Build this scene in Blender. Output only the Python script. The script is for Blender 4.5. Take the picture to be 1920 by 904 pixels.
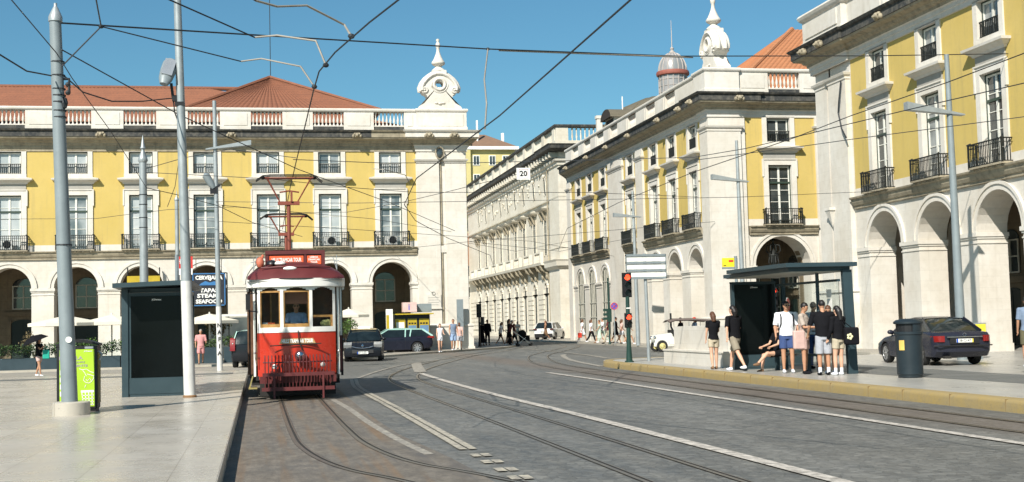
import bpy, bmesh, math, random
import numpy as np
from math import sin, cos, pi, radians, sqrt, atan2
from mathutils import Vector, Matrix

for _o in list(bpy.data.objects):
    bpy.data.objects.remove(_o)
scene = bpy.context.scene
COL = scene.collection

# ------------------------------------------------------------------ camera
yaw, pitch, roll = -0.196451, 0.063987, 0.025438
def _rz(a): return np.array([[cos(a), -sin(a), 0], [sin(a), cos(a), 0], [0, 0, 1]])
def _rx(a): return np.array([[1, 0, 0], [0, cos(a), -sin(a)], [0, sin(a), cos(a)]])
def _ry(a): return np.array([[cos(a), 0, sin(a)], [0, 1, 0], [-sin(a), 0, cos(a)]])
_R = _rz(yaw) @ _rx(pitch) @ _ry(roll)
cam_data = bpy.data.cameras.new('camera')
cam = bpy.data.objects.new('camera', cam_data)
COL.objects.link(cam)
cam_data.sensor_width = 36.0
cam_data.lens = 44.866
cam_data.clip_start = 0.1
cam_data.clip_end = 5000
_m = Matrix.Identity(4)
for _i in range(3):
    _m[_i][0] = _R[_i][0]
    _m[_i][1] = _R[_i][2]
    _m[_i][2] = -_R[_i][1]
_m.translation = Vector((0, 0, 1.65))
cam.matrix_world = _m
scene.camera = cam

# ------------------------------------------------------------------ light
TO_SUN = Vector((-0.70, -0.97, 1.0)).normalized()
world = bpy.data.worlds.new('World')
scene.world = world
world.use_nodes = True
wn, wl = world.node_tree.nodes, world.node_tree.links
wn.clear()
_out = wn.new('ShaderNodeOutputWorld')
_bg = wn.new('ShaderNodeBackground')
_sky = wn.new('ShaderNodeTexSky')
_sky.sky_type = 'NISHITA'
_sky.sun_disc = False
_sky.sun_elevation = math.asin(TO_SUN.z)
_sky.sun_rotation = atan2(TO_SUN.x, TO_SUN.y)
_sky.altitude = 0
_sky.air_density = 1.0
_sky.dust_density = 0.6
_sky.ozone_density = 3.0
_bg.inputs['Strength'].default_value = 0.075
_tint = wn.new('ShaderNodeMix'); _tint.data_type = 'RGBA'; _tint.blend_type = 'MULTIPLY'; _tint.inputs[0].default_value = 1.0
_tint.inputs[7].default_value = (0.57, 0.93, 0.94, 1)
wl.new(_sky.outputs[0], _tint.inputs[6]); wl.new(_tint.outputs[2], _bg.inputs['Color'])
wl.new(_bg.outputs[0], _out.inputs['Surface'])
sun_data = bpy.data.lights.new('sun', 'SUN')
sun_data.energy = 5.0
sun_data.angle = radians(0.53)
sun_data.color = (1.0, 0.945, 0.86)
sun = bpy.data.objects.new('sun', sun_data)
COL.objects.link(sun)
sun.rotation_euler = TO_SUN.to_track_quat('Z', 'Y').to_euler()
sun.location = (-30, -50, 50)
scene.view_settings.view_transform = 'Standard'
scene.view_settings.look = 'None'
scene.view_settings.exposure = 0.55
scene.view_settings.gamma = 1.0
scene.view_settings.use_curve_mapping = False

# ------------------------------------------------------------------ mesh builder
class MB:
    def __init__(self, M=None):
        self.v = []; self.f = []; self.m = []; self.M = M
    def add(self, vs, fs, mat=0, M=None):
        n = len(self.v)
        T = self.M
        if M is not None: T = M if T is None else T @ M
        if T is not None:
            vs = [tuple(T @ Vector(p)) for p in vs]
        self.v.extend([tuple(p) for p in vs])
        self.f.extend([tuple(i + n for i in f) for f in fs])
        self.m.extend([mat] * len(fs))
    def box(self, x0, x1, y0, y1, z0, z1, mat=0, M=None):
        vs = [(x0, y0, z0), (x1, y0, z0), (x1, y1, z0), (x0, y1, z0), (x0, y0, z1), (x1, y0, z1), (x1, y1, z1), (x0, y1, z1)]
        fs = [(0, 3, 2, 1), (4, 5, 6, 7), (0, 1, 5, 4), (1, 2, 6, 5), (2, 3, 7, 6), (3, 0, 4, 7)]
        self.add(vs, fs, mat, M)
    def quad(self, a, b, c, d, mat=0, M=None):
        self.add([a, b, c, d], [(0, 1, 2, 3)], mat, M)
    def bar(self, p0, p1, w, h=None, mat=0, up=(0, 0, 1)):
        h = w if h is None else h
        p0, p1 = Vector(p0), Vector(p1)
        d = (p1 - p0)
        L = d.length
        if L < 1e-6: return
        d.normalize()
        u = Vector(up)
        if abs(d.dot(u)) > 0.98: u = Vector((1, 0, 0))
        s = d.cross(u).normalized(); u2 = s.cross(d).normalized()
        vs = []
        for p in (p0, p1):
            for a, b in ((-1, -1), (1, -1), (1, 1), (-1, 1)):
                vs.append(p + s * (a * w / 2) + u2 * (b * h / 2))
        self.add(vs, [(0, 1, 2, 3), (7, 6, 5, 4), (0, 4, 5, 1), (1, 5, 6, 2), (2, 6, 7, 3), (3, 7, 4, 0)], mat)
    def tube(self, pts, r, n=8, mat=0, caps=True, closed=False):
        pts = [Vector(p) for p in pts]
        k = len(pts)
        rs = r if isinstance(r, (list, tuple)) else [r] * k
        rings = []
        prev = None
        for i, p in enumerate(pts):
            if closed:
                t = (pts[(i + 1) % k] - pts[i - 1])
            elif i == 0: t = pts[1] - pts[0]
            elif i == k - 1: t = pts[-1] - pts[-2]
            else: t = (pts[i + 1] - p).normalized() + (p - pts[i - 1]).normalized()
            if t.length < 1e-9: t = Vector((0, 0, 1))
            t.normalize()
            if prev is None:
                a = Vector((0, 0, 1)) if abs(t.z) < 0.9 else Vector((1, 0, 0))
                s = t.cross(a).normalized()
            else:
                s = prev - t * prev.dot(t)
                if s.length < 1e-6: s = t.cross(Vector((0, 0, 1)))
                s.normalize()
            prev = s
            b = t.cross(s).normalized()
            rings.append([p + (s * cos(2 * pi * j / n) + b * sin(2 * pi * j / n)) * rs[i] for j in range(n)])
        vs = [q for ring in rings for q in ring]
        fs = []
        kk = k if closed else k - 1
        for i in range(kk):
            i2 = (i + 1) % k
            for j in range(n):
                fs.append((i * n + j, i * n + (j + 1) % n, i2 * n + (j + 1) % n, i2 * n + j))
        if caps and not closed:
            fs.append(tuple(range(n))[::-1]); fs.append(tuple((k - 1) * n + j for j in range(n)))
        self.add(vs, fs, mat)
    def lathe(self, prof, c=(0, 0, 0), n=16, mat=0, M=None, a0=0.0, sx=1.0, sy=1.0, caps=True):
        vs, fs = [], []
        for r, z in prof:
            for j in range(n):
                a = a0 + 2 * pi * j / n
                vs.append((c[0] + r * cos(a) * sx, c[1] + r * sin(a) * sy, c[2] + z))
        k = len(prof)
        for i in range(k - 1):
            for j in range(n):
                fs.append((i * n + j, i * n + (j + 1) % n, (i + 1) * n + (j + 1) % n, (i + 1) * n + j))
        if caps and prof[0][0] > 1e-5: fs.append(tuple(range(n))[::-1])
        if caps and prof[-1][0] > 1e-5: fs.append(tuple((k - 1) * n + j for j in range(n)))
        self.add(vs, fs, mat, M)
    def cyl(self, p0, p1, r, n=16, mat=0, r1=None):
        self.tube([p0, p1], [r, r if r1 is None else r1], n, mat)
    def ball(self, c, r, n=12, mat=0, M=None):
        rx, ry, rz_ = (r, r, r) if not isinstance(r, (tuple, list)) else r
        k = max(4, n // 2)
        vs, fs = [(c[0], c[1], c[2] - rz_)], []
        for i in range(1, k):
            t = -pi / 2 + pi * i / k
            for j in range(n):
                a = 2 * pi * j / n
                vs.append((c[0] + rx * cos(t) * cos(a), c[1] + ry * cos(t) * sin(a), c[2] + rz_ * sin(t)))
        vs.append((c[0], c[1], c[2] + rz_))
        for j in range(n): fs.append((0, 1 + (j + 1) % n, 1 + j))
        for i in range(k - 2):
            for j in range(n):
                a = 1 + i * n + j; b = 1 + i * n + (j + 1) % n
                fs.append((a, b, b + n, a + n))
        L = len(vs) - 1
        for j in range(n): fs.append((L, 1 + (k - 2) * n + j, 1 + (k - 2) * n + (j + 1) % n))
        self.add(vs, fs, mat, M)
    def poly(self, pts, z0, z1, mat=0, M=None, side_mat=None):
        """closed plan polygon (counter-clockwise) extruded from z0 to z1"""
        n = len(pts)
        vs = [(x, y, z0) for x, y in pts] + [(x, y, z1) for x, y in pts]
        self.add(vs, [tuple(range(n, 2 * n))], mat, M)
        sm = mat if side_mat is None else side_mat
        self.add(vs, [tuple(range(n))[::-1]] + [(i, (i + 1) % n, (i + 1) % n + n, i + n) for i in range(n)], sm, M)
    def prism(self, prof, y0, y1, mat=0, M=None):
        """closed profile in (x, z), extruded along y"""
        n = len(prof)
        vs = [(x, y0, z) for x, z in prof] + [(x, y1, z) for x, z in prof]
        fs = [tuple(range(n)), tuple(range(n, 2 * n))[::-1]] + [(i, i + n, (i + 1) % n + n, (i + 1) % n) for i in range(n)]
        self.add(vs, fs, mat, M)
    def sweep(self, path, prof, mat=0, closed=False, flip=False, caps=True):
        """path: plan points (x, y); prof: (out, z); out is to the right of the walking direction"""
        P = [Vector((a, b)) for a, b in path]
        k = len(P)
        offs = []
        for i in range(k):
            def nrm(a, b):
                d = (b - a).normalized()
                return Vector((d.y, -d.x))
            if closed or 0 < i < k - 1:
                n1 = nrm(P[i - 1], P[i]); n2 = nrm(P[i], P[(i + 1) % k])
                o = (n1 + n2) / max(0.25, 1 + n1.dot(n2))
            elif i == 0: o = nrm(P[0], P[1])
            else: o = nrm(P[-2], P[-1])
            offs.append(-o if flip else o)
        q = len(prof)
        vs = []
        for p, o in zip(P, offs):
            for out, z in prof:
                vs.append((p.x + o.x * out, p.y + o.y * out, z))
        fs = []
        for i in range(k if closed else k - 1):
            i2 = (i + 1) % k
            for j in range(q - 1):
                fs.append((i * q + j, i2 * q + j, i2 * q + j + 1, i * q + j + 1))
        if caps and not closed:
            fs.append(tuple(range(q))); fs.append(tuple((k - 1) * q + j for j in range(q))[::-1])
        self.add(vs, fs, mat)
    def mesh(self, name, mats, smooth=None):
        me = bpy.data.meshes.new(name)
        me.from_pydata(self.v, [], self.f)
        if not isinstance(mats, (list, tuple)): mats = [mats]
        for m in mats: me.materials.append(m)
        me.polygons.foreach_set('material_index', self.m)
        if smooth is not None:
            me.polygons.foreach_set('use_smooth', [True] * len(me.polygons))
            me.set_sharp_from_angle(angle=radians(smooth))
        me.update()
        return me
    def build(self, name, mats, parent=None, smooth=None, loc=None, fix=True):
        me = self.mesh(name, mats, smooth)
        if fix:
            bm = bmesh.new(); bm.from_mesh(me)
            bmesh.ops.recalc_face_normals(bm, faces=bm.faces)
            bm.to_mesh(me); bm.free()
            if smooth is not None: me.set_sharp_from_angle(angle=radians(smooth))
        return link(name, me, parent, loc)

def link(name, me, parent=None, loc=None, M=None):
    o = bpy.data.objects.new(name, me)
    COL.objects.link(o)
    if parent is not None: o.parent = parent
    if loc is not None: o.location = loc
    if M is not None: o.matrix_local = M
    return o

def thing(name, label, cat, loc=(0, 0, 0), rz=0.0, group=None):
    o = bpy.data.objects.new(name, None)
    COL.objects.link(o)
    o.empty_display_size = 0.2
    o.location = loc
    o.rotation_euler = (0, 0, rz)
    return tag(o, label, cat, group)

def tag(o, label=None, cat=None, group=None, kind=None):
    if label: o['label'] = label
    if cat: o['category'] = cat
    if group: o['group'] = group
    if kind: o['kind'] = kind
    return o

def struct(o):
    o['kind'] = 'structure'
    return o

def dup(root, loc=None, rz=None, label=None, group=None):
    kids = list(root.children)
    r = root.copy(); COL.objects.link(r)
    if loc is not None: r.location = loc
    if rz is not None: r.rotation_euler = (0, 0, rz)
    if label: r['label'] = label
    if group: r['group'] = group
    for ch in kids:
        c = ch.copy(); COL.objects.link(c); c.parent = r
        for g in list(ch.children):
            d = g.copy(); COL.objects.link(d); d.parent = c
    return r

def TM(loc=(0, 0, 0), rz=0.0):
    return Matrix.Translation(Vector(loc)) @ Matrix.Rotation(rz, 4, 'Z')

def text_obj(name, body, size, m, parent, M, align='CENTER', extrude=0.004, width=None, bold=0.0):
    cu = bpy.data.curves.new(name, 'FONT')
    cu.body = body; cu.size = size; cu.align_x = align; cu.align_y = 'CENTER'
    cu.extrude = extrude; cu.offset = bold; cu.resolution_u = 2
    o = bpy.data.objects.new(name, cu)
    COL.objects.link(o)
    bpy.context.view_layer.update()
    dg = bpy.context.evaluated_depsgraph_get()
    me = bpy.data.meshes.new_from_object(o.evaluated_get(dg))
    bpy.data.objects.remove(o); bpy.data.curves.remove(cu)
    me.name = name
    me.materials.clear(); me.materials.append(m)
    if width:
        xs = [v.co.x for v in me.vertices]
        if xs and max(xs) - min(xs) > 1e-6:
            s = width / (max(xs) - min(xs))
            for v in me.vertices: v.co.x *= s
    r = link(name, me, parent)
    r.matrix_local = M
    return r

# ------------------------------------------------------------------ materials
_mats = {}
class NT:
    def __init__(self, name):
        self.m = bpy.data.materials.new(name); self.m.use_nodes = True
        self.t = self.m.node_tree; self.n = self.t.nodes; self.l = self.t.links
        self.b = self.n['Principled BSDF']
        self.tc = self.n.new('ShaderNodeTexCoord')
    def coord(self, scale=(1, 1, 1), world=False, rot=(0, 0, 0)):
        mp = self.n.new('ShaderNodeMapping')
        mp.inputs['Scale'].default_value = scale
        mp.inputs['Rotation'].default_value = rot
        if world:
            g = self.n.new('ShaderNodeNewGeometry'); self.l.new(g.outputs['Position'], mp.inputs['Vector'])
        else:
            self.l.new(self.tc.outputs['Object'], mp.inputs['Vector'])
        return mp.outputs[0]
    def noise(self, vec, scale, detail=4, rough=0.55, dist=0.0):
        t = self.n.new('ShaderNodeTexNoise')
        t.inputs['Scale'].default_value = scale; t.inputs['Detail'].default_value = detail
        t.inputs['Roughness'].default_value = rough; t.inputs['Distortion'].default_value = dist
        self.l.new(vec, t.inputs['Vector'])
        return t.outputs['Fac']
    def ramp(self, fac, stops):
        r = self.n.new('ShaderNodeValToRGB')
        e = r.color_ramp.elements
        while len(e) < len(stops): e.new(0.5)
        for i, (p, c) in enumerate(stops):
            e[i].position = p
            e[i].color = (c, c, c, 1) if not isinstance(c, (tuple, list)) else tuple(c) + (1,)
        self.l.new(fac, r.inputs[0])
        return r.outputs[0]
    def mix(self, fac, a, b, mode='MIX'):
        x = self.n.new('ShaderNodeMix'); x.data_type = 'RGBA'; x.blend_type = mode
        def put(sock, val):
            if hasattr(val, 'is_linked') or hasattr(val, 'links'): self.l.new(val, sock)
            elif isinstance(val, (tuple, list)): sock.default_value = tuple(val)[:3] + (1,)
            else: sock.default_value = val
        put(x.inputs[0], fac); put(x.inputs[6], a); put(x.inputs[7], b)
        return x.outputs[2]
    def math(self, op, a, b=0.0, clamp=False):
        x = self.n.new('ShaderNodeMath'); x.operation = op; x.use_clamp = clamp
        for s, val in ((x.inputs[0], a), (x.inputs[1], b)):
            if isinstance(val, (int, float)): s.default_value = val
            else: self.l.new(val, s)
        return x.outputs[0]
    def bump(self, h, strength=0.3, dist=0.02):
        b = self.n.new('ShaderNodeBump'); b.inputs['Strength'].default_value = strength; b.inputs['Distance'].default_value = dist
        self.l.new(h, b.inputs['Height']); self.l.new(b.outputs[0], self.b.inputs['Normal'])
    def set(self, k, v):
        s = self.b.inputs[k]
        if isinstance(v, (int, float)): s.default_value = v
        elif isinstance(v, (tuple, list)): s.default_value = tuple(v)[:3] + (1,)
        else: self.l.new(v, s)

def paint(name, col, rough=0.5, metal=0.0, var=0.12, scale=3.0, coat=0.0, emit=None, bump=0.0, spec=0.4):
    key = name
    if key in _mats: return _mats[key]
    t = NT(name)
    co = t.coord()
    n1 = t.noise(co, scale, 5, 0.6)
    f = t.ramp(n1, [(0.3, 0.0), (0.7, 1.0)])
    a = tuple(c * (1 - var) for c in col); b = tuple(min(1, c * (1 + var)) for c in col)
    t.set('Base Color', t.mix(f, a, b))
    r = t.ramp(n1, [(0.25, max(0.02, rough - 0.08)), (0.75, min(1, rough + 0.08))])
    t.set('Roughness', r); t.set('Metallic', metal)
    t.set('Specular IOR Level', spec)
    if coat: t.set('Coat Weight', coat); t.set('Coat Roughness', 0.05)
    if emit: t.set('Emission Color', col); t.set('Emission Strength', emit)
    if bump: t.bump(t.noise(co, scale * 8, 3), bump, 0.01)
    _mats[key] = t.m
    return t.m

def stone_mat(name, base, warm, grime, joints=(1.1, 0.42), grime_amt=0.35, joint_dark=0.8, rough=0.75, zjoint=True, bumpd=0.01):
    t = NT(name)
    w = t.coord(world=True)
    n1 = t.noise(w, 0.45, 5, 0.6); n2 = t.noise(w, 3.2, 6, 0.65); n3 = t.noise(w, 22, 3, 0.6)
    c = t.mix(t.ramp(n1, [(0.35, 0.0), (0.65, 1.0)]), base, warm)
    c = t.mix(t.math('MULTIPLY', t.ramp(n2, [(0.45, 0.0), (0.8, 1.0)]), grime_amt), c, grime)
    # streaks that run down the wall
    st = t.noise(t.coord((1.6, 1.6, 0.12), world=True), 2.2, 4, 0.6)
    c = t.mix(t.math('MULTIPLY', t.ramp(st, [(0.55, 0.0), (0.8, 1.0)]), grime_amt * 0.9), c, grime)
    if zjoint:
        # block joints: courses by height, staggered verticals along x + y
        sep = t.n.new('ShaderNodeSeparateXYZ'); t.l.new(w, sep.inputs[0])
        along = t.math('ADD', sep.outputs[0], sep.outputs[1])
        comb = t.n.new('ShaderNodeCombineXYZ'); t.l.new(along, comb.inputs[0]); t.l.new(sep.outputs[2], comb.inputs[1])
        br = t.n.new('ShaderNodeTexBrick')
        br.inputs['Scale'].default_value = 1.0; br.inputs['Mortar Size'].default_value = 0.008
        br.inputs['Mortar Smooth'].default_value = 0.3
        br.inputs['Brick Width'].default_value = joints[0]; br.inputs['Row Height'].default_value = joints[1]
        br.inputs['Color1'].default_value = (1, 1, 1, 1); br.inputs['Color2'].default_value = (0.93, 0.93, 0.92, 1)
        br.inputs['Mortar'].default_value = (joint_dark,) * 3 + (1,)
        t.l.new(comb.outputs[0], br.inputs['Vector'])
        c = t.mix(0.6, c, br.outputs['Color'], 'MULTIPLY')
    t.set('Base Color', c)
    t.set('Roughness', rough); t.set('Specular IOR Level', 0.25)
    t.bump(t.math('ADD', n2, t.math('MULTIPLY', n3, 0.5)), 0.35, bumpd)
    return t.m

M_STONE = stone_mat('limestone_blocks', (0.63, 0.60, 0.54), (0.57, 0.525, 0.45), (0.34, 0.29, 0.22), grime_amt=0.28)
M_TRIM = stone_mat('limestone_trim', (0.63, 0.60, 0.545), (0.57, 0.53, 0.46), (0.33, 0.28, 0.20), zjoint=False, grime_amt=0.3)
M_MOULD = stone_mat('weathered_moulding', (0.38, 0.33, 0.235), (0.28, 0.24, 0.17), (0.10, 0.09, 0.07), zjoint=False, grime_amt=0.8)
M_MOSS = stone_mat('black_crusted_stone', (0.055, 0.055, 0.052), (0.03, 0.033, 0.035), (0.30, 0.27, 0.21), zjoint=False, grime_amt=0.42)
M_GREYSTONE = stone_mat("old_grey_limestone", (0.66, 0.62, 0.53), (0.58, 0.53, 0.43), (0.32, 0.27, 0.19), joints=(1.4, 0.55), grime_amt=0.3, joint_dark=0.72)
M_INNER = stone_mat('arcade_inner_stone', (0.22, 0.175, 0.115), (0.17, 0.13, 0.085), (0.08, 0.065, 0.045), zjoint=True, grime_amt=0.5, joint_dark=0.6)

def stucco():
    t = NT('yellow_stucco')
    w = t.coord(world=True)
    n1 = t.noise(w, 0.5, 5, 0.6); n2 = t.noise(w, 6, 5, 0.7); n3 = t.noise(w, 40, 2)
    c = t.mix(t.ramp(n1, [(0.3, 0.0), (0.7, 1.0)]), (0.485, 0.362, 0.110), (0.53, 0.40, 0.135))
    c = t.mix(t.math('MULTIPLY', t.ramp(n2, [(0.5, 0.0), (0.85, 1.0)]), 0.5), c, (0.41, 0.315, 0.13))
    st = t.noise(t.coord((1.2, 1.2, 0.08), world=True), 2.5, 4, 0.6)
    c = t.mix(t.math('MULTIPLY', t.ramp(st, [(0.52, 0.0), (0.8, 1.0)]), 0.6), c, (0.33, 0.265, 0.12))
    t.set('Base Color', c); t.set('Roughness', 0.9); t.set('Specular IOR Level', 0.15)
    t.bump(t.math('ADD', n2, n3), 0.4, 0.01)
    return t.m
M_YELLOW = stucco()

def tile_mat(name, c1, c2, c3, axis='x'):
    t = NT(name)
    w = t.coord(world=True)
    n1 = t.noise(w, 1.2, 5, 0.7); n2 = t.noise(w, 9, 4, 0.7)
    c = t.mix(t.ramp(n1, [(0.3, 0), (0.7, 1.0)]), c1, c2)
    c = t.mix(t.ramp(n2, [(0.5, 0), (0.75, 0.75)]), c, c3)
    sp = t.n.new('ShaderNodeSeparateXYZ'); t.l.new(w, sp.inputs[0])
    rowf = t.math('FRACT', t.math('MULTIPLY', sp.outputs[2], 4.2))
    c = t.mix(0.6, c, t.ramp(rowf, [(0.0, 0.62), (0.25, 1.0), (1.0, 1.0)]), 'MULTIPLY')
    t.set('Base Color', c); t.set('Roughness', 0.85)
    t.bump(n2, 0.3, 0.02)
    return t.m
M_TILE = tile_mat('terracotta_tiles', (0.235, 0.088, 0.044), (0.185, 0.070, 0.037), (0.105, 0.05, 0.03))
M_TILE2 = tile_mat('orange_new_tiles', (0.42, 0.175, 0.075), (0.37, 0.15, 0.065), (0.26, 0.11, 0.055))
M_TILE3 = tile_mat('brown_old_tiles', (0.24, 0.14, 0.085), (0.18, 0.11, 0.075), (0.12, 0.09, 0.07))

def glass_dark(name, tint=(0.02, 0.028, 0.03), rough=0.05, var=(0.06, 0.07, 0.07)):
    t = NT(name)
    co = t.coord(world=True)
    n = t.noise(co, 0.9, 2)
    t.set('Base Color', t.mix(t.ramp(n, [(0.4, 0), (0.65, 1.0)]), tint, var))
    t.set('Roughness', rough); t.set('Specular IOR Level', 0.9)
    t.bump(t.noise(co, 1.3, 1), 0.06, 0.05)
    return t.m
M_GLASS = glass_dark('window_glass')
M_GLASS_MID = glass_dark('window_glass_half_curtained', (0.10, 0.12, 0.125), 0.08, (0.30, 0.32, 0.32))
M_GLASS_CURT = glass_dark('window_glass_curtained', (0.34, 0.37, 0.37), 0.14, (0.47, 0.48, 0.47))
M_FRAME = paint('white_window_paint', (0.66, 0.65, 0.58), 0.5, var=0.1)
M_FRAME_G = paint('green_window_paint', (0.035, 0.055, 0.04), 0.5)
M_IRON = paint('black_wrought_iron', (0.018, 0.02, 0.018), 0.55, 0.3)
M_DOOR = paint('dark_green_door', (0.012, 0.022, 0.018), 0.5)
M_POLE = paint('grey_pole_paint', (0.205, 0.24, 0.25), 0.5, 0.1, 0.1, 2.0, bump=0.15)
M_POLE_L = paint('pale_galvanised_pole', (0.31, 0.34, 0.345), 0.45, 0.35)
M_POLE_W = paint('chalky_white_pole', (0.55, 0.54, 0.51), 0.6, 0.0, 0.1, 3)
M_WIRE = paint('wire_dark', (0.03, 0.034, 0.038), 0.6, 0.3)
M_WIRE_L = paint('insulator_pale', (0.27, 0.25, 0.21), 0.6)
M_BLACK = paint('black_plastic', (0.012, 0.012, 0.013), 0.45)
M_RUBBER = paint('tyre_rubber', (0.018, 0.018, 0.018), 0.85)
M_TEAL = paint('petrol_grey_metal', (0.030, 0.053, 0.062), 0.45, 0.1, 0.1, 2)
M_WHITE = paint('white_paint', (0.78, 0.77, 0.72), 0.5)

def split_clusters(o, gap=0.12):
    """give every far-apart piece of a part its own object"""
    me = o.data
    bm = bmesh.new(); bm.from_mesh(me); bm.verts.ensure_lookup_table()
    comp = [-1] * len(bm.verts); boxes = []
    for v in bm.verts:
        if comp[v.index] >= 0: continue
        k = len(boxes); st = [v]; comp[v.index] = k; lo = v.co.copy(); hi = v.co.copy()
        while st:
            a = st.pop()
            for i in range(3): lo[i] = min(lo[i], a.co[i]); hi[i] = max(hi[i], a.co[i])
            for e in a.link_edges:
                b = e.other_vert(a)
                if comp[b.index] < 0: comp[b.index] = k; st.append(b)
        boxes.append([lo, hi])
    par = list(range(len(boxes)))
    def find(a):
        while par[a] != a: par[a] = par[par[a]]; a = par[a]
        return a
    for i in range(len(boxes)):
        for j in range(i + 1, len(boxes)):
            if all(boxes[i][0][q] - gap <= boxes[j][1][q] and boxes[j][0][q] - gap <= boxes[i][1][q] for q in range(3)): par[find(i)] = find(j)
    groups = sorted(set(find(i) for i in range(len(boxes))))
    bm.free()
    if len(groups) < 2: return
    for gi, gr in enumerate(groups):
        bm = bmesh.new(); bm.from_mesh(me); bm.verts.ensure_lookup_table()
        bmesh.ops.delete(bm, geom=[v for v in bm.verts if find(comp[v.index]) != gr], context='VERTS')
        m2 = me.copy(); bm.to_mesh(m2); bm.free()
        if gi == 0: o.data = m2
        else:
            c = o.copy(); c.data = m2; COL.objects.link(c)
# ================================================================== GROUND
def cat(pts, per=6):
    """Catmull-Rom through plan points"""
    P = [np.array(p, float) for p in pts]
    P = [2 * P[0] - P[1]] + P + [2 * P[-1] - P[-2]]
    out = []
    for i in range(1, len(P) - 2):
        for k in range(per):
            t = k / per
            a, b, c, d = P[i - 1], P[i], P[i + 1], P[i + 2]
            out.append(0.5 * ((2 * b) + (-a + c) * t + (2 * a - 5 * b + 4 * c - d) * t * t + (-a + 3 * b - 3 * c + d) * t ** 3))
    out.append(P[-2])
    return [tuple(p) for p in out]

def strip(mb, pts, w, z, off=0.0, mat=0):
    P = [Vector((p[0], p[1])) for p in pts]
    vs = []
    for i, p in enumerate(P):
        a = P[max(0, i - 1)]; b = P[min(len(P) - 1, i + 1)]
        d = (b - a).normalized(); nrm = Vector((d.y, -d.x))
        vs.append((*(p + nrm * (off - w / 2)), z)); vs.append((*(p + nrm * (off + w / 2)), z))
    mb.add(vs, [(2 * i, 2 * i + 1, 2 * i + 3, 2 * i + 2) for i in range(len(P) - 1)], mat)

def road_mat():
    t = NT('road_surface')
    w = t.coord(world=True)
    big = t.noise(w, 0.22, 5, 0.6); mid = t.noise(t.coord((1, 0.35, 1), world=True), 2.6, 6, 0.75); fine = t.noise(w, 28, 3, 0.7)
    c = t.mix(t.ramp(big, [(0.35, 0), (0.65, 1.0)]), (0.088, 0.092, 0.089), (0.130, 0.127, 0.113))
    c = t.mix(t.ramp(mid, [(0.35, 0.0), (0.7, 0.85)]), c, (0.195, 0.187, 0.163))
    c = t.mix(t.ramp(t.noise(w, 5.5, 4, 0.7), [(0.5, 0.0), (0.8, 0.5)]), c, (0.065, 0.068, 0.068))
    c = t.mix(t.ramp(t.noise(t.coord((1, 0.12, 1), world=True), 0.9, 4, 0.6, 0.6), [(0.5, 0.0), (0.68, 0.6)]), c, (0.205, 0.20, 0.18))
    # setts
    vo = t.n.new('ShaderNodeTexVoronoi'); vo.feature = 'DISTANCE_TO_EDGE'; vo.inputs['Scale'].default_value = 8.5
    t.l.new(w, vo.inputs['Vector'])
    ed = t.ramp(vo.outputs['Distance'], [(0.0, 0.62), (0.10, 1.0)])
    c = t.mix(0.75, c, ed, 'MULTIPLY')
    vc = t.n.new('ShaderNodeTexVoronoi'); vc.inputs['Scale'].default_value = 8.5
    t.l.new(w, vc.inputs['Vector'])
    sep = t.n.new('ShaderNodeSeparateColor'); t.l.new(vc.outputs['Color'], sep.inputs[0])
    c = t.mix(0.55, c, t.ramp(sep.outputs[0], [(0.0, 0.62), (1.0, 1.35)]), 'MULTIPLY')
    # rust and brake dust gathered along the tram track by the kerbs
    sx = t.n.new('ShaderNodeSeparateXYZ'); t.l.new(w, sx.inputs[0])
    wob = t.math('ADD', sx.outputs[0], t.math('MULTIPLY', t.noise(t.coord((1, 0.15, 1), world=True), 1.4, 4), 0.9))
    rust = t.math('SUBTRACT', 1.0, t.math('MULTIPLY', t.math('ABSOLUTE', t.math('SUBTRACT', wob, 10.95)), 0.85), clamp=True)
    c = t.mix(t.math('MULTIPLY', t.ramp(rust, [(0.0, 0), (0.7, 1.0)]), 0.5), c, (0.145, 0.105, 0.075))
    t.set('Base Color', c)
    t.set('Roughness', t.ramp(mid, [(0.3, 0.5), (0.8, 0.75)])); t.set('Specular IOR Level', 0.35)
    t.bump(t.math('ADD', ed, t.math('MULTIPLY', fine, 0.6)), 0.45, 0.012)
    return t.m
def bed_mat():
    t = NT('tram_bed_concrete')
    w = t.coord(world=True)
    big = t.noise(w, 0.5, 5, 0.65); mid = t.noise(t.coord((1, 0.4, 1), world=True), 5, 6, 0.75); st = t.noise(t.coord((3.0, 0.10, 1), world=True), 1.6, 4)
    c = t.mix(t.ramp(big, [(0.35, 0), (0.65, 1.0)]), (0.140, 0.118, 0.092), (0.118, 0.108, 0.094))
    c = t.mix(t.ramp(mid, [(0.42, 0.0), (0.68, 0.85)]), c, (0.235, 0.205, 0.165))
    c = t.mix(t.ramp(t.noise(w, 14, 4, 0.8), [(0.5, 0.0), (0.7, 0.6)]), c, (0.065, 0.058, 0.05))
    c = t.mix(t.ramp(st, [(0.52, 0.0), (0.72, 0.55)]), c, (0.20, 0.115, 0.05))
    c = t.mix(t.ramp(st, [(0.28, 0.5), (0.42, 0.0)]), c, (0.075, 0.075, 0.078))
    t.set('Base Color', c); t.set('Roughness', 0.7); t.set('Specular IOR Level', 0.3)
    t.bump(mid, 0.4, 0.012)
    return t.m
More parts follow.
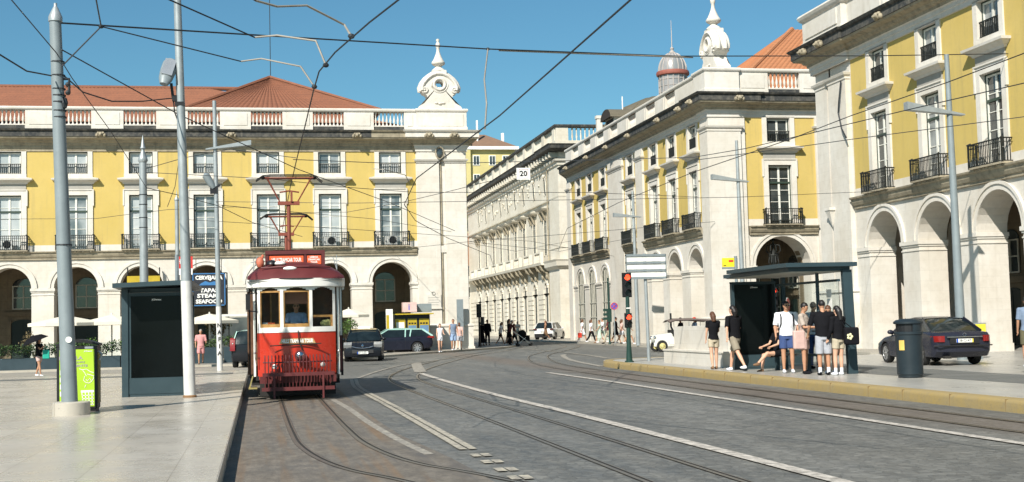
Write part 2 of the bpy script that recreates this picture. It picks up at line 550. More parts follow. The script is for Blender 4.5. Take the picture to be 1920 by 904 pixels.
def slab_mat(name, c1, c2, rough=0.20, bw=1.4, bh=0.9, rot=0.0):
    t = NT(name)
    w = t.coord(world=True)
    big = t.noise(w, 0.35, 5, 0.6); mid = t.noise(w, 5, 5, 0.7); spk = t.noise(w, 30, 2)
    c = t.mix(t.ramp(big, [(0.35, 0), (0.65, 1.0)]), c1, c2)
    c = t.mix(t.ramp(mid, [(0.5, 0.0), (0.8, 0.5)]), c, tuple(v * 0.72 for v in c1))
    br = t.n.new('ShaderNodeTexBrick'); br.inputs['Scale'].default_value = 1.0
    br.inputs['Mortar Size'].default_value = 0.006; br.inputs['Brick Width'].default_value = bw; br.inputs['Row Height'].default_value = bh
    br.inputs['Color1'].default_value = (1, 1, 1, 1); br.inputs['Color2'].default_value = (0.90, 0.89, 0.87, 1); br.inputs['Mortar'].default_value = (0.55, 0.52, 0.48, 1)
    br.inputs['Mortar Smooth'].default_value = 0.2
    t.l.new(t.coord(world=True, rot=(0, 0, rot)), br.inputs['Vector'])
    c = t.mix(0.85, c, br.outputs['Color'], 'MULTIPLY')
    c = t.mix(t.ramp(t.noise(w, 0.9, 6, 0.8, 1.5), [(0.56, 0.0), (0.70, 0.45)]), c, tuple(v * 0.62 for v in c2))
    c = t.mix(t.ramp(t.noise(w, 11.0, 2, 0.5), [(0.70, 0.0), (0.76, 0.6)]), c, tuple(v * 0.4 for v in c2))
    t.set('Base Color', c)
    t.set('Roughness', t.ramp(t.noise(w, 1.1, 5, 0.7), [(0.3, rough), (0.75, rough + 0.22)]))
    t.set('Specular IOR Level', 0.55)
    t.bump(t.math('ADD', spk, mid), 0.10, 0.006)
    return t.m
def paint_line(name, col, wear):
    t = NT(name)
    w = t.coord(world=True)
    n = t.noise(w, 7, 5, 0.75)
    c = t.mix(t.ramp(n, [(0.5 - wear, 0.0), (0.62, 1.0)]), (0.22, 0.2, 0.17), col)
    t.set('Base Color', c); t.set('Roughness', 0.65)
    t.bump(n, 0.3, 0.005)
    return t.m
M_ROAD = road_mat(); M_BED = bed_mat()
M_SLAB = slab_mat('polished_limestone_slabs', (0.475, 0.435, 0.365), (0.43, 0.395, 0.335), rot=pi / 2)
M_SLAB2 = slab_mat('island_limestone_slabs', (0.40, 0.385, 0.345), (0.355, 0.345, 0.315), rough=0.24, bw=1.2, bh=0.6, rot=pi / 2)
M_PALE = slab_mat('pale_limestone_setts', (0.38, 0.35, 0.295), (0.33, 0.305, 0.26), rough=0.45, bw=0.12, bh=0.12)
M_BAND = slab_mat('dark_grey_setts', (0.145, 0.150, 0.145), (0.12, 0.125, 0.12), rough=0.4, bw=0.12, bh=0.12)
M_LINE = paint_line('worn_white_line', (0.60, 0.55, 0.48), 0.14)
M_LINE_Y = paint_line('worn_cream_line', (0.50, 0.45, 0.345), 0.12)
M_LINE_W = paint_line('faded_line', (0.44, 0.40, 0.32), 0.02)
M_RAIL = paint('worn_rail_steel', (0.20, 0.165, 0.12), 0.38, 0.5, 0.25, 6)
M_RAIL_D = paint('rail_groove', (0.030, 0.026, 0.021), 0.8)
def kerb_mat():
    t = NT('ochre_painted_kerb')
    w = t.coord(world=True)
    n = t.noise(w, 3, 6, 0.7); n2 = t.noise(w, 14, 4, 0.7)
    c = t.mix(t.ramp(n, [(0.35, 0), (0.65, 1.0)]), (0.315, 0.225, 0.08), (0.28, 0.215, 0.105))
    c = t.mix(t.ramp(n2, [(0.5, 0.0), (0.75, 0.7)]), c, (0.20, 0.16, 0.10))
    t.set('Base Color', c); t.set('Roughness', 0.8); t.bump(n2, 0.5, 0.01)
    return t.m
M_KERB = kerb_mat()
M_KERB_S = stone_mat('stone_kerb', (0.42, 0.39, 0.33), (0.36, 0.33, 0.27), (0.2, 0.18, 0.14), zjoint=False)

g = MB(); g.quad((-1500, -200, -0.004), (1500, -200, -0.004), (1500, 3000, -0.004), (-1500, 3000, -0.004))
M_FAR = paint('far_ground', (0.20, 0.18, 0.15), 0.9, var=0.2, scale=0.1)
struct(g.build('ground', M_FAR))
g = MB(); g.quad((-60, -12, 0), (60, -12, 0), (60, 260, 0), (-60, 260, 0))
struct(g.build('road', M_ROAD))
# tram bed beside the plaza edge
bedr = cat([(2.45, -12), (2.4, 12), (2.05, 20), (2.0, 28), (2.1, 40), (2.2, 50), (2.3, 62)])
vs = []
for p in bedr: vs += [(-0.44, p[1], 0.004), (p[0], p[1], 0.004)]
g = MB(); g.add(vs, [(2 * i, 2 * i + 1, 2 * i + 3, 2 * i + 2) for i in range(len(bedr) - 1)])
struct(g.build('tram_bed', M_BED))
# pale side street behind the plaza
g = MB(); g.quad((-60, 48.0, 0.004), (-0.5, 48.0, 0.004), (0.6, 60.5, 0.004), (-60, 60.5, 0.004))
struct(g.build('side_street', M_PALE))
# left plaza
pl = [(-60, -12), (-0.42, -12), (-0.42, 46.4), (-0.62, 47.2), (-1.3, 47.8), (-60, 47.8)]
g = MB(); g.poly(pl, -0.1, 0.2, 0, side_mat=1)
struct(g.build('plaza_pavement', [M_SLAB, M_KERB_S]))
g = MB(); g.sweep([(-0.42, -12), (-0.42, 46.4), (-0.62, 47.2), (-1.3, 47.8), (-60, 47.8)], [(0.003, 0.0), (0.003, 0.19), (-0.012, 0.205), (-0.30, 0.205)], caps=False)
struct(g.build('plaza_kerb', M_SLAB))
g = MB(); g.quad((-60, 43.4, 0.204), (-0.9, 43.4, 0.204), (-0.9, 44.6, 0.204), (-60, 44.6, 0.204))  # dark strip laid across the plaza near its far edge
struct(g.build('dark_plaza_band', M_BAND))
# right island
isl = [(11.9, -12), (17.0, -12), (17.0, 47.0), (15.0, 47.0)] + cat([(13.6, 46.7), (12.6, 45.9), (12.1, 44.4), (11.95, 42)], 4)
g = MB(); g.poly(isl, -0.1, 0.2, 0, side_mat=1)
struct(g.build('island_pavement', [M_SLAB2, M_KERB]))
g = MB()
for xa, za, xb, zb in ((17.0, 0.2, 18.6, 0.03), (18.6, 0.03, 23.6, 0.03), (23.6, 0.03, 26.0, 0.12), (26.0, 0.12, 60.0, 0.12)):
    g.quad((xa, -12, za), (xb, -12, zb), (xb, 47.1, zb), (xa, 47.1, za))
g.box(17.02, 26.0, 47.0, 47.12, -0.1, 0.03)
struct(g.build('arcade_forecourt', M_SLAB2))
front = [(11.9, -12.0)]
y = -12.0
front += [(11.9, 0.0), (11.9, 20.0), (11.9, 42.0)] + cat([(11.95, 42.6), (12.1, 44.4), (12.6, 45.9), (13.6, 46.7)], 4) + [(15.0, 47.0)]
g = MB()
g.sweep(front, [(0.02, -0.02), (0.014, 0.14), (0.0, 0.185), (-0.035, 0.206), (-0.33, 0.208), (-0.33, 0.19)], flip=True, caps=False)
struct(g.build('island_kerb', M_KERB, smooth=50))
g = MB()
yy = -11.4
random.seed(3)
while yy < 42:
    g.box(11.878, 12.24, yy - 0.004, yy + 0.004, 0.0, 0.2090)
    yy += 1.35 + random.random() * 0.5
struct(g.build('island_kerb_joints', paint('joint_dirt', (0.20, 0.14, 0.06), 0.9)))
g = MB()
bl = cat([(14.9, -12), (14.8, 15), (14.7, 24), (14.35, 30), (14.3, 40.0)], 4); br_ = cat([(16.7, -12), (16.7, 15), (16.7, 25), (16.8, 34), (16.8, 40.0)], 4)
vs = []
for a, b in zip(bl, br_): vs += [(*a, 0.204), (*b, 0.204)]
g.add(vs, [(2 * i, 2 * i + 1, 2 * i + 3, 2 * i + 2) for i in range(len(bl) - 1)])
struct(g.build('basalt_gutter_band', M_BAND))
# corner pavements
lp = [(-60, 60.0), (0.5, 60.0), (4.0, 63.0), (7.0, 68.8), (9.13, 72.6), (11.0, 75.2), (13.22, 78.3), (15.85, 82.2), (17.2, 86), (17.9, 95), (17.6, 130), (17.2, 240), (-60, 240)]
g = MB(); g.poly(lp, -0.1, 0.10, 0, side_mat=1)
struct(g.build('corner_pavement', [M_PALE, M_KERB_S]))
mp = [(60, 66.2), (60, 240), (24.4, 240), (23.6, 103), (22.9, 89), (22.3, 74), (22.2, 67.2), (23.0, 66.2)]
g = MB(); g.poly(mp, -0.1, 0.10, 0, side_mat=1)
struct(g.build('far_pavement', [M_PALE, M_KERB_S]))

rp = [(24.2, 47.2), (60, 47.2), (60, 59.0), (24.6, 59.0), (24.0, 58.4), (24.0, 47.6)]
g = MB(); g.poly(rp, -0.1, 0.10, 0, side_mat=1)
struct(g.build('corner_pavement', [M_PALE, M_KERB_S]))

# rails: steel head + dark groove
def offs(pts, d):
    P = [Vector(p) for p in pts]; out = []
    for i, p in enumerate(P):
        a = P[max(0, i - 1)]; b = P[min(len(P) - 1, i + 1)]
        t_ = (b - a).normalized(); out.append((p.x + t_.y * d, p.y - t_.x * d))
    return out
trackA = cat([(3.3, 9.5), (2.1, 11.9), (1.41, 13.87), (1.02, 14.9), (0.74, 16.26), (0.55, 18.2), (0.49, 20.5), (0.46, 26), (0.46, 40), (0.5, 52), (0.8, 60)], 8)
trackC = cat([(3.85, -10), (3.85, 10), (3.83, 20), (3.78, 27), (3.73, 34), (3.80, 38), (4.06, 41), (4.5, 43.9), (5.22, 47.6), (6.5, 52.8), (9.8, 64.8), (13.9, 76.5), (17.5, 90), (18.6, 110), (19, 200)], 8)
trackE = cat([(10.05, -10), (10.05, 20), (10.05, 32), (10.15, 40), (10.37, 46.0), (10.7, 49.5), (11.25, 53.1), (12.1, 57.6), (13.1, 61.9), (14.6, 66.6), (17.4, 74.6), (20.2, 84), (21.4, 96), (21.8, 120), (21.8, 200)], 8)
trackG = cat([(2.9, 27), (2.75, 31), (2.75, 35), (3.0, 39.5), (3.7, 44), (5.2, 50.0), (8.0, 58.5), (11.5, 68)], 8)
def rails(name, tr, gauge, m=M_RAIL):
    for o_, nm in ((0.0, name), (gauge, name)):
        mb = MB()
        c = offs(tr, o_)
        strip(mb, c, 0.115, 0.008, 0, 1)
        strip(mb, c, 0.055, 0.012, -0.028, 0)
        strip(mb, c, 0.018, 0.012, 0.045, 0)
        struct(mb.build(nm, [m, M_RAIL_D]))
rails('tram_rail', trackA, 0.9); rails('tram_rail', trackC, 0.9); rails('tram_rail', trackE, 0.9)
# pale repair along the near track
g = MB(); strip(g, cat([(1.62, 29.6), (1.75, 26), (1.82, 22), (1.95, 18.6), (2.1, 16.3)]), 0.13, 0.0075); struct(g.build('track_patch', M_LINE_W))

# road markings
def mark(pts, w, m, z=0.016, smooth=True):
    mb = MB(); strip(mb, cat(pts, 6) if smooth else pts, w, z); return struct(mb.build('road_marking', m))
mark([(5.6, -5), (5.58, 12), (5.52, 18), (5.45, 22.8), (5.33, 27.5), (5.27, 33), (5.30, 39), (5.37, 43.4)], 0.20, M_LINE)
mark([(9.15, -5), (9.17, 14), (9.2, 20), (9.2, 28), (9.22, 34), (9.12, 40.5)], 0.18, M_LINE)
mark([(9.12, 40.5), (10.2, 40.6), (11.3, 40.7)], 0.16, M_LINE_W)
for o_ in (-0.066, 0.066):
    mark([(2.66 + o_, 16.65), (2.65 + o_, 22), (2.62 + o_, 27), (2.57 + o_, 31.8), (2.6 + o_, 35.6), (2.86 + o_, 40.3)], 0.105, M_LINE_Y)
    for yy in (15.86, 15.07, 14.2, 13.4, 12.6, 11.8):
        mark([(2.69 + o_, yy - 0.17), (2.69 + o_, yy + 0.17)], 0.11, M_LINE_Y, smooth=False)
mark([(1.9, 39.6), (2.9, 40.6), (4.07, 46.2), (6.0, 53.8), (8.85, 61.0), (11.7, 68.0), (15.0, 76.0)], 0.13, M_LINE_W)
mark([(5.5, 44.6), (6.05, 50), (6.65, 55.5)], 0.42, M_LINE_W, smooth=False)
mark([(12.0, 44.3), (12.5, 49.3), (13.05, 53.5), (14.0, 58.6), (14.75, 61.7), (15.25, 62.3), (15.5, 61.0), (15.2, 57), (14.9, 53.9), (15.4, 48.6)], 0.24, M_LINE_W, z=0.013)
mark([(16.2, 80), (15.8, 66), (15.25, 58)], 0.14, M_LINE_W, z=0.0185)
for yy in (52.5, 56, 60):
    mark([(19.5 + (yy - 52) * 0.2, yy), (23.5 + (yy - 52) * 0.3, yy + 1.0)], 0.14, M_LINE_W, smooth=False)
# ================================================================== ARCADED BUILDINGS
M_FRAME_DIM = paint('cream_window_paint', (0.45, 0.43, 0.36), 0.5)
def arch_wall(mb, u0, u1, arches, zi, ztop, thick, v0=0.0, mat=0, mat_in=None, seg=14, M=None, back=True, z0=0.0):
    mi = mat if mat_in is None else mat_in
    cur = u0
    A = sorted(arches)
    def rect(a, b):
        if b - a < 1e-4: return
        mb.quad((a, v0, z0), (b, v0, z0), (b, v0, ztop), (a, v0, ztop), mat, M)
        if back: mb.quad((b, v0 + thick, z0), (a, v0 + thick, z0), (a, v0 + thick, ztop), (b, v0 + thick, ztop), mi, M)
    for c, r in A:
        rect(cur, c - r)
        pts = [(c - r * cos(pi * k / seg), zi + r * sin(pi * k / seg)) for k in range(seg + 1)]
        for (ua, za), (ub, zb) in zip(pts, pts[1:]):
            mb.quad((ua, v0, za), (ub, v0, zb), (ub, v0, ztop), (ua, v0, ztop), mat, M)
            if back: mb.quad((ub, v0 + thick, zb), (ua, v0 + thick, za), (ua, v0 + thick, ztop), (ub, v0 + thick, ztop), mi, M)
            mb.quad((ua, v0, za), (ua, v0 + thick, za), (ub, v0 + thick, zb), (ub, v0, zb), mat, M)
        mb.quad((c - r, v0, z0), (c - r, v0 + thick, z0), (c - r, v0 + thick, zi), (c - r, v0, zi), mat, M)
        mb.quad((c + r, v0 + thick, z0), (c + r, v0, z0), (c + r, v0, zi), (c + r, v0 + thick, zi), mat, M)
        cur = c + r
    rect(cur, u1)

def archivolt(mb, c, r, zi, v=0.0, M=None, seg=20, w=0.2, mat=0):
    for r0, r1, out in ((r - 0.004, r + w, 0.05), (r + w + 0.001, r + w + 0.13, 0.10)):
        vs = []
        for k in range(seg + 1):
            a = pi * k / seg
            for rr, vv in ((r0, v + 0.02), (r0, v - out), (r1, v - out), (r1, v + 0.02)):
                vs.append((c - rr * cos(a), vv, zi + rr * sin(a)))
        fs = []
        for k in range(seg):
            for j in range(3):
                fs.append((k * 4 + j, k * 4 + j + 1, k * 4 + 4 + j + 1, k * 4 + 4 + j))
        fs.append((0, 1, 2, 3)); fs.append((seg * 4 + 3, seg * 4 + 2, seg * 4 + 1, seg * 4))
        mb.add(vs, fs, mat, M)

def holed(mb, u0, u1, z0, z1, holes, v=0.0, mat=0, M=None):
    us = sorted(set([u0, u1] + [h[0] for h in holes] + [h[1] for h in holes]))
    zs = sorted(set([z0, z1] + [h[2] for h in holes] + [h[3] for h in holes]))
    us = [u for u in us if u0 <= u <= u1]; zs = [z for z in zs if z0 <= z <= z1]
    for a, b in zip(us, us[1:]):
        for c, d in zip(zs, zs[1:]):
            mu, mz = (a + b) / 2, (c + d) / 2
            if any(h[0] < mu < h[1] and h[2] < mz < h[3] for h in holes): continue
            mb.quad((a, v, c), (b, v, c), (b, v, d), (a, v, d), mat, M)

OW = 0.70          # half width of an opening
def make_kit(s, glass, tag_):
    """shared meshes of one building: tall window, attic window, balcony, balustrade, gargoyle"""
    K = {}
    # tall window surround with its pediment
    m = MB()
    zb, zt = 6.62 * s, 9.97 * s
    for sg in (-1, 1):
        a, b = sorted((sg * OW, sg * 1.0))
        m.box(a, b, -0.075, 0.30, zb, zt + 0.28 * s)
        a, b = sorted((sg * 0.97, sg * 1.06)); m.box(a, b, -0.11, 0.0, zt - 0.65 * s, zt + 0.29 * s)
    m.box(-OW, OW, -0.075, 0.30, zt, zt + 0.28 * s)
    m.box(-1.05, 1.05, -0.12, 0.0, zt + 0.282 * s, zt + 0.34 * s)
    m.box(-0.97, 0.97, -0.05, 0.0, zt + 0.34 * s, zt + 0.69 * s, 1)
    pr = [(0.0, 10.64), (0.05, 10.64), (0.09, 10.72), (0.20, 10.78), (0.26, 10.84), (0.34, 10.87), (0.36, 10.96), (0.0, 11.05)]
    m.sweep([(-1.0, 0.02), (-1.0, -0.05), (1.0, -0.05), (1.0, 0.02)], [(o, z * s) for o, z in pr])
    m.box(-0.99, 0.99, -0.06, 0.0, 11.0 * s, 11.26 * s)
    m.box(-OW - 0.001, OW + 0.001, -0.05, 0.30, zb - 0.05, zb)
    K['surround'] = m.mesh('window', [M_TRIM, M_GREYST])
    m = MB()
    for sg in (-1, 1):
        a, b = sorted((sg * OW, sg * 0.98)); m.box(a, b, -0.06, 0.30, 11.262 * s, 12.66 * s)
    m.box(-OW, OW, -0.06, 0.30, 12.60 * s, 12.66 * s)
    m.box(-OW, OW, -0.04, 0.30, 11.2 * s, 11.264 * s)
    K['attic'] = m.mesh('attic_window', [M_TRIM])
    # frames: outer green, inner white leaves
    def leafs(z0, z1, rows, trans=None):
        m = MB()
        m.box(-OW, -OW + 0.06, 0.16, 0.25, z0, z1, 1); m.box(OW - 0.06, OW, 0.16, 0.25, z0, z1, 1)
        m.box(-OW + 0.06, OW - 0.06, 0.16, 0.25, z1 - 0.06, z1, 1)
        m.box(-0.055, 0.055, 0.17, 0.235, z0, z1 - 0.06)
        for sg in (-1, 1):
            a, b = sorted((sg * (OW - 0.06), sg * (OW - 0.125))); m.box(a, b, 0.175, 0.23, z0, z1 - 0.06)
        m.box(-OW + 0.125, -0.055, 0.18, 0.232, z1 - 0.13, z1 - 0.06); m.box(0.055, OW - 0.125, 0.18, 0.232, z1 - 0.13, z1 - 0.06)
        for k in range(rows):
            z = z0 + (z1 - z0 - 0.1) * k / rows
            h = 0.05 if k else 0.16
            m.box(-OW + 0.125, -0.055, 0.185, 0.228, z, z + h * 0.6); m.box(0.055, OW - 0.125, 0.185, 0.228, z, z + h * 0.6)
        if trans: m.box(-OW + 0.06, OW - 0.06, 0.14, 0.24, trans - 0.05, trans + 0.05, 1)
        return m
    m = leafs(zb, zt, 5, 9.0 * s); K['frame'] = m.mesh('frame', [M_FRAME, M_FRAME_G])
    m = leafs(11.264 * s, 12.60 * s, 2); K['attic_frame'] = m.mesh('frame', [M_FRAME, M_FRAME_G])
    alts = [glass, glass, glass, glass, M_GLASS_MID] if tag_ == 'L' else [glass, glass, M_GLASS_MID, glass, M_GLASS_MID]
    K['panes'] = []; K['attic_panes'] = []
    for gm in alts:
        m = MB(); m.box(-OW, OW, 0.215, 0.222, zb, zt); K['panes'].append(m.mesh('pane', [gm]))
        m = MB(); m.box(-OW, OW, 0.215, 0.222, 11.264 * s, 12.60 * s); K['attic_panes'].append(m.mesh('pane', [gm]))
    K['pane'] = K['panes'][0]; K['attic_pane'] = K['attic_panes'][0]
    # attic rail (small iron balusters in the lower half)
    m = MB()
    m.box(-OW, OW, 0.02, 0.06, 11.84 * s, 11.88 * s); m.box(-OW, OW, 0.02, 0.06, 11.30 * s, 11.33 * s)
    for k in range(12):
        x = -OW + 0.06 + k * (2 * OW - 0.12) / 11
        m.box(x - 0.018, x + 0.018, 0.022, 0.058, 11.33 * s, 11.84 * s)
    K['rail'] = m.mesh('railing', [M_IRON])
    # balcony
    m = MB()
    z0 = 6.60 * s
    m.box(-1.12, 1.12, -0.46, 0.0, z0, z0 + 0.07, 1)
    for k in range(5):
        x = -0.9 + k * 0.45; m.box(x - 0.04, x + 0.04, -0.40, 0.0, z0 - 0.08, z0, 1)
    zt_ = z0 + 0.92
    pth = [(-1.09, -0.0), (-1.09, -0.43), (1.09, -0.43), (1.09, 0.0)]
    for zz, hh in ((zt_, 0.045), (z0 + 0.10, 0.03), (zt_ - 0.14, 0.02)):
        for (a, b) in zip(pth, pth[1:]): m.bar((*a, zz), (*b, zz), 0.045, hh)
    for k in range(20):
        x = -1.05 + 2.1 * k / 19
        m.bar((x, -0.43, z0 + 0.1), (x, -0.43, zt_), 0.026, up=(1, 0, 0))
        if k % 2 == 0: m.ball((x, -0.43, z0 + 0.34), (0.035, 0.03, 0.07), 6)
    for k in range(3):
        for sg in (-1, 1): m.bar((sg * 1.09, -0.10 - 0.12 * k, z0 + 0.1), (sg * 1.09, -0.10 - 0.12 * k, zt_), 0.026, up=(1, 0, 0))
    for sg in (-1, 1):
        m.bar((sg * 1.09, -0.43, z0 + 0.05), (sg * 1.09, -0.43, zt_ + 0.03), 0.06, up=(1, 0, 0))
        m.bar((sg * 1.13, -0.47, zt_), (sg * 1.02, -0.36, zt_ + 0.06), 0.05)
    K['balcony'] = m.mesh('balcony', [M_IRON, M_MOULD])
    # balustrade, 1.9 m wide
    m = MB()
    prof = [(0.075, 0.0), (0.075, 0.06), (0.04, 0.10), (0.055, 0.18), (0.078, 0.30), (0.06, 0.42), (0.035, 0.55), (0.032, 0.68), (0.055, 0.74), (0.07, 0.78), (0.07, 0.86)]
    for k in range(8):
        m.lathe([(r * 1.0, z * s) for r, z in prof], (-0.82 + k * 0.2343, 0.04, 14.27 * s), 10)
    m.box(-0.96, 0.96, -0.09, 0.18, 14.20 * s, 14.27 * s)
    K['balustrade'] = m.mesh('balustrade', [M_TRIM], 40)
    m = MB()
    m.ball((0, -0.84, 13.56 * s), (0.13, 0.17, 0.14), 10); m.ball((0, -1.0, 13.51 * s), (0.08, 0.09, 0.07), 8)
    m.ball((-0.14, -0.82, 13.62 * s), (0.09, 0.1, 0.09), 8); m.ball((0.14, -0.82, 13.62 * s), (0.09, 0.1, 0.09), 8)
    m.ball((-0.22, -0.78, 13.5 * s), (0.10, 0.12, 0.12), 8); m.ball((0.22, -0.78, 13.5 * s), (0.10, 0.12, 0.12), 8)
    m.bar((0, -0.60, 13.56 * s), (0, -0.86, 13.56 * s), 0.26)
    K['gargoyle'] = m.mesh('gargoyle', [M_MOULD], 60)
    return K

M_GREYST = stone_mat('grey_frieze_stone', (0.36, 0.345, 0.31), (0.30, 0.29, 0.26), (0.2, 0.18, 0.14), zjoint=False)
ENT_A = [(0.0, 12.60), (0.06, 12.62), (0.06, 12.80), (0.10, 12.82), (0.10, 12.97), (0.17, 13.01)]
ENT_B = [(0.17, 13.01), (0.19, 13.12), (0.32, 13.18), (0.36, 13.27), (0.66, 13.34), (0.70, 13.42)]
ENT_C = [(0.70, 13.42), (0.74, 13.44), (0.74, 13.74), (0.84, 13.78), (0.90, 13.88), (-0.2, 13.90)]
def sc(prof, s): return [(o, z * s) for o, z in prof]

WR = random.Random(17)
def place(root, T, uc, K, what, **kw):
    M = T @ Matrix.Translation((uc, 0, 0))
    def put(name, key, par):
        me_ = WR.choice(K[key + 's']) if key in ('pane', 'attic_pane') else K[key]
        o = bpy.data.objects.new(name, me_); COL.objects.link(o); o.parent = par
        if par is root: o.matrix_local = M
        return o
    if what == 'window':
        w = put('window', 'surround', root); put('frame', 'frame', w); put('pane', 'pane', w)
    elif what == 'attic':
        w = put('attic_window', 'attic', root); put('frame', 'attic_frame', w); put('pane', 'attic_pane', w); put('railing', 'rail', w)
    else:
        put(what, what, root)

def string_course(mb, path, s, mat=0):
    mb.sweep(path, sc([(0.0, 6.08), (0.10, 6.10), (0.10, 6.20), (0.16, 6.24), (0.22, 6.36), (0.24, 6.48), (0.32, 6.52), (0.34, 6.585), (-0.1, 6.60)], s), mat)

def bay_run(B, root, T, u0, u1, centers, s, K, r=1.26, thick=1.3, depth=4.8, arches=True, glazed=False, arch_r=None, inner=True, cparapet=None, garg=True, doors=True, skip_attic=()):
    """one stretch of facade between pilasters"""
    ar = arch_r or r
    zi, zt = 4.40 * s, 6.1 * s
    A = [(c, ar) for c in centers]
    if arches:
        arch_wall(B['wall'], u0, u1, A, zi, zt, 0.35 if glazed else thick, M=T)
        for c, r_ in A: archivolt(B['trim'], c, r_, zi, M=T)
        edges = [u0] + [q for c, r_ in A for q in (c - r_, c + r_)] + [u1]
        dd = 0.35 if glazed else thick
        for k in range(0, len(edges), 2):
            a, b = edges[k], edges[k + 1]
            if b - a < 0.05: continue
            ea = 0.07 if k else 0.0; eb = 0.07 if k + 2 < len(edges) else 0.0
            B['trim'].box(a - ea, b + eb, -0.09, dd + 0.04, zi - 0.16, zi - 0.002, 0, T)
            B['trim'].box(a - ea * .5, b + eb * .5, -0.045, dd + 0.02, zi - 0.24, zi - 0.162, 0, T)
            B['trim'].box(a - ea * .5, b + eb * .5, -0.035, dd + 0.02, zi - 0.42, zi - 0.37, 0, T)
            B['wall'].box(a - ea * .6, b + eb * .6, -0.05, dd + 0.03, 0.0, 0.42, 0, T)
    else:
        B['wall'].quad((u0, 0, 0), (u1, 0, 0), (u1, 0, zt), (u0, 0, zt), 0, T)
    if arches and glazed:
        for c, r_ in A:
            g_ = MB(T)
            n = 12
            pts = [(c - r_, 0.0), (c + r_, 0.0)] + [(c + r_ * cos(pi * k / n), zi + r_ * sin(pi * k / n)) for k in range(n + 1)]
            g_.prism(pts, 0.07, 0.09)
            w = g_.build('arched_window', M_OPEN, root)
            f = MB(T)
            for x in (-r_ + 0.05, -0.42, 0.42, r_ - 0.05, 0.0): f.box(c + x - 0.035, c + x + 0.035, 0.01, 0.068, 0.5, zi + sqrt(max(0.01, r_ * r_ - x * x)) - 0.02)
            for z in (0.55, 1.9, 3.0, zi): f.box(c - r_, c + r_, 0.0, 0.065, z - 0.03, z + 0.03)
            for k in range(10):
                a, b = pi * k / 10, pi * (k + 1) / 10
                f.bar((c - (r_ - .04) * cos(a), 0.03, zi + (r_ - .04) * sin(a)), (c - (r_ - .04) * cos(b), 0.03, zi + (r_ - .04) * sin(b)), 0.07)
            f.build('frame', M_FRAME_DIM, w)
            B['wall'].box(c - r_, c + r_, -0.02, 0.30, 0.0, 0.45, 0, T)
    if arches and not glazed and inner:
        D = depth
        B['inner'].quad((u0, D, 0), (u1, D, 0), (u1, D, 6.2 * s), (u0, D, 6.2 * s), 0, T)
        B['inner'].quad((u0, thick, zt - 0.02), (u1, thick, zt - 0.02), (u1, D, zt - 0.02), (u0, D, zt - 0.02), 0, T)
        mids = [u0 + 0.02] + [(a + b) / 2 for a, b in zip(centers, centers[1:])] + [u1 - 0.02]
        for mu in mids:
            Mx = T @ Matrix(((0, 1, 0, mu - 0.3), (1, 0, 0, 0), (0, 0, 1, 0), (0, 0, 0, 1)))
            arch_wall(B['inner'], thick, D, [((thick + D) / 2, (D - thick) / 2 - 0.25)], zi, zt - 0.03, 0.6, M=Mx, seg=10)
        if doors:
            for c in centers:
                d = MB(T)
                n = 8; w = 0.72; zz = 2.35
                pts = [(c - w, 0.0), (c + w, 0.0)] + [(c + w * cos(pi * k / n), zz + 0.28 * sin(pi * k / n)) for k in range(n + 1)]
                d.prism(pts, D - 0.05, D - 0.02)
                d.box(c - 0.012, c + 0.012, D - 0.07, D - 0.052, 0, 2.5)
                d.build('arcade_door', M_DOOR, root)
                B['inner'].box(c - w - 0.28, c - w - 0.02, D - 0.14, D, 0, 2.6, 0, T); B['inner'].box(c + w + 0.02, c + w + 0.28, D - 0.14, D, 0, 2.6, 0, T)
                B['inner'].box(c - w - 0.36, c + w + 0.36, D - 0.18, D, 2.85, 3.12, 0, T)
                pw = MB(T)
                pts = [(c - 0.66, 3.25), (c + 0.66, 3.25)] + [(c + 0.66 * cos(pi * k / n), 4.75 + 0.45 * sin(pi * k / n)) for k in range(n + 1)]
                pw.prism(pts, D - 0.05, D - 0.02)
                w_ = pw.build('arcade_window', M_GLASS, root)
                f = MB(T)
                for x in (-0.63, 0.0, 0.63): f.box(c + x - 0.035, c + x + 0.035, D - 0.11, D - 0.055, 3.28, 4.75)
                for z in (3.3, 4.0, 4.72): f.box(c - 0.66, c + 0.66, D - 0.115, D - 0.052, z - 0.03, z + 0.03)
                f.build('frame', M_FRAME_DIM, w_)
    # upper walls
    holes = []
    for c in centers:
        holes.append((c - OW, c + OW, 6.6 * s, 9.97 * s)); holes.append((c - OW, c + OW, 11.26 * s, 12.60 * s))
    holed(B['trim'], u0, u1, 6.6 * s, 6.97 * s, [h for h in holes if h[2] < 7], -0.012, 0, T)
    B['trim'].quad((u0, -0.012, 6.97 * s), (u1, -0.012, 6.97 * s), (u1, 0.0, 6.97 * s), (u0, 0.0, 6.97 * s), 0, T)
    holed(B['stucco'], u0, u1, 6.97 * s, 12.66 * s, holes, 0.0, 0, T)
    for i, c in enumerate(centers):
        place(root, T, c, K, 'window'); place(root, T, c, K, 'balcony')
        place(root, T, c, K, 'attic')

def pilaster(B, T, a, b, out, s, base=True, inn=0.5):
    B['wall'].box(a, b, -out, inn, 0.0, 12.64 * s, 0, T)
    B['trim'].add(*(lambda m: (m.v, m.f))(_capital(a, b, out, s)), 0, T)
    if base: B['wall'].box(a - 0.12, b + 0.12, -out - 0.13, inn, 0.0, 1.5 * s, 0, T); B['trim'].box(a - 0.18, b + 0.18, -out - 0.19, inn, 1.5 * s, 1.62 * s, 0, T)
def _capital(a, b, out, s):
    m = MB()
    m.sweep([(a, 0.2), (a, -out), (b, -out), (b, 0.2)], sc([(0.0, 11.85), (0.04, 11.88), (0.04, 11.95), (0.12, 12.02), (0.16, 12.12), (0.0, 12.16)], s))
    return m

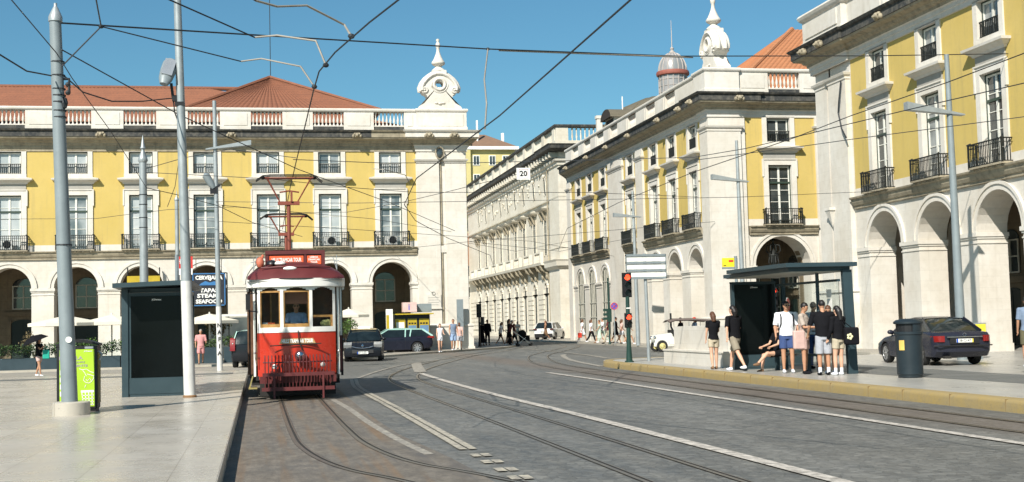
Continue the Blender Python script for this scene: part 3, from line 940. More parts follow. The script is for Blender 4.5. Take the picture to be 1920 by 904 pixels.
def parapet(B, root, path_T, u0, u1, opens, s, K, v=-0.14, th=0.42):
    """solid dies between baluster openings along a straight facade line"""
    T = path_T
    cur = u0
    z0, zb, z1 = 13.9 * s, 14.2 * s, 15.14 * s
    for c in opens + [None]:
        a = (c - 0.96) if c is not None else u1
        if a - cur > 0.01:
            B['parapet'].box(cur, a, v, v + th, z0, z1, 0, T)
            if a - cur > 0.7: B['parapet'].box(cur + 0.22, a - 0.22, v - 0.03, v, 14.24 * s, 15.0 * s, 0, T)
            B['parapet'].box(cur, a, v - 0.05, v + 0.02, z0, 14.16 * s, 0, T)
        if c is not None:
            B['moss'].box(c - 0.96, c + 0.96, v + 0.07, v + th - 0.02, z0, 14.2 * s, 0, T)
            Mx = T @ Matrix.Translation((0, v + 0.14, 0))
            place(root, Mx, c, K, 'balustrade')
            cur = c + 0.96

def new_B():
    return {k: MB() for k in ('wall', 'stucco', 'trim', 'inner', 'parapet', 'moss', 'mould')}
def finish_B(B, root):
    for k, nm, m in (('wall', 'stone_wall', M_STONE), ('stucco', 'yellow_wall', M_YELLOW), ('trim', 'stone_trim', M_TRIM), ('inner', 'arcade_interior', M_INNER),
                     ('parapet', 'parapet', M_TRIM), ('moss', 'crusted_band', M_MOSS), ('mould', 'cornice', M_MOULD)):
        if B[k].v:
            o_ = B[k].build(nm, m, root)
            if k in ('stucco', 'moss'): split_clusters(o_, 0.3)

def tiled_slope(mb, a, b, c, d, pitch=0.34, amp=0.055, rows=1):
    """roof plane a-b (eave) to d-c (ridge) laid with running rolls of tile from eave to ridge"""
    a, b, c, d = map(Vector, (a, b, c, d))
    L = (b - a).length
    n = max(2, int(L / pitch)) * 4
    nv = (b - a).cross(d - a).normalized()
    if nv.z < 0: nv = -nv
    vs = []
    for i in range(n + 1):
        t = i / n
        h = amp * abs(sin(pi * i / 4 * 1.0)) if True else 0
        for s_ in (0, 1):
            p = (a.lerp(b, t)).lerp(d.lerp(c, t), s_)
            vs.append(p + nv * h)
    mb.add(vs, [(2 * i, 2 * i + 2, 2 * i + 3, 2 * i + 1) for i in range(n)])

def finial_mesh():
    m = MB()
    half = [(1.39, 0), (1.39, .16), (1.30, .24), (1.0, .42), (.86, .60), (.80, .80), (.86, .95), (1.08, 1.08), (1.20, 1.24), (1.22, 1.45), (1.10, 1.74), (.90, 1.98), (.66, 2.18), (.44, 2.34)]
    N = len(half); th = 0.42
    hz, hr = 1.63, 0.24
    # front and back: quads between the outline and a ring round the hole
    outline = [(x, z) for x, z in half] + [(-x, z) for x, z in reversed(half)]
    ring = []
    for x, z in outline:
        a = atan2(z - hz, x); ring.append((hr * cos(a), hz + hr * sin(a)))
    n = len(outline)
    for y, fl in ((-th, 0), (th, 1)):
        vs = [(x, y, z) for x, z in outline] + [(x, y, z) for x, z in ring]
        m.add(vs, [(i, (i + 1) % n, (i + 1) % n + n, i + n) for i in range(n)])
    vs = [(x, -th, z) for x, z in outline] + [(x, th, z) for x, z in outline]
    m.add(vs, [(i, (i + 1) % n, (i + 1) % n + n, i + n) for i in range(n)])
    k = 20
    vs = [(hr * cos(2 * pi * i / k), y, hz + hr * sin(2 * pi * i / k)) for y in (-th, th) for i in range(k)]
    m.add(vs, [(i, (i + 1) % k, (i + 1) % k + k, i + k) for i in range(k)])
    for y in (-th, th):
        m.tube([(0.36 * cos(2 * pi * i / 24), y, hz + 0.36 * sin(2 * pi * i / 24)) for i in range(24)], 0.10, 8, closed=True)
        m.tube([(0.52 * cos(2 * pi * i / 24), y, hz + 0.52 * sin(2 * pi * i / 24)) for i in range(16)][11:] + [(0.52 * cos(2 * pi * i / 24), y, hz + 0.52 * sin(2 * pi * i / 24)) for i in range(12, 25)], 0.05, 6)
        # hood over the hole and its scrolls
        hood = [(-1.1, 1.25), (-1.12, 1.45), (-1.0, 1.72), (-0.78, 1.98), (-0.5, 2.2), (-0.2, 2.32), (0.2, 2.32), (0.5, 2.2), (0.78, 1.98), (1.0, 1.72), (1.12, 1.45), (1.1, 1.25)]
        m.tube([(x, y, z) for x, z in hood], 0.11, 8)
        for sg in (-1, 1):
            m.tube([(sg * (0.95 + 0.16 * cos(t)), y, 1.26 + 0.16 * sin(t)) for t in [i * 0.6 for i in range(10)]], 0.08, 8)
            m.ball((sg * 0.95, y, 1.26), (0.09, 0.14, 0.09), 8)
            m.ball((sg * 0.22, y, 0.42), (0.14, 0.08, 0.07), 8)
        m.ball((0, y, 0.38), (0.15, 0.1, 0.09), 8)
    for yy in (-0.2, 0.2):
        for sg in (-1, 1): m.tube([(sg * x, yy, z) for x, z in ((1.22, 1.2), (1.26, 1.45), (1.14, 1.74), (0.93, 2.0), (0.68, 2.2), (0.44, 2.36))], 0.13, 8)
    m.poly([(-0.46, -0.42), (0.46, -0.42), (0.46, 0.42), (-0.46, 0.42)], 2.30, 2.56)
    m.lathe([(0.46, 2.56), (0.36, 2.68), (0.22, 2.78), (0.20, 2.86), (0.30, 2.92), (0.40, 2.98), (0.44, 3.06), (0.42, 3.14), (0.32, 3.28), (0.24, 3.45), (0.16, 3.65), (0.105, 3.85), (0.10, 4.05), (0.14, 4.12), (0.155, 4.25), (0.13, 4.36), (0.08, 4.42), (0.07, 4.46), (0.115, 4.54), (0.10, 4.63), (0.0, 4.67)], n=16)
    return m.mesh('finial', [M_TRIM], 45)
M_OPEN = paint('dark_street_window', (0.028, 0.036, 0.034), 0.4, var=0.3, spec=0.15)

# ------------------------------------------------------------------ yellow building across the square
FINIAL = finial_mesh()
SL = 1.0
KL = make_kit(SL, M_GLASS_CURT, 'L')
rootL = thing('arcade_building', 'long yellow arcaded building with red tiled roof behind the tram', 'building', (0, 80, 0))
B = new_B(); I4 = Matrix.Identity(4)
cL = [8.20 - 3.79 * k for k in range(13)][::-1]
uL0 = cL[0] - 1.9
bay_run(B, rootL, I4, uL0, 9.82, cL, SL, KL, r=1.26, thick=1.25, depth=4.8)
# corner tower of paired pilasters
B['wall'].box(9.82, 13.05, -0.05, 1.2, 0, 12.64); B['wall'].box(9.82, 13.0, 1.2, 14.0, 0, 12.64)
pilaster(B, I4, 9.86, 11.28, 0.20, SL, base=False); pilaster(B, I4, 11.66, 13.0, 0.20, SL, base=False)
B['trim'].box(11.28, 11.66, -0.13, 0.0, 6.2, 6.62)
B['wall'].box(9.72, 13.24, -0.36, 1.0, 0.0, 1.52); B['wall'].box(9.64, 13.30, -0.42, 1.0, 0.0, 0.25)
B['trim'].sweep([(9.72, 0.0), (9.72, -0.36), (13.24, -0.36), (13.24, 2.0)], [(0, 1.50), (0.06, 1.53), (0.06, 1.62), (-0.2, 1.70)])
B['wall'].box(10.1, 11.9, -0.385, -0.35, 0.42, 1.35)
string_course(B['mould'], [(uL0, -0.012), (9.80, -0.012)], SL)
pathL = [(uL0, 0.0), (9.84, 0.0), (9.84, -0.20), (13.05, -0.20), (13.05, 20)]
B['mould'].sweep([(uL0, 0), (9.84, 0)], ENT_A); B['mould'].sweep([(uL0, 0), (9.84, 0)], ENT_B); B['moss'].sweep([(uL0, 0), (7.0, 0)], ENT_C)
B['mould'].sweep([(7.0, 0), (9.84, 0)], ENT_C)
B['trim'].sweep(pathL[1:], ENT_A); B['mould'].sweep(pathL[1:], ENT_B); B['trim'].sweep(pathL[1:], ENT_C)
parapet(B, rootL, I4, uL0, 9.9, [c - 0.03 for c in cL], SL, KL)
B['parapet'].box(9.9, 13.1, -0.34, 1.3, 13.9, 15.14); B['parapet'].box(9.98, 12.9, -0.37, -0.33, 14.22, 15.0)
B['parapet'].box(12.7, 13.1, 1.3, 20, 13.9, 15.14)
B['parapet'].sweep([(uL0, -0.14), (9.9, -0.14), (9.9, -0.34), (13.1, -0.34), (13.1, 20)], [(0.0, 15.12), (0.05, 15.14), (0.09, 15.2), (0.10, 15.28), (0.06, 15.33), (-0.46, 15.33), (-0.46, 15.12)])
B['parapet'].sweep([(9.9, -0.34), (13.1, -0.34), (13.1, 20)], [(0.0, 13.9), (0.05, 13.9), (0.05, 14.16), (0.0, 14.2)])
B['parapet'].box(9.95, 13.05, -0.3, 1.25, 15.13, 15.32)
for u in (-9.2, -1.55, 6.1, 10.6, 12.2): place(rootL, I4 if u < 9 else Matrix.Translation((0, -0.2, 0)), u, KL, 'gargoyle')
f = link('finial', FINIAL, rootL, (11.46, 0.35, 15.32))
# body behind the facade
B['wall'].box(uL0, 13.0, 5.1, 18.0, 0.0, 13.9); B['wall'].box(uL0, 13.0, 0.25, 5.1, 6.25, 13.85)
m = MB(); m.box(12.70, 13.0, 0.5, 5.0, 0, 6.2)
m.build('end_wall', M_STONE, rootL)
finish_B(B, rootL)
m = MB()
ez = 14.25
tiled_slope(m, (uL0, 0.35, ez), (9.6, 0.35, ez), (-3.2, 8.0, 18.0), (uL0, 8.0, 18.0))
m.build('roof', M_TILE, rootL)
m = MB()
tiled_slope(m, (-4.4, 2.7, 15.75), (7.9, 2.4, 15.65), (0.95, 8.4, 18.85), (0.8, 8.4, 18.85))
m.add([(7.9, 2.4, 15.6), (7.9, 15, 15.6), (0.9, 8.4, 18.85), (-4.4, 2.7, 15.7), (-4.4, 15, 15.7)], [(0, 1, 2), (3, 2, 4)])
m.tube([(-4.4, 2.7, 15.8), (0.9, 8.35, 18.92)], 0.13, 6); m.tube([(7.9, 2.4, 15.7), (0.9, 8.35, 18.92)], 0.13, 6)
m.build('pavilion_roof', M_TILE, rootL)
m = MB(); m.tube([(0.95, 8.4, 18.8), (0.95, 8.4, 25.5)], 0.03, 6); m.build('lightning_rod', M_WIRE, rootL)
m = MB(); m.tube([(uL0, 8.0, 18.02), (-1.0, 8.0, 18.02)], 0.14, 8); m.box(uL0, 9.6, 0.30, 0.36, 13.9, 14.25)
m.build('roof_ridge', M_TILE, rootL)
# plaque, oval lamp bracket on the corner pilasters
m = MB()
m.box(10.28, 11.22, -0.27, -0.20, 2.72, 3.55); m.prism([(10.5, 3.55), (11.0, 3.55), (10.95, 3.72), (10.85, 3.82), (10.65, 3.82), (10.55, 3.72)], -0.27, -0.20)
m.box(10.22, 11.28, -0.30, -0.20, 2.64, 2.72)
m.tube([(10.75 + 0.1 * cos(i * pi / 8), -0.28, 3.62 + 0.1 * sin(i * pi / 8)) for i in range(16)], 0.025, 6, closed=True, mat=1)
for k in range(4): m.box(10.40 + 0.04 * (k % 2), 11.10 - 0.05 * (k % 2), -0.276, -0.27, 3.34 - 0.15 * k, 3.37 - 0.15 * k, 1)
m.build('wall_plaque', [M_TRIM, M_GREYST], rootL)
m = MB()
m.tube([(11.32 + 0.27 * cos(i * pi / 10), -0.42, 12.5 + 0.38 * sin(i * pi / 10)) for i in range(20)], 0.04, 6, closed=True)
m.ball((11.32, -0.34, 12.5), (0.2, 0.08, 0.3), 10, 1)
m.build('wall_lantern', [M_MOULD, M_GLASS], rootL)
m = MB(); m.tube([(11.40, -0.07, 1.6), (11.40, -0.07, 12.1)], 0.06, 8); m.build('drain_pipe', M_MOULD, rootL)

# ------------------------------------------------------------------ building along the receding street, with the second finial
SM = 1.025
KM = make_kit(SM, M_GLASS, 'M')
rootM = thing('arcade_building', 'yellow corner building with a stone finial and glass lantern dome along the receding street', 'building', (25.0, 67.8, 0))
B = new_B()
TS = Matrix(((0, 1, 0, 0), (-1, 0, 0, 0), (0, 0, 1, 0), (0, 0, 0, 1)))      # u runs back towards the corner, v into the house
def U(d): return -d
bay_run(B, rootM, TS, U(12.6), U(1.3), [U(10.5), U(6.8), U(2.9)], SM, KM, r=1.2, thick=1.9, depth=6.0)
bay_run(B, rootM, TS, U(17.4), U(14.2), [U(15.8)], SM, KM, arches=False)
bay_run(B, rootM, TS, U(32.5), U(21.1), [U(30.2), U(26.7), U(22.9)], SM, KM, r=1.05, glazed=True)
for a, b_, o in ((14.2, 12.6, 0.14), (21.1, 17.4, 0.14), (33.7, 32.5, 0.14)):
    pilaster(B, TS, U(a), U(b_), o, SM, base=False)
# corner pier
B['wall'].box(-0.12, 2.05, -0.12, 1.3, 0, 12.64 * SM)
B['wall'].box(-0.24, 1.75, -0.24, 1.05, 0, 12.0 * SM)
B['wall'].box(-0.40, 2.15, -0.40, 1.4, 0, 1.5 * SM)
B['trim'].sweep([(-0.24, 1.05), (-0.24, -0.24), (1.75, -0.24), (1.75, 0.1)], sc([(0.0, 11.80), (0.04, 11.83), (0.04, 11.92), (0.12, 12.0), (0.16, 12.1), (0.0, 12.14)], SM))
B['trim'].sweep([(-0.40, 1.4), (-0.40, -0.40), (2.15, -0.40), (2.15, 0.1)], sc([(0.0, 1.5), (0.06, 1.53), (0.06, 1.6), (-0.2, 1.66)], SM))
# front
bay_run(B, rootM, I4, 2.05, 6.3, [4.1], SM, KM, r=1.66, thick=1.7, depth=6.5, doors=False)
pilaster(B, I4, 6.3, 8.2, 0.14, SM, base=False)
cF = [12.1 + 4.3 * k for k in range(5)]
bay_run(B, rootM, I4, 8.2, 34.2, cF, SM, KM, arches=False)
Mlow = Matrix.Translation((0, 0, -3.35))
for c in cF[:3]: place(rootM, Mlow, c, KM, 'window'); place(rootM, Mlow, c, KM, 'balcony')
m = MB(); m.prism([(11.0, 0.0), (13.3, 0.0), (13.3, 2.3), (12.9, 2.65), (11.4, 2.65), (11.0, 2.3)], -0.04, -0.01); m.build('shop_opening', M_BLACK, rootM)
pM = [(0.0, 33.7), (0.0, 1.3), (-0.12, 1.3), (-0.12, -0.12), (2.05, -0.12), (2.05, 0.0), (34.2, 0.0)]
B['trim'].sweep(pM, sc(ENT_A, SM)); B['mould'].sweep(pM, sc(ENT_B, SM)); B['moss'].sweep(pM, sc(ENT_C, SM))
string_course(B['mould'], [(-0.012, 32.5), (-0.012, 21.1)], SM); string_course(B['mould'], [(-0.012, 17.4), (-0.012, 14.2)], SM)
string_course(B['mould'], [(-0.012, 12.6), (-0.012, 1.3)], SM); string_course(B['mould'], [(2.15, -0.012), (6.25, -0.012)], SM)
string_course(B['mould'], [(8.25, -0.012), (34.2, -0.012)], SM)
parapet(B, rootM, TS, U(33.7), U(1.5), [U(30.4), U(26.6), U(22.8), U(19.1), U(14.6), U(10.4), U(6.4)], SM, KM)
parapet(B, rootM, I4, 1.7, 34.2, [4.1 + 0.4] + cF, SM, KM)
B['parapet'].box(-0.3, 1.75, -0.3, 1.6, 13.9 * SM, 15.14 * SM)
pp = [(-0.14, 33.7), (-0.14, 1.6), (-0.3, 1.6), (-0.3, -0.3), (1.75, -0.3), (1.75, -0.14), (34.2, -0.14)]
B['parapet'].sweep(pp, sc([(0.0, 15.12), (0.05, 15.14), (0.09, 15.2), (0.10, 15.28), (0.06, 15.33), (-0.46, 15.33), (-0.46, 15.12)], SM))
B['parapet'].sweep([(-0.3, 1.6), (-0.3, -0.3), (1.75, -0.3)], sc([(0.0, 13.9), (0.05, 13.9), (0.05, 14.16), (0.0, 14.2)], SM))
B['parapet'].box(-0.2, 1.7, -0.2, 1.55, 15.1 * SM, 15.32 * SM)
for d in (3.0, 7.0, 13.5, 19.0, 24.5, 31): place(rootM, TS, U(d), KM, 'gargoyle')
place(rootM, Matrix.Translation((0, -0.12, 0)), 1.5, KM, 'gargoyle'); place(rootM, TS @ Matrix.Translation((0, -0.12, 0)), U(0.6), KM, 'gargoyle')
f = link('finial', FINIAL, rootM); f.matrix_local = Matrix.Translation((0.95, 1.3, 15.32 * SM)) @ Matrix.Rotation(pi / 2, 4, 'Z')
B['wall'].box(6.6, 34.2, 6.5, 33.7, 0, 13.9 * SM); B['wall'].box(0.26, 34.2, 0.26, 33.6, 6.26 * SM, 13.85 * SM)
B['wall'].box(0.35, 6.6, 12.7, 33.6, 0, 6.2 * SM)
B['wall'].box(0.1, 6.6, 33.6, 33.7, 0, 13.9 * SM)
finish_B(B, rootM)
# inner arches and iron lamp seen through the front arch
m = MB()
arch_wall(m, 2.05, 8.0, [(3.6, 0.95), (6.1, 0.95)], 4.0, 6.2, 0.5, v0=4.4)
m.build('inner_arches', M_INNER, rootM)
for c in (3.6, 6.1):
    g_ = MB(); n = 12
    pts = [(c - .95, 0.0), (c + .95, 0.0)] + [(c + .95 * cos(pi * k / n), 4.0 + .95 * sin(pi * k / n)) for k in range(n + 1)]
    g_.prism(pts, 4.62, 4.64); w = g_.build('inner_window', M_GLASS, rootM)
    f = MB()
    for x in (-0.9, -0.32, 0.32, 0.9): f.box(c + x - 0.03, c + x + 0.03, 4.54, 4.61, 0.6, 4.0 + sqrt(0.95 ** 2 - x * x) - 0.03)
    for z in (2.2, 3.1, 4.0): f.box(c - .92, c + .92, 4.53, 4.6, z - 0.035, z + 0.035)
    f.build('frame', M_FRAME_DIM, w)
m = MB()
m.tube([(3.75, 0.5, 6.0), (3.75, 0.5, 5.3)], 0.05, 8)
for k in range(8):
    a = 2 * pi * k / 8
    m.tube([(3.75, 0.5, 5.75), (3.75 + 0.38 * cos(a), 0.5 + 0.38 * sin(a), 5.65), (3.75 + 0.42 * cos(a), 0.5 + 0.42 * sin(a), 5.35), (3.75 + 0.2 * cos(a), 0.5 + 0.2 * sin(a), 5.15)], 0.035, 6)
    m.tube([(3.75 + 0.22 * cos(a), 0.5 + 0.22 * sin(a), 5.2), (3.75 + 0.30 * cos(a), 0.5 + 0.30 * sin(a), 4.7), (3.75 + 0.14 * cos(a), 0.5 + 0.14 * sin(a), 4.35)], 0.03, 6)
m.lathe([(0.02, 4.2), (0.15, 4.33), (0.12, 4.5), (0.3, 5.1), (0.2, 5.25), (0.08, 5.4)], (3.75, 0.5, 0), 10)
m.build('hanging_lantern', M_IRON, rootM)
# roof: hipped orange tiles over the front, dark dome with its glazed lantern further back
m = MB()
tiled_slope(m, (1.6, 0.5, 14.4), (34.2, 0.5, 14.4), (34.2, 9.0, 20.2), (9.2, 9.0, 20.2))
tiled_slope(m, (1.3, 18.0, 14.4), (1.3, 0.5, 14.4), (9.2, 9.0, 20.2), (9.2, 10.0, 20.2))
m.tube([(1.45, 0.6, 14.5), (9.2, 9.0, 20.25)], 0.15, 8)
m.build('roof', M_TILE2, rootM)
M_SLATE = tile_mat('brown_slate', (0.145, 0.125, 0.085), (0.11, 0.095, 0.065), (0.07, 0.06, 0.045))
m = MB()
dc = (12.9, 44.2)
prof = [(8.2, 15.5), (7.4, 18.3), (6.3, 19.9), (4.8, 21.1), (3.0, 21.85), (1.6, 22.1)]
m.lathe(prof, (dc[0], dc[1], 0), 48)
for k in range(24):
    a = 2 * pi * k / 24
    m.tube([(dc[0] + r * cos(a) * 1.004, dc[1] + r * sin(a) * 1.004, z) for r, z in prof], 0.06, 5)
m.build('dome', M_SLATE, rootM, 30)
dome_ch = [c for c in rootM.children if c.name.startswith('dome')][0]
m = MB()
lc = (dc[0], dc[1], 0)
m.M = Matrix.Translation((0, 0, 1.0))
m.lathe([(1.42, 20.7), (1.42, 20.95), (1.28, 21.0), (1.28, 23.1)], lc, 20, 0)
m.lathe([(1.28, 23.1), (1.5, 23.14), (1.55, 23.3), (1.5, 23.5), (1.32, 23.55)], lc, 24, 1)
hz = [(1.30 * cos(t), 23.55 + 1.75 * sin(t)) for t in [i * pi / 2 / 8 for i in range(9)]]
m.lathe(hz[:-1] + [(0.0, 25.3)], lc, 20, 0)
for k in range(16):
    a = 2 * pi * k / 16 + 0.1
    m.tube([(lc[0] + 1.30 * cos(a), lc[1] + 1.30 * sin(a), 20.9), (lc[0] + 1.30 * cos(a), lc[1] + 1.30 * sin(a), 23.1)], 0.05, 5, 2)
    m.tube([(lc[0] + (r + .015) * cos(a), lc[1] + (r + .015) * sin(a), z) for r, z in hz[:-1]], 0.045, 5, 2)
for z in (21.5, 22.1, 22.7): m.tube([(lc[0] + 1.30 * cos(2 * pi * i / 24), lc[1] + 1.30 * sin(2 * pi * i / 24), z) for i in range(24)], 0.03, 4, 2, closed=True)
m.lathe([(0.25, 25.2), (0.3, 25.35), (0.12, 25.5), (0.2, 25.7), (0.05, 25.85), (0.022, 28.3), (0.0, 28.4)], lc, 10, 2)
m.build('lantern', [glass_dark('lantern_glass', (0.20, 0.21, 0.21), 0.3, (0.30, 0.28, 0.27)), paint('rusty_red_ring', (0.27, 0.085, 0.06), 0.7), paint('pale_lantern_ribs', (0.40, 0.36, 0.33), 0.6)], dome_ch, 40)
# dormers on the dome edge
def dormer(x, y, z, w, h, d, nm):
    m = MB(Matrix.Translation((x, y, z)))
    m.box(0, d, 0, w, 0, h, 0)
    m.prism([(-0.2, h - 0.05), (d, h - 0.05), (d, h + 0.5), (-0.2, h + 0.5)], w / 2 - 0.02, w / 2 + 0.02, 1)
    n = 8
    vs = []
    for k in range(n + 1):
        a = pi * k / n
        for xx in (-0.35, d): vs.append((xx, w / 2 - (w / 2 + 0.25) * cos(a), h - 0.1 + (0.75 if nm == 'dormer' else 0.9) * sin(a)))
    m.add(vs, [(2 * k, 2 * k + 1, 2 * k + 3, 2 * k + 2) for k in range(n)], 1)
    m.add([vs[2 * k] for k in range(n + 1)], [tuple(range(n + 1))], 2)
    m.box(-0.03, 0.0, 0.25, w - 0.25, 0.2, h - 0.15, 2)
    m.build(nm, [M_FRAME_DIM, M_SLATE, paint('dormer_dark', (0.03, 0.022, 0.018), 0.8)], rootM)
dormer(1.5, 24.6, 16.0, 2.4, 1.1, 5.0, 'dormer')
m = MB(); m.box(2.45, 2.90, 33.0, 33.4, 13.4, 18.4); m.box(2.39, 2.96, 32.94, 33.46, 18.25, 18.5)
m.build('chimney', M_TRIM, rootM)
m = MB(); m.tube([(2.9, 27.0, 16.5), (2.9, 27.0, 19.0)], 0.05, 6); m.build('antenna', M_WHITE, rootM)

# ------------------------------------------------------------------ the near yellow building on the other side
SR = 1.045
KR = make_kit(SR, M_GLASS, 'R')
rootR = thing('arcade_building', 'near yellow arcaded building behind the parked dark saloon car', 'building', (26.5, 57.0, 0))
B = new_B()
def V(Yw): return -(Yw - 57.0)       # u grows towards the camera
cR = [V(50.75 - 4.33 * k) for k in range(9)]
bay_run(B, rootR, TS, V(53.3), V(14.0), cR, SR, KR, r=1.47, thick=1.25, depth=6.0)
# giant corner piers
B['wall'].box(0.0, 2.4, V(57.0) * -1 - 1.6, 0.0, 0, 12.64 * SR)
B['wall'].box(0.0, 2.4, -3.7, -1.45, 0, 12.64 * SR)
B['wall'].box(-0.14, 0.4, -1.45, -0.2, 0, 12.0 * SR); B['wall'].box(-0.22, 0.4, -3.55, -1.75, 0, 12.0 * SR)
B['trim'].sweep([(0.1, -0.2), (-0.14, -0.2), (-0.14, -1.45), (0.1, -1.45)], sc([(0.0, 11.80), (0.04, 11.83), (0.04, 11.92), (0.12, 12.0), (0.16, 12.1), (0.0, 12.14)], SR))
B['trim'].sweep([(0.1, -1.75), (-0.22, -1.75), (-0.22, -3.55), (0.1, -3.55)], sc([(0.0, 11.80), (0.04, 11.83), (0.04, 11.92), (0.12, 12.0), (0.16, 12.1), (0.0, 12.14)], SR))
B['wall'].box(-0.36, 2.0, -3.62, 0.14, 0.0, 2.55 * SR); B['trim'].box(-0.42, 2.0, -3.68, 0.20, 2.55 * SR, 2.66 * SR)
# north end with its own arch
TN = Matrix(((-1, 0, 0, 0), (0, -1, 0, 0), (0, 0, 1, 0), (0, 0, 0, 1)))
arch_wall(B['wall'], -12.0, -2.4, [(-4.3, 1.6), (-8.7, 1.6)], 4.4 * SR, 6.1 * SR, 0.9, M=TN)
for c in (-4.3, -8.7): archivolt(B['trim'], c, 1.6, 4.4 * SR, M=TN)
holed(B['stucco'], -12.0, -2.4, 6.6 * SR, 12.66 * SR, [], 0, 0, TN)
B['trim'].quad((-12, 0, 6.1 * SR), (-2.4, 0, 6.1 * SR), (-2.4, 0, 6.6 * SR), (-12, 0, 6.6 * SR), 0, TN)
pR = [(12.0, 0.12), (-0.12, 0.12), (-0.12, -3.7), (0.0, -3.7), (0.0, -43.0)]
B['trim'].sweep(pR, sc(ENT_A, SR)); B['mould'].sweep(pR, sc(ENT_B, SR)); B['moss'].sweep(pR, sc(ENT_C, SR))
string_course(B['mould'], [(-0.012, -3.7), (-0.012, -43.0)], SR)
parapet(B, rootR, TS, V(53.2), V(14.0), [V(50.9 - 2.1 - 4.35 * k) for k in range(8)], SR, KR)
B['parapet'].box(-0.42, 2.2, -3.8, 0.35, 13.9 * SR, 15.14 * SR)
B['parapet'].box(-0.47, 2.2, -3.4, 0.0, 14.3 * SR, 15.0 * SR)
B['parapet'].sweep([(12, 0.35), (-0.42, 0.35), (-0.42, -3.8), (-0.14, -3.8), (-0.14, -43)], sc([(0.0, 15.12), (0.07, 15.16), (0.14, 15.24), (0.20, 15.36), (0.14, 15.46), (-0.46, 15.46), (-0.46, 15.12)], SR))
B['parapet'].sweep([(12, 0.35), (-0.42, 0.35), (-0.42, -3.8), (-0.14, -3.8)], sc([(0.0, 13.9), (0.06, 13.9), (0.06, 14.16), (0.0, 14.2)], SR))
for Yw in (56.2, 54.4, 49.0, 44.5, 40.2): place(rootR, TS if Yw < 53 else TS @ Matrix.Translation((0, -0.2, 0)), V(Yw), KR, 'gargoyle')
B['wall'].box(0.26, 12.0, -43.0, -0.95, 6.26 * SR, 13.85 * SR)
B['wall'].box(6.05, 12.0, -43.0, -5.0, 0, 6.2 * SR)
finish_B(B, rootR)
m = MB(); tiled_slope(m, (0.9, -42.8, 14.9), (0.9, -1.0, 14.9), (6, -6, 17.2), (6, -42.8, 17.2)); m.build('roof', M_TILE2, rootR)
# cable hanging down the giant pier
m = MB(); m.tube([(-0.30, -3.3, 12.3), (-0.34, -3.1, 11.4), (-0.30, -2.9, 10.9), (-0.36, -3.3, 10.1), (-0.45, -3.9, 9.6)], 0.035, 6); m.build('loose_cable', M_WIRE, rootR)
m = MB(); m.box(-0.5, -0.22, -2.0, -1.4, 6.5, 6.62); m.add([(-0.22, -1.95, 6.5), (-0.22, -1.45, 6.5), (-0.48, -1.95, 6.5), (-0.48, -1.45, 6.5), (-0.22, -1.7, 5.7)], [(0, 2, 4), (2, 3, 4), (3, 1, 4), (1, 0, 4)])
m.build('stone_bracket', M_TRIM, rootR)
# ================================================================== ORNATE GREY STONE BUILDING FURTHER UP THE STREET
rootB = thing('stone_building', 'ornate pale stone building with bracketed balconies and oval attic openings up the street', 'building', (28.0, 117.0, 0))
YB = [6.4, 11.6, 16.8, 21.4, 25.8, 30.2, 35.0, 40.2, 45.4]
LB = 54.0
w = MB(); tr = MB(); mo = MB(); ms = MB()
TB = TS
# facade plane toward the street
holes = []
for d in YB:
    holes.append((-d - 0.5, -d + 0.5, 0.6, 5.2))
    holes.append((-d - 0.62, -d + 0.62, 8.3, 12.1))
    holes.append((-d - 0.36, -d + 0.36, 14.2, 15.9))
holed(w, -LB, 0.0, 0.0, 17.0, holes, 0.0, 0, TB)
w.box(0.35, 34.0, 0.0, LB, 0.0, 17.0)
w.quad((0, 0, 0), (0, 0, 17.0), (34, 0, 17.0), (34, 0, 0))
# corner pier, rusticated ground floor
w.box(-0.28, 3.2, -0.28, 4.0, 0, 6.6); w.box(-0.16, 3.0, -0.16, 3.8, 7.5, 16.9)
w.box(-0.4, 3.4, -0.4, 4.2, 0, 1.6)
for k in range(len(YB)):
    a = YB[k]
    for z in [0.9 + 0.5 * i for i in range(8)]:
        b = YB[k + 1] if k + 1 < len(YB) else LB
        w.box(-0.13, 0.0, a + 1.25, b - 1.25, z, z + 0.43)
for d in YB:
    for sg in (-1, 1):
        a, b = sorted((d + sg * 0.5, d + sg * 0.78)); tr.box(-0.07, 0.25, a, b, 0.3, 5.2)
    n = 10
    for k in range(n):
        a1, a2 = pi * k / n, pi * (k + 1) / n
        tr.bar((-0.02, d - 0.63 * cos(a1), 5.0 + 0.63 * sin(a1)), (-0.02, d - 0.63 * cos(a2), 5.0 + 0.63 * sin(a2)), 0.3, 0.26)
        mo.box(-0.16, 0.28, d - 0.8, d + 0.8, 4.32, 4.46)
string = [(0.0, 7.0), (0.22, 7.05), (0.30, 7.18), (0.95, 7.22), (1.02, 7.48), (-0.1, 7.52)]
tr.sweep([(0.0, LB), (0.0, 4.6)], string)
tr.sweep([(-0.28, 4.6), (-0.28, -0.28), (34, -0.28)], [(0, 6.6), (0.15, 6.7), (0.35, 6.9), (0.4, 7.3), (0.5, 7.5), (-0.3, 7.55)])
tr.sweep([(-0.16, 4.2), (-0.16, -0.16), (34, -0.16)], [(0, 8.6), (0.06, 8.62), (0.06, 8.72), (0.0, 8.74)])
tr.sweep([(-0.16, LB), (-0.16, -0.16), (34, -0.16)], [(-0.2, 13.4), (0.02, 13.42), (0.04, 13.55), (-0.2, 13.57)])
tr.sweep([(0.0, LB), (0.0, 4.0), (-0.16, 4.0), (-0.16, -0.16), (34, -0.16)], [(0.0, 16.4), (0.12, 16.45), (0.14, 16.7), (0.3, 16.8), (0.34, 17.0), (0.0, 17.05)])
w.box(0.0, 34, 0.0, LB, 16.9, 18.0)
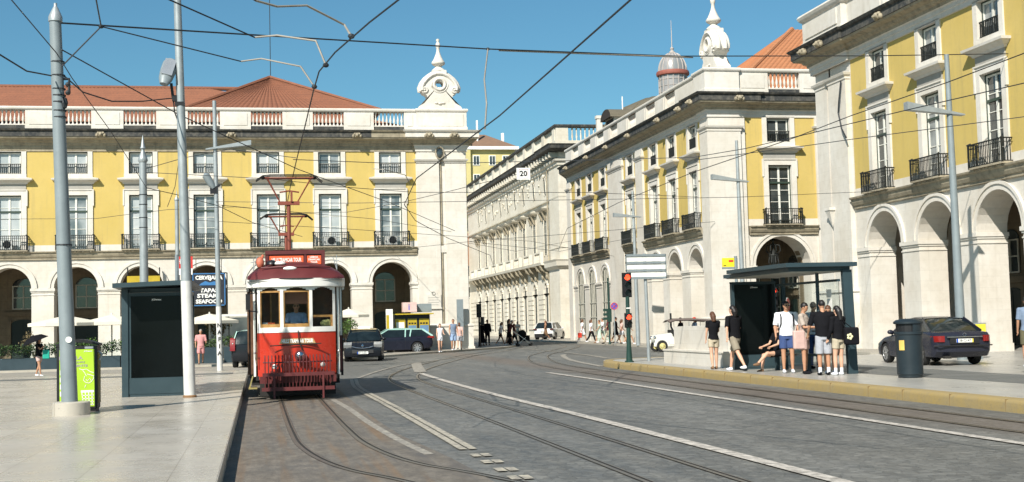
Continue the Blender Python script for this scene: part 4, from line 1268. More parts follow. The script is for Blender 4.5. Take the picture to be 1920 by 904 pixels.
ms.sweep([(0.0, LB), (0.0, 4.0), (-0.16, 4.0), (-0.16, -0.16), (34, -0.16)], [(0.02, 17.7), (0.5, 17.8), (1.0, 17.95), (1.05, 18.2), (1.15, 18.35), (0.2, 18.45)])
for k in range(40):
    y = 0.4 + k * 1.33
    tr.box(-0.85, 0.0, y, y + 0.42, 17.25, 17.72)
# parapet balustrade
pw = MB()
pw.sweep([(-0.35, LB), (-0.35, -0.35), (34, -0.35)], [(0.0, 18.4), (0.05, 18.45), (0.05, 18.75), (-0.4, 18.75)])
ms.sweep([(-0.35, LB), (-0.35, -0.35), (34, -0.35)], [(0.0, 20.0), (0.12, 20.05), (0.16, 20.22), (0.1, 20.28), (-0.5, 20.28), (-0.5, 20.0), (0.0, 20.0)])
y = 0.0
while y < LB:
    pw.box(-0.36, 0.1, y, y + 1.1, 18.7, 20.02)
    y += 4.6
for x in (0.0, 5.5, 11, 16.5): pw.box(x - 0.3, x + 0.9, -0.36, 0.1, 18.7, 20.02)
bal = MB()
pr = [(0.08, 0), (0.05, 0.15), (0.10, 0.4), (0.05, 0.85), (0.09, 1.05), (0.09, 1.28)]
for k in range(8): bal.lathe(pr, (0, 0.25 + 0.42 * k, 0), 6)
balm = bal.mesh('balustrade', [M_GREYSTONE], 40)
y = 1.1
k = 0
while y < LB - 3.5:
    link('balustrade', balm, rootB, (-0.13, y, 18.74)); y += 4.6
for x in (0.9, 6.4, 11.9):
    b_ = link('balustrade', balm, rootB); b_.matrix_local = Matrix.Translation((x + 0.2, -0.13, 18.74)) @ Matrix.Rotation(-pi / 2, 4, 'Z') @ Matrix.Scale(-1, 4, (1, 0, 0))
w.build('stone_wall', M_GREYSTONE, rootB); tr.build('stone_trim', M_GREYSTONE, rootB); split_clusters(mo.build('impost_band', M_MOULD, rootB), 0.1); ms.build('cornice', M_MOSS, rootB); pw.build('parapet', M_GREYSTONE, rootB)
# per-bay pieces
c1 = MB()
c1.sweep([(0.0, 0.95), (-0.18, 0.95), (-0.18, -0.95), (0.0, -0.95)], [(0, 12.45), (0.12, 12.55), (0.5, 12.68), (0.62, 12.85), (-0.1, 13.0)])
c1.box(-0.08, 0.2, -0.9, -0.62, 8.2, 12.45); c1.box(-0.08, 0.2, 0.62, 0.9, 8.2, 12.45); c1.box(-0.16, 0.2, -0.9, 0.9, 12.1, 12.5)
for sg in (-1, 1): c1.add(*(lambda q: (q.v, q.f))((lambda q: (q.prism([(-0.6, 12.5), (-0.16, 12.5), (-0.16, 11.6), (-0.3, 11.7)], sg * 0.76 - 0.13, sg * 0.76 + 0.13), q)[1])(MB())), 1)
C1 = c1.mesh('hooded_window', [M_GREYSTONE, M_MOULD])
c2 = MB(); c2.box(-0.005, 0.01, -0.62, 0.62, 8.3, 12.1); C2 = c2.mesh('pane', [M_OPEN])
c3 = MB()
for x in (-0.58, 0, 0.58): c3.box(-0.03, -0.006, x - 0.035, x + 0.035, 8.3, 12.1)
for z in (8.4, 9.4, 10.4, 11.2, 12.05): c3.box(-0.03, -0.006, -0.6, 0.6, z - 0.03, z + 0.03)
C3 = c3.mesh('frame', [M_FRAME_DIM])
c4 = MB()
for k in range(16):
    a1, a2 = 2 * pi * k / 16, 2 * pi * (k + 1) / 16
    c4.bar((0.0, 0.46 * cos(a1), 15.05 + 0.9 * sin(a1)), (0.0, 0.46 * cos(a2), 15.05 + 0.9 * sin(a2)), 0.10, 0.12)
for sg in (-1, 1):
    for z0_ in (14.15, 15.35): c4.box(0.0, 0.2, sg * 0.36 - 0.12, sg * 0.36 + 0.12, z0_, z0_ + 0.5)
c4.ball((-0.12, 0, 16.1), (0.14, 0.3, 0.22), 8)
C4 = c4.mesh('oval_window', [M_GREYSTONE]); c5 = MB(); c5.box(-0.005, 0.01, -0.4, 0.4, 14.15, 15.95); C5 = c5.mesh('pane', [M_OPEN])
c6 = MB()
for sg in (0.0,):
    c6.prism([(-0.95, 7.2), (0.0, 7.2), (0.0, 5.7), (-0.12, 5.85), (-0.22, 6.3), (-0.5, 6.55), (-0.75, 6.7), (-0.9, 6.95)], sg - 0.2, sg + 0.2)
    c6.ball((-0.6, sg, 6.85), (0.3, 0.24, 0.22), 8); c6.ball((-0.2, sg, 6.1), (0.16, 0.22, 0.3), 8)
C6 = c6.mesh('balcony_bracket', [M_MOULD])
c7 = MB(); c7.box(-0.98, -0.72, -1.4, 1.4, 8.35, 8.5)
for k in range(9): c7.lathe([(0.06, 0), (0.10, 0.3), (0.05, 0.75), (0.08, 0.86)], (-0.85, -1.2 + 0.3 * k, 7.5), 6)
for sg in (-1, 1): c7.box(-1.0, -0.68, sg * 1.45 - 0.18, sg * 1.45 + 0.18, 7.48, 8.52)
C7 = c7.mesh('stone_balcony', [M_GREYSTONE])
c8 = MB(); c8.box(-0.005, 0.01, -0.5, 0.5, 0.6, 5.4); C8 = c8.mesh('arched_window', [M_OPEN])
c9 = MB(); c9.box(-0.6, -0.30, -0.14, 0.14, 1.4, 1.95); c9.box(-0.42, -0.1, -0.05, 0.05, 2.0, 2.05)
for d in YB:
    h = link('hooded_window', C1, rootB, (0, d, 0)); link('pane', C2, h); link('frame', C3, h)
    h = link('oval_window', C4, rootB, (0, d, 0)); link('pane', C5, h)
    link('balcony_bracket', C6, rootB, (0, d - 0.95, 0)); link('balcony_bracket', C6, rootB, (0, d + 0.95, 0)); link('stone_balcony', C7, rootB, (0, d, 0)); link('arched_window', C8, rootB, (0, d, 0))
# relief of leaves and shields along the attic band
rl = MB(); random.seed(8)
for k, d in enumerate(YB[:-1]):
    yc = (YB[k] + YB[k + 1]) / 2
    for j in range(4):
        rl.ball((-0.05, yc + random.uniform(-0.8, 0.8), 15.4 + random.uniform(-0.7, 0.8)), (random.uniform(.06, .16), random.uniform(.1, .25), random.uniform(.1, .25)), 6)
split_clusters(rl.build('carved_relief', M_GREYSTONE, rootB, 60), 0.3)
m = MB(); m.tube([(-0.2, 4.5, 1.6), (-0.2, 4.5, 17)], 0.07, 6); m.build('drain_pipe', M_MOULD, rootB)

# ------------------------------------------------------------------ yellow apartment block far behind
rootA = thing('apartment_building', 'far yellow apartment block with brown roof rising over the street corner', 'building', (34.5, 200.0, 0))
M_APT = paint('pale_yellow_render', (0.52, 0.45, 0.20), 0.85, var=0.08, scale=0.3)
m = MB(); m.box(-4.5, 6.1, 0, 12, 0, 29.4); m.box(-4.5, -1.2, -0.6, 0.0, 0, 31.0)
m.build('wall', M_APT, rootA)
m = MB(); m.box(-5.2, 6.7, -0.7, 12.5, 29.4, 29.9); m.build('eaves', M_WHITE, rootA)
m = MB()
m.add([(-5.0, -0.5, 29.9), (6.5, -0.5, 29.9), (6.5, 12, 29.9), (-5.0, 12, 29.9), (-1.0, 5, 32.6), (2.2, 5, 32.6)], [(0, 1, 5, 4), (1, 2, 5), (2, 3, 4, 5), (3, 0, 4)])
m.build('roof', M_TILE3, rootA)
m = MB(); m.box(0.3, 0.55, 2, 2.4, 30, 34.5); m.box(4.6, 5.0, 3, 3.5, 29.9, 32.6); m.build('chimney', M_WHITE, rootA)
wm = MB(); wm.box(-0.55, 0.55, -0.1, -0.02, 0, 1.6); WM = wm.mesh('window', [M_WHITE])
pm = MB(); pm.box(-0.43, -0.04, -0.13, -0.11, 0.12, 1.48); pm.box(0.04, 0.43, -0.13, -0.11, 0.12, 1.48); PM = pm.mesh('pane', [M_GLASS])
bm_ = MB(); bm_.box(-1.0, 1.0, -1.0, -0.05, -0.5, -0.3); bm_.box(-1.0, 1.0, -1.0, -0.95, -0.3, 0.5); BM = bm_.mesh('balcony', [M_APT])
for f_ in range(6):
    for x in (-3.2, -0.2, 2.4, 4.6):
        y_ = -0.62 if x < -1.5 else 0.0
        q = link('window', WM, rootA, (x, y_, 26.9 - 3.0 * f_)); link('pane', PM, q)
        if x in (-3.2, 2.4) and f_ % 2 == 1: link('balcony', BM, rootA, (x, y_, 26.9 - 3.0 * f_))
rootA2 = thing('house', 'far pale house with a low brown roof beside the yellow block', 'house', (42.5, 186.0, 0))
m = MB(); m.box(-4.6, 4, 0, 9, 0, 26.6); m.build('wall', paint('cream_render', (0.62, 0.58, 0.46), 0.85), rootA2)
m = MB(); m.add([(-5.0, -0.4, 26.6), (4.4, -0.4, 26.6), (4.4, 9.4, 26.6), (-5.0, 9.4, 26.6), (-0.5, 4.5, 28.6)], [(0, 1, 4), (1, 2, 4), (2, 3, 4), (3, 0, 4)]); m.build('roof', M_TILE3, rootA2)
for x in (-3.4, -1.2, 1.2):
    for f_ in range(3): q = link('window', WM, rootA2, (x, 0.0, 24.0 - 3.0 * f_)); link('pane', PM, q)
rootA3 = thing('house', 'low brick coloured house at the far end of the narrow street', 'house', (27.5, 172.0, 0))
m = MB(); m.box(-12, 2.0, 0, 10, 0, 9.6); m.build('wall', paint('white_render', (0.60, 0.57, 0.50), 0.85), rootA3)
m = MB(); m.box(-12.0, 2.0, -0.3, 0, 9.6, 12.5); m.add([(-12.3, -0.6, 12.5), (2.3, -0.6, 12.5), (2.3, 5, 14.4), (-12.3, 5, 14.4)], [(0, 1, 2, 3)]); m.build('roof', M_TILE2, rootA3)
for x in (-4.5, -2.2, 0.2):
    for z in (5.2, 8.0): q = link('window', WM, rootA3, (x, 0.0, z)); link('pane', PM, q)

# ------------------------------------------------------------------ foliage helper, the tree up the street
M_LEAF = []
for i, c in enumerate([(0.045, 0.085, 0.022), (0.07, 0.12, 0.03), (0.03, 0.055, 0.018)]):
    M_LEAF.append(paint('leaf_%s' % ('mid', 'light', 'dark')[i], c, 0.6, var=0.25, scale=6))
M_LEAFY = paint('leaf_bright', (0.10, 0.19, 0.03), 0.55, var=0.25, scale=6)
M_DRY = paint('leaf_dry', (0.17, 0.13, 0.06), 0.7, var=0.3, scale=6)
M_BARK = paint('bark', (0.10, 0.075, 0.05), 0.9, var=0.25, scale=6, bump=0.4)
def foliage(mb, clumps, n, size, rnd, nm=3):
    for (cx, cy, cz, rx, ry, rz) in clumps:
        for _ in range(n):
            while True:
                p = [rnd.uniform(-1, 1) for _ in range(3)]
                d = sqrt(sum(q * q for q in p))
                if 0.35 < d < 1: break
            c = Vector((cx + p[0] * rx, cy + p[1] * ry, cz + p[2] * rz))
            a = Vector((rnd.uniform(-1, 1), rnd.uniform(-1, 1), rnd.uniform(-0.6, 1))).normalized()
            b = a.cross(Vector((rnd.uniform(-1, 1), rnd.uniform(-1, 1), rnd.uniform(-1, 1)))).normalized()
            s = size * rnd.uniform(0.6, 1.3)
            mb.add([c - a * s, c + b * s * 0.45, c + a * s, c - b * s * 0.45], [(0, 1, 2, 3)], rnd.randrange(nm))
rnd = random.Random(5)
t = thing('tree', 'dark green tree standing far up the narrow street', 'tree', (28.9, 187.0, 0))
m = MB(); m.tube([(0, 0, 0), (0.2, 0, 5), (0.1, 0.2, 16)], [0.4, 0.32, 0.2], 8)
for k in range(7): a = k * 0.9; m.tube([(0.1, 0, 10 + k), (1.5 * cos(a), 1.5 * sin(a), 13.5 + k)], [0.14, 0.05], 6)
m.build('trunk', M_BARK, t)
m = MB(); cl = [(rnd.uniform(-1.8, 1.5), rnd.uniform(-2, 2), rnd.uniform(14.0, 20.0), rnd.uniform(.9, 1.5), 1.3, rnd.uniform(.8, 1.3)) for _ in range(16)]
foliage(m, cl, 260, 0.16, rnd); m.build('crown', M_LEAF, t)
# ================================================================== TRAM
M_TRED = paint('tram_red', (0.43, 0.028, 0.011), 0.30, var=0.04, scale=2.5, coat=0.3)
M_TMAR = paint('tram_maroon', (0.10, 0.020, 0.020), 0.5, var=0.12, scale=3)
M_TWHITE = paint('tram_white', (0.74, 0.72, 0.66), 0.4, var=0.05, coat=0.2)
M_WOOD = paint('varnished_wood', (0.33, 0.18, 0.055), 0.4, var=0.25, scale=12)
M_WOOD_D = paint('dark_wood', (0.10, 0.05, 0.025), 0.5, var=0.25, scale=8)
M_SIGN_O = paint('orange_red_sign', (0.70, 0.11, 0.035), 0.5, var=0.05)
M_BRASS = paint('brass', (0.60, 0.45, 0.18), 0.35, 0.8)
M_CHROME = paint('chrome', (0.6, 0.6, 0.6), 0.15, 1.0)
M_UNDER = paint('undercarriage', (0.02, 0.018, 0.016), 0.8)
def clear_glass():
    t = NT('clear_glass')
    t.set('Base Color', (0.85, 0.9, 0.9)); t.set('Roughness', 0.02); t.set('Transmission Weight', 1.0); t.set('IOR', 1.12)
    return t.m
M_CLEAR = clear_glass()
tram = thing('tram', 'red and white vintage tram with maroon roof and raised trolley frame', 'tram', (0.85, 30.0, 0))
def frontx(t):      # bowed front plan: t in -1..1
    return (t * 0.90, 0.32 * t * t * 1.0)
def bow(z0, z1, off=0.0, n=14, t0=-1.0, t1=1.0, mb=None, mat=0, thick=0.05):
    vs = []
    for k in range(n + 1):
        t = t0 + (t1 - t0) * k / n
        x, y = frontx(t)
        for (yy, zz) in ((y - off, z0), (y - off, z1), (y - off + thick, z1), (y - off + thick, z0)): vs.append((x, yy, zz))
    fs = []
    for k in range(n):
        for j in range(4): fs.append((k * 4 + j, (k + 1) * 4 + j, (k + 1) * 4 + (j + 1) % 4, k * 4 + (j + 1) % 4))
    fs.append((0, 1, 2, 3)); fs.append((n * 4 + 3, n * 4 + 2, n * 4 + 1, n * 4))
    mb.add(vs, fs, mat)
m = MB(); bow(0.48, 1.56, mb=m, n=20)
for sg in (-1, 1): m.box(*sorted((sg * 0.90, sg * 0.86)), 0.33, 0.95, 0.48, 1.56)
front = m.build('front_apron', M_TRED, tram, 30)
m = MB(); bow(1.56, 1.68, off=0.015, mb=m, n=20); bow(2.60, 2.80, off=0.02, mb=m, n=20)
for t0, t1 in ((-1.0, -0.93), (-0.42, -0.34), (0.32, 0.40), (0.93, 1.0)): bow(1.68, 2.60, off=0.008, mb=m, n=2, t0=t0, t1=t1, thick=0.07)
# arched heads of the three lights
for t0, t1 in ((-0.93, -0.42), (-0.34, 0.32), (0.40, 0.93)):
    n = 8
    for k in range(n):
        ta, tb = t0 + (t1 - t0) * k / n, t0 + (t1 - t0) * (k + 1) / n
        mid = abs((ta + tb) / 2 - (t0 + t1) / 2) / ((t1 - t0) / 2)
        bow(2.60 - 0.085 * mid ** 2, 2.602, off=0.004, mb=m, n=1, t0=ta, t1=tb)
m.build('front_frame', M_TWHITE, tram, 30)
m = MB()
for t0, t1 in ((-0.93, -0.42), (-0.34, 0.32)):
    bow(1.68, 1.76, off=-0.02, mb=m, n=6, t0=t0, t1=t1, thick=0.04)
    bow(2.49, 2.53, off=-0.02, mb=m, n=6, t0=t0, t1=t1, thick=0.04)
    bow(1.76, 2.55, off=-0.02, mb=m, n=1, t0=t0, t1=t0 + 0.032, thick=0.04); bow(1.76, 2.55, off=-0.02, mb=m, n=1, t0=t1 - 0.032, t1=t1, thick=0.04)
bow(1.90, 1.95, off=-0.02, mb=m, n=4, t0=0.40, t1=0.93, thick=0.04); bow(1.68, 1.92, off=-0.02, mb=m, n=1, t0=0.87, t1=0.93, thick=0.04)
m.build('window_sash', M_WOOD, tram)
for t0, t1 in ((-0.93, -0.42), (-0.34, 0.32), (0.40, 0.93)):
    m = MB(); bow(1.68, 2.58, off=-0.045, mb=m, n=4, t0=t0, t1=t1, thick=0.006); m.build('windscreen', M_CLEAR, tram)
# vestibule: floor, corner posts, open doors, bulkhead
m = MB()
m.box(-0.95, 0.95, 0.30, 8.1, 0.46, 0.56)
for sx in (-1.10, 1.06): m.box(sx, sx + 0.05, 0.98, 1.06, 0.5, 2.75)
m.build('floor', M_UNDER, tram)
m = MB()
for sg in (-1, 1):
    m.bar((sg * 0.97, 0.46, 0.55), (sg * 0.97, 0.46, 2.62), 0.05)
m.box(-1.06, -0.95, 0.6, 0.64, 0.60, 2.55, 1)
split_clusters(m.build('door_post', [M_TWHITE, M_WOOD_D], tram), 0.1)
m = MB()
m.box(-1.07, -1.03, 1.0, 1.5, 1.56, 2.7); m.box(1.03, 1.07, 0.62, 1.0, 1.46, 2.7)
split_clusters(m.build('corner_panel', M_TWHITE, tram), 0.1)
m = MB(); m.box(1.02, 1.065, 0.60, 1.0, 0.62, 1.46); m.build('door_panel', M_TMAR, tram)
# main body
m = MB()
for sg in (-1, 1):
    a, b = sorted((sg * 1.13, sg * 1.08)); m.box(a, b, 1.45, 7.0, 0.62, 1.50)
split_clusters(m.build('side_panel', M_TRED, tram), 0.1)
m = MB()
for sg in (-1, 1):
    a, b = sorted((sg * 1.13, sg * 1.08)); m.box(a, b, 1.45, 7.0, 1.50, 1.66); m.box(a, b, 1.45, 7.0, 2.55, 2.80)
    for k in range(6): m.box(a, b, 1.45 + k * 1.09, 1.55 + k * 1.09, 1.66, 2.55)
split_clusters(m.build('side_frame', M_TWHITE, tram), 0.1)
for sg in (-1, 1):
    m = MB()
    m.box(*sorted((sg * 1.11, sg * 1.105)), 1.5, 6.95, 1.66, 2.55); m.build('side_window', M_CLEAR, tram)
m = MB()
m.box(-1.14, -0.30, 1.42, 1.48, 0.56, 2.75); m.box(0.32, 1.14, 1.42, 1.48, 0.56, 2.75); m.box(-0.30, 0.32, 1.42, 1.48, 2.45, 2.75)
m.box(-1.14, 1.14, 6.95, 7.0, 0.56, 2.75)
for k in range(5):
    for sg in (-1, 1):
        a, b = sorted((sg * 1.05, sg * 0.25)); m.box(a, b, 2.2 + k * 0.95, 2.3 + k * 0.95, 0.9, 1.55); m.box(a, b, 2.2 + k * .95, 2.65 + k * 0.95, 0.85, 0.95)
split_clusters(m.build('wood_interior', M_WOOD_D, tram), 0.05)
m = MB(); m.box(-0.60, -0.56, 1.40, 1.42, 1.7, 2.5); m.box(-0.28, -0.22, 1.38, 1.42, 0.6, 2.5); m.box(0.28, 0.34, 1.38, 1.42, 0.6, 2.5); split_clusters(m.build('bulkhead_trim', M_WOOD, tram), 0.1)
m = MB(); m.box(-0.28, 0.32, 0.30, 0.33, 2.22, 2.5); m.build('sun_blind', paint('brown_blind', (0.20, 0.085, 0.05), 0.7), tram)
m = MB(); m.box(-0.25, 0.35, 0.45, 0.85, 0.56, 1.45); m.lathe([(0.12, 1.45), (0.14, 1.5), (0.03, 1.55), (0.03, 1.62)], (-0.1, 0.6, 0), 12); m.build('driving_console', M_BLACK, tram)
m = MB(); m.box(-0.78, -0.50, 0.42, 0.6, 1.66, 1.80); m.box(-0.66, -0.5, 0.40, 0.41, 1.70, 1.80, 1); m.build('ticket_box', [M_WHITE, M_SIGN_O], tram)
m = MB(); m.ball((0.72, 0.55, 1.75), (0.17, 0.1, 0.1), 10); m.build('yellow_bag', paint('pale_yellow_cloth', (0.6, 0.55, 0.2), 0.8), tram)
# rear vestibule
m = MB()
m.box(-0.95, 0.95, 8.25, 8.3, 0.5, 1.56); m.box(-0.95, -0.9, 7.0, 8.3, 0.5, 1.56); m.box(0.9, 0.95, 7.0, 8.3, 0.5, 1.56)
m.build('rear_apron', M_TRED, tram)
m = MB(); m.box(-0.95, 0.95, 8.24, 8.31, 1.56, 1.68); m.box(-0.95, 0.95, 8.24, 8.31, 2.6, 2.8)
for x in (-0.95, -0.35, 0.3, 0.88): m.box(x, x + 0.07, 8.24, 8.31, 1.68, 2.6)
m.build('rear_frame', M_TWHITE, tram)
# roof: domed with rounded front
def roofz(x, y):
    yy = max(0.0, min(1.0, (y + 0.05) / 1.15)); yr = max(0.0, min(1.0, (8.5 - y) / 1.15))
    e = sqrt(max(0, 1 - (1 - yy) ** 2.2)) * sqrt(max(0, 1 - (1 - yr) ** 2.2))
    q = sqrt(max(0.0, 1 - (abs(x) / 1.15) ** 2.1))
    return 2.80 + 0.44 * q * e
m = MB()
nx, ny = 18, 40
vs = []
for j in range(ny + 1):
    y = -0.05 + 8.55 * (j / ny)
    # narrower, bowed plan at the ends
    for i in range(nx + 1):
        t = -1 + 2 * i / nx
        w = 1.12
        x = t * w
        yb = y
        if y < 1.5: yb = y + 0.30 * t * t * (1 - y / 1.5)
        if y > 7.0: yb = y - 0.30 * t * t * (y - 7.0) / 1.5
        vs.append((x, yb, roofz(x, y)))
fs = [(j * (nx + 1) + i, j * (nx + 1) + i + 1, (j + 1) * (nx + 1) + i + 1, (j + 1) * (nx + 1) + i) for j in range(ny) for i in range(nx)]
m.add(vs, fs)
vs2 = [(x, y, 2.76) for x, y, z in vs]
m.add(vs2, [tuple(reversed(f)) for f in fs])
roof = m.build('roof', M_TMAR, tram, 60)
m = MB()
edge = [(-1.12, 7.5), (-1.12, 1.2), (-1.11, 0.6), (-1.0, 0.34)] + [(x * 1.05, y - 0.04) for x, y in [frontx(-0.9 + 0.15 * k) for k in range(13)]] + [(1.0, 0.34), (1.11, 0.6), (1.12, 1.2), (1.12, 7.5)]
m.sweep(edge, [(0.010, 2.60), (0.012, 2.76), (0.03, 2.775), (0.03, 2.80), (-0.04, 2.81), (-0.04, 2.62)], flip=True)
m.build('fascia', M_TWHITE, tram, 40)
m = MB()
for sg in (-1, 1):
    m.box(*sorted((sg * 1.09, sg * 1.145)), 0.75, 7.6, 2.55, 2.82)
split_clusters(m.build('cantrail', M_TWHITE, tram), 0.1)
m = MB()
m.tube([(x * 0.85, y - 0.10, 2.80 + 0.0 * x) for x, y in [frontx(-0.95 + 0.19 * k) for k in range(11)]], 0.014, 6)
m.build('gutter_rail', M_UNDER, tram)
m = MB()
for pth in ([(-0.8, 0.32), (-0.3, 0.16), (0.3, 0.16), (0.8, 0.32)],):
    m.tube([(x, y, roofz(x, y) + 0.03) for x, y in pth], 0.02, 6)
m.build('roof_bead', M_TMAR, tram)
# destination box
m = MB()
m.box(-0.70, 0.71, 0.98, 1.06, 3.08, 3.50); m.box(-0.70, -0.62, 0.95, 1.0, 3.05, 3.47); m.box(0.63, 0.71, 0.90, 1.0, 3.0, 3.47); m.box(-0.70, 0.71, 0.93, 1.0, 3.42, 3.51)
m.box(0.22, 0.27, 0.94, 1.0, 3.15, 3.42); m.bar((-0.66, 1.0, 3.3), (-0.66, 1.6, 3.2), 0.05); m.bar((0.67, 1.0, 3.3), (0.67, 1.6, 3.2), 0.05)
for x in (-0.45, 0.0, 0.45): m.box(x - 0.1, x + 0.1, 1.06, 1.25, 3.1, 3.3)
box = m.build('destination_box', M_TMAR, tram)
m = MB(); m.box(-0.60, 0.20, 0.965, 0.975, 3.18, 3.39); m.box(0.28, 0.62, 0.965, 0.975, 3.18, 3.39); m.build('sign_panel', M_SIGN_O, box)
Rx = Matrix.Rotation(pi / 2, 4, 'X')
text_obj('lettering', 'HILLS TRAMCAR TOUR', 0.125, M_WHITE, box, Matrix.Translation((-0.20, 0.96, 3.285)) @ Rx, width=0.70, bold=0.004)
for k, s_ in enumerate(('LISBOA', 'TRAMCAR', 'TOUR')): text_obj('lettering', s_, 0.06, M_WHITE, box, Matrix.Translation((0.45, 0.96, 3.345 - 0.06 * k)) @ Rx, bold=0.002)
# front lettering board
m = MB()
m.prism([(-0.42, 1.30), (0.42, 1.30), (0.36, 1.42), (-0.36, 1.42)], -0.035, -0.015); bd = m.build('name_board', paint('faded_gold_board', (0.42, 0.25, 0.10), 0.6), tram)
text_obj('lettering', 'HILLS TRAMCAR TOUR', 0.115, M_WHITE, bd, Matrix.Translation((0.0, -0.04, 1.355)) @ Rx, width=0.72, bold=0.005)
m = MB(); m.tube([(-0.62, -0.05, 1.26), (0.55, -0.05, 1.29)], 0.014, 6); m.tube([(0.02, -0.05, 1.60), (0.04, -0.06, 1.35), (0.12, -0.06, 1.1)], 0.014, 6); m.build('wiper_bar', M_UNDER, tram)
# headlamp, badge lamps
m = MB(); m.lathe([(0.0, 0.0), (0.11, 0.02), (0.13, 0.08), (0.125, 0.16)], (0, 0, 0), 20)
o = m.build('headlamp', M_TMAR, tram, 40); o.matrix_local = Matrix.Translation((0.06, 0.0, 1.02)) @ Matrix.Rotation(pi / 2, 4, 'X')
m = MB(); m.lathe([(0.085, 0.162), (0.06, 0.18), (0.0, 0.19)], (0, 0, 0), 20); m.build('lens', M_CHROME, o, 60)
for x, z in ((-0.52, 0.78), (0.58, 0.80)):
    m = MB(); m.ball((x, -0.04, z), (0.06, 0.05, 0.06), 10); m.build('marker_lamp', M_WHITE, tram, 60)
# life guard grille with curled bars
m = MB()
for k in range(20):
    x = -0.74 + 1.48 * k / 19
    yb = 0.32 * (x / 0.9) ** 2
    pts = [(x, yb - 0.30, 0.30), (x, yb - 0.32, 0.62), (x, yb - 0.33, 0.95)] + [(x, yb - 0.33 + 0.05 * (1 - cos(a)), 0.95 + 0.06 * sin(a) + 0.03) for a in (0.5, 1.2, 2.0, 2.8, 3.6)]
    m.tube(pts, 0.014, 5)
for z in (0.62, 0.88): m.tube([(x, 0.32 * (x / 0.9) ** 2 - 0.31, z) for x in [-0.78 + 0.13 * k for k in range(13)]], 0.018, 6)
m.build('folding_grille', M_TMAR, tram, 40)
m = MB()
m.box(-0.80, 0.82, -0.45, -0.37, 0.57, 0.65); m.box(-0.82, 0.82, -0.42, -0.34, 0.24, 0.32)
for x in (-0.54, 0.56): m.box(x - 0.02, x + 0.02, -0.46, -0.42, 0.05, 0.62); m.bar((x, -0.4, 0.5), (x, 0.3, 0.5), 0.06)
m.box(-0.86, 0.88, -0.02, 0.10, 0.40, 0.56)
m.build('bumper', M_TMAR, tram)
m = MB(); m.box(-0.86, 0.88, 0.28, 0.34, 0.1, 0.5); m.box(-1.05, 1.05, 1.5, 6.9, 0.30, 0.62); m.box(-0.7, 0.7, 2.4, 6.0, 0.12, 0.30)
m.build('truck_frame', M_UNDER, tram)
m = MB(); m.box(-1.12, -0.92, 0.45, 0.95, 0.26, 0.30); m.bar((-1.1, 0.5, 0.28), (-1.02, 0.5, 0.56), 0.03); m.bar((-1.1, 0.9, 0.28), (-1.02, 0.9, 0.56), 0.03); m.build('step', M_BRASS, tram)
for y in (2.9, 5.5):
    for sg in (-1, 1):
        m = MB(); m.cyl((sg * 0.45, y, 0.36), (sg * 0.53, y, 0.36), 0.36, 20); m.build('wheel', M_UNDER, tram, 40)
# mirror, rails, horns and bell on the roof
m = MB(); m.box(-1.16, -1.06, 0.20, 0.24, 2.10, 2.45); m.bar((-1.16, 0.24, 2.46), (-0.9, 0.3, 2.50), 0.025); m.bar((-1.16, 0.24, 2.08), (-0.9, 0.3, 2.06), 0.025); m.build('mirror', M_BLACK, tram)
for sg in (-1, 1):
    m = MB(); m.tube([(sg * 0.93, 0.22, 0.8), (sg * 0.96, 0.18, 1.0), (sg * 0.96, 0.18, 1.9)], 0.013, 6); m.ball((sg * 0.96, 0.18, 1.1), 0.03, 8); m.build('grab_rail', M_CHROME, tram)
m = MB()
for sg in (-1, 1):
    b = (sg * 0.98, 0.75, roofz(sg * 0.98, 0.75))
    for dx, h in ((0.05, 0.36), (-0.04, 0.30)): m.tube([b, (b[0] - sg * 0.05 + dx, b[1], b[2] + h)], 0.010, 6)
    m.tube([(b[0] - 0.06, b[1], b[2] + 0.2), (b[0] + 0.06, b[1], b[2] + 0.22)], 0.012, 6)
split_clusters(m.build('roof_stay', M_POLE_L, tram), 0.1)
m = MB()
m.lathe([(0.13, 0), (0.12, 0.05), (0.05, 0.10), (0, 0.11)], (-0.55, 0.5, roofz(-0.55, 0.5) + 0.02), 12)
m.ball((-0.36, 0.42, roofz(-0.36, 0.42) + 0.03), (0.14, 0.1, 0.05), 10, 1); m.ball((-0.14, 0.15, roofz(-0.14, 0.15) - 0.01), (0.16, 0.06, 0.05), 10, 1)
m.build('roof_lamp', [M_BLACK, M_WHITE], tram, 50)
m = MB(); m.ball((-0.82, 0.72, 3.22), (0.10, 0.08, 0.14), 8); m.tube([(-0.85, 0.7, 3.15), (-0.75, 0.8, 3.4)], 0.03, 6); m.build('roof_whistle', paint('faded_red', (0.5, 0.14, 0.08), 0.6), tram, 50)
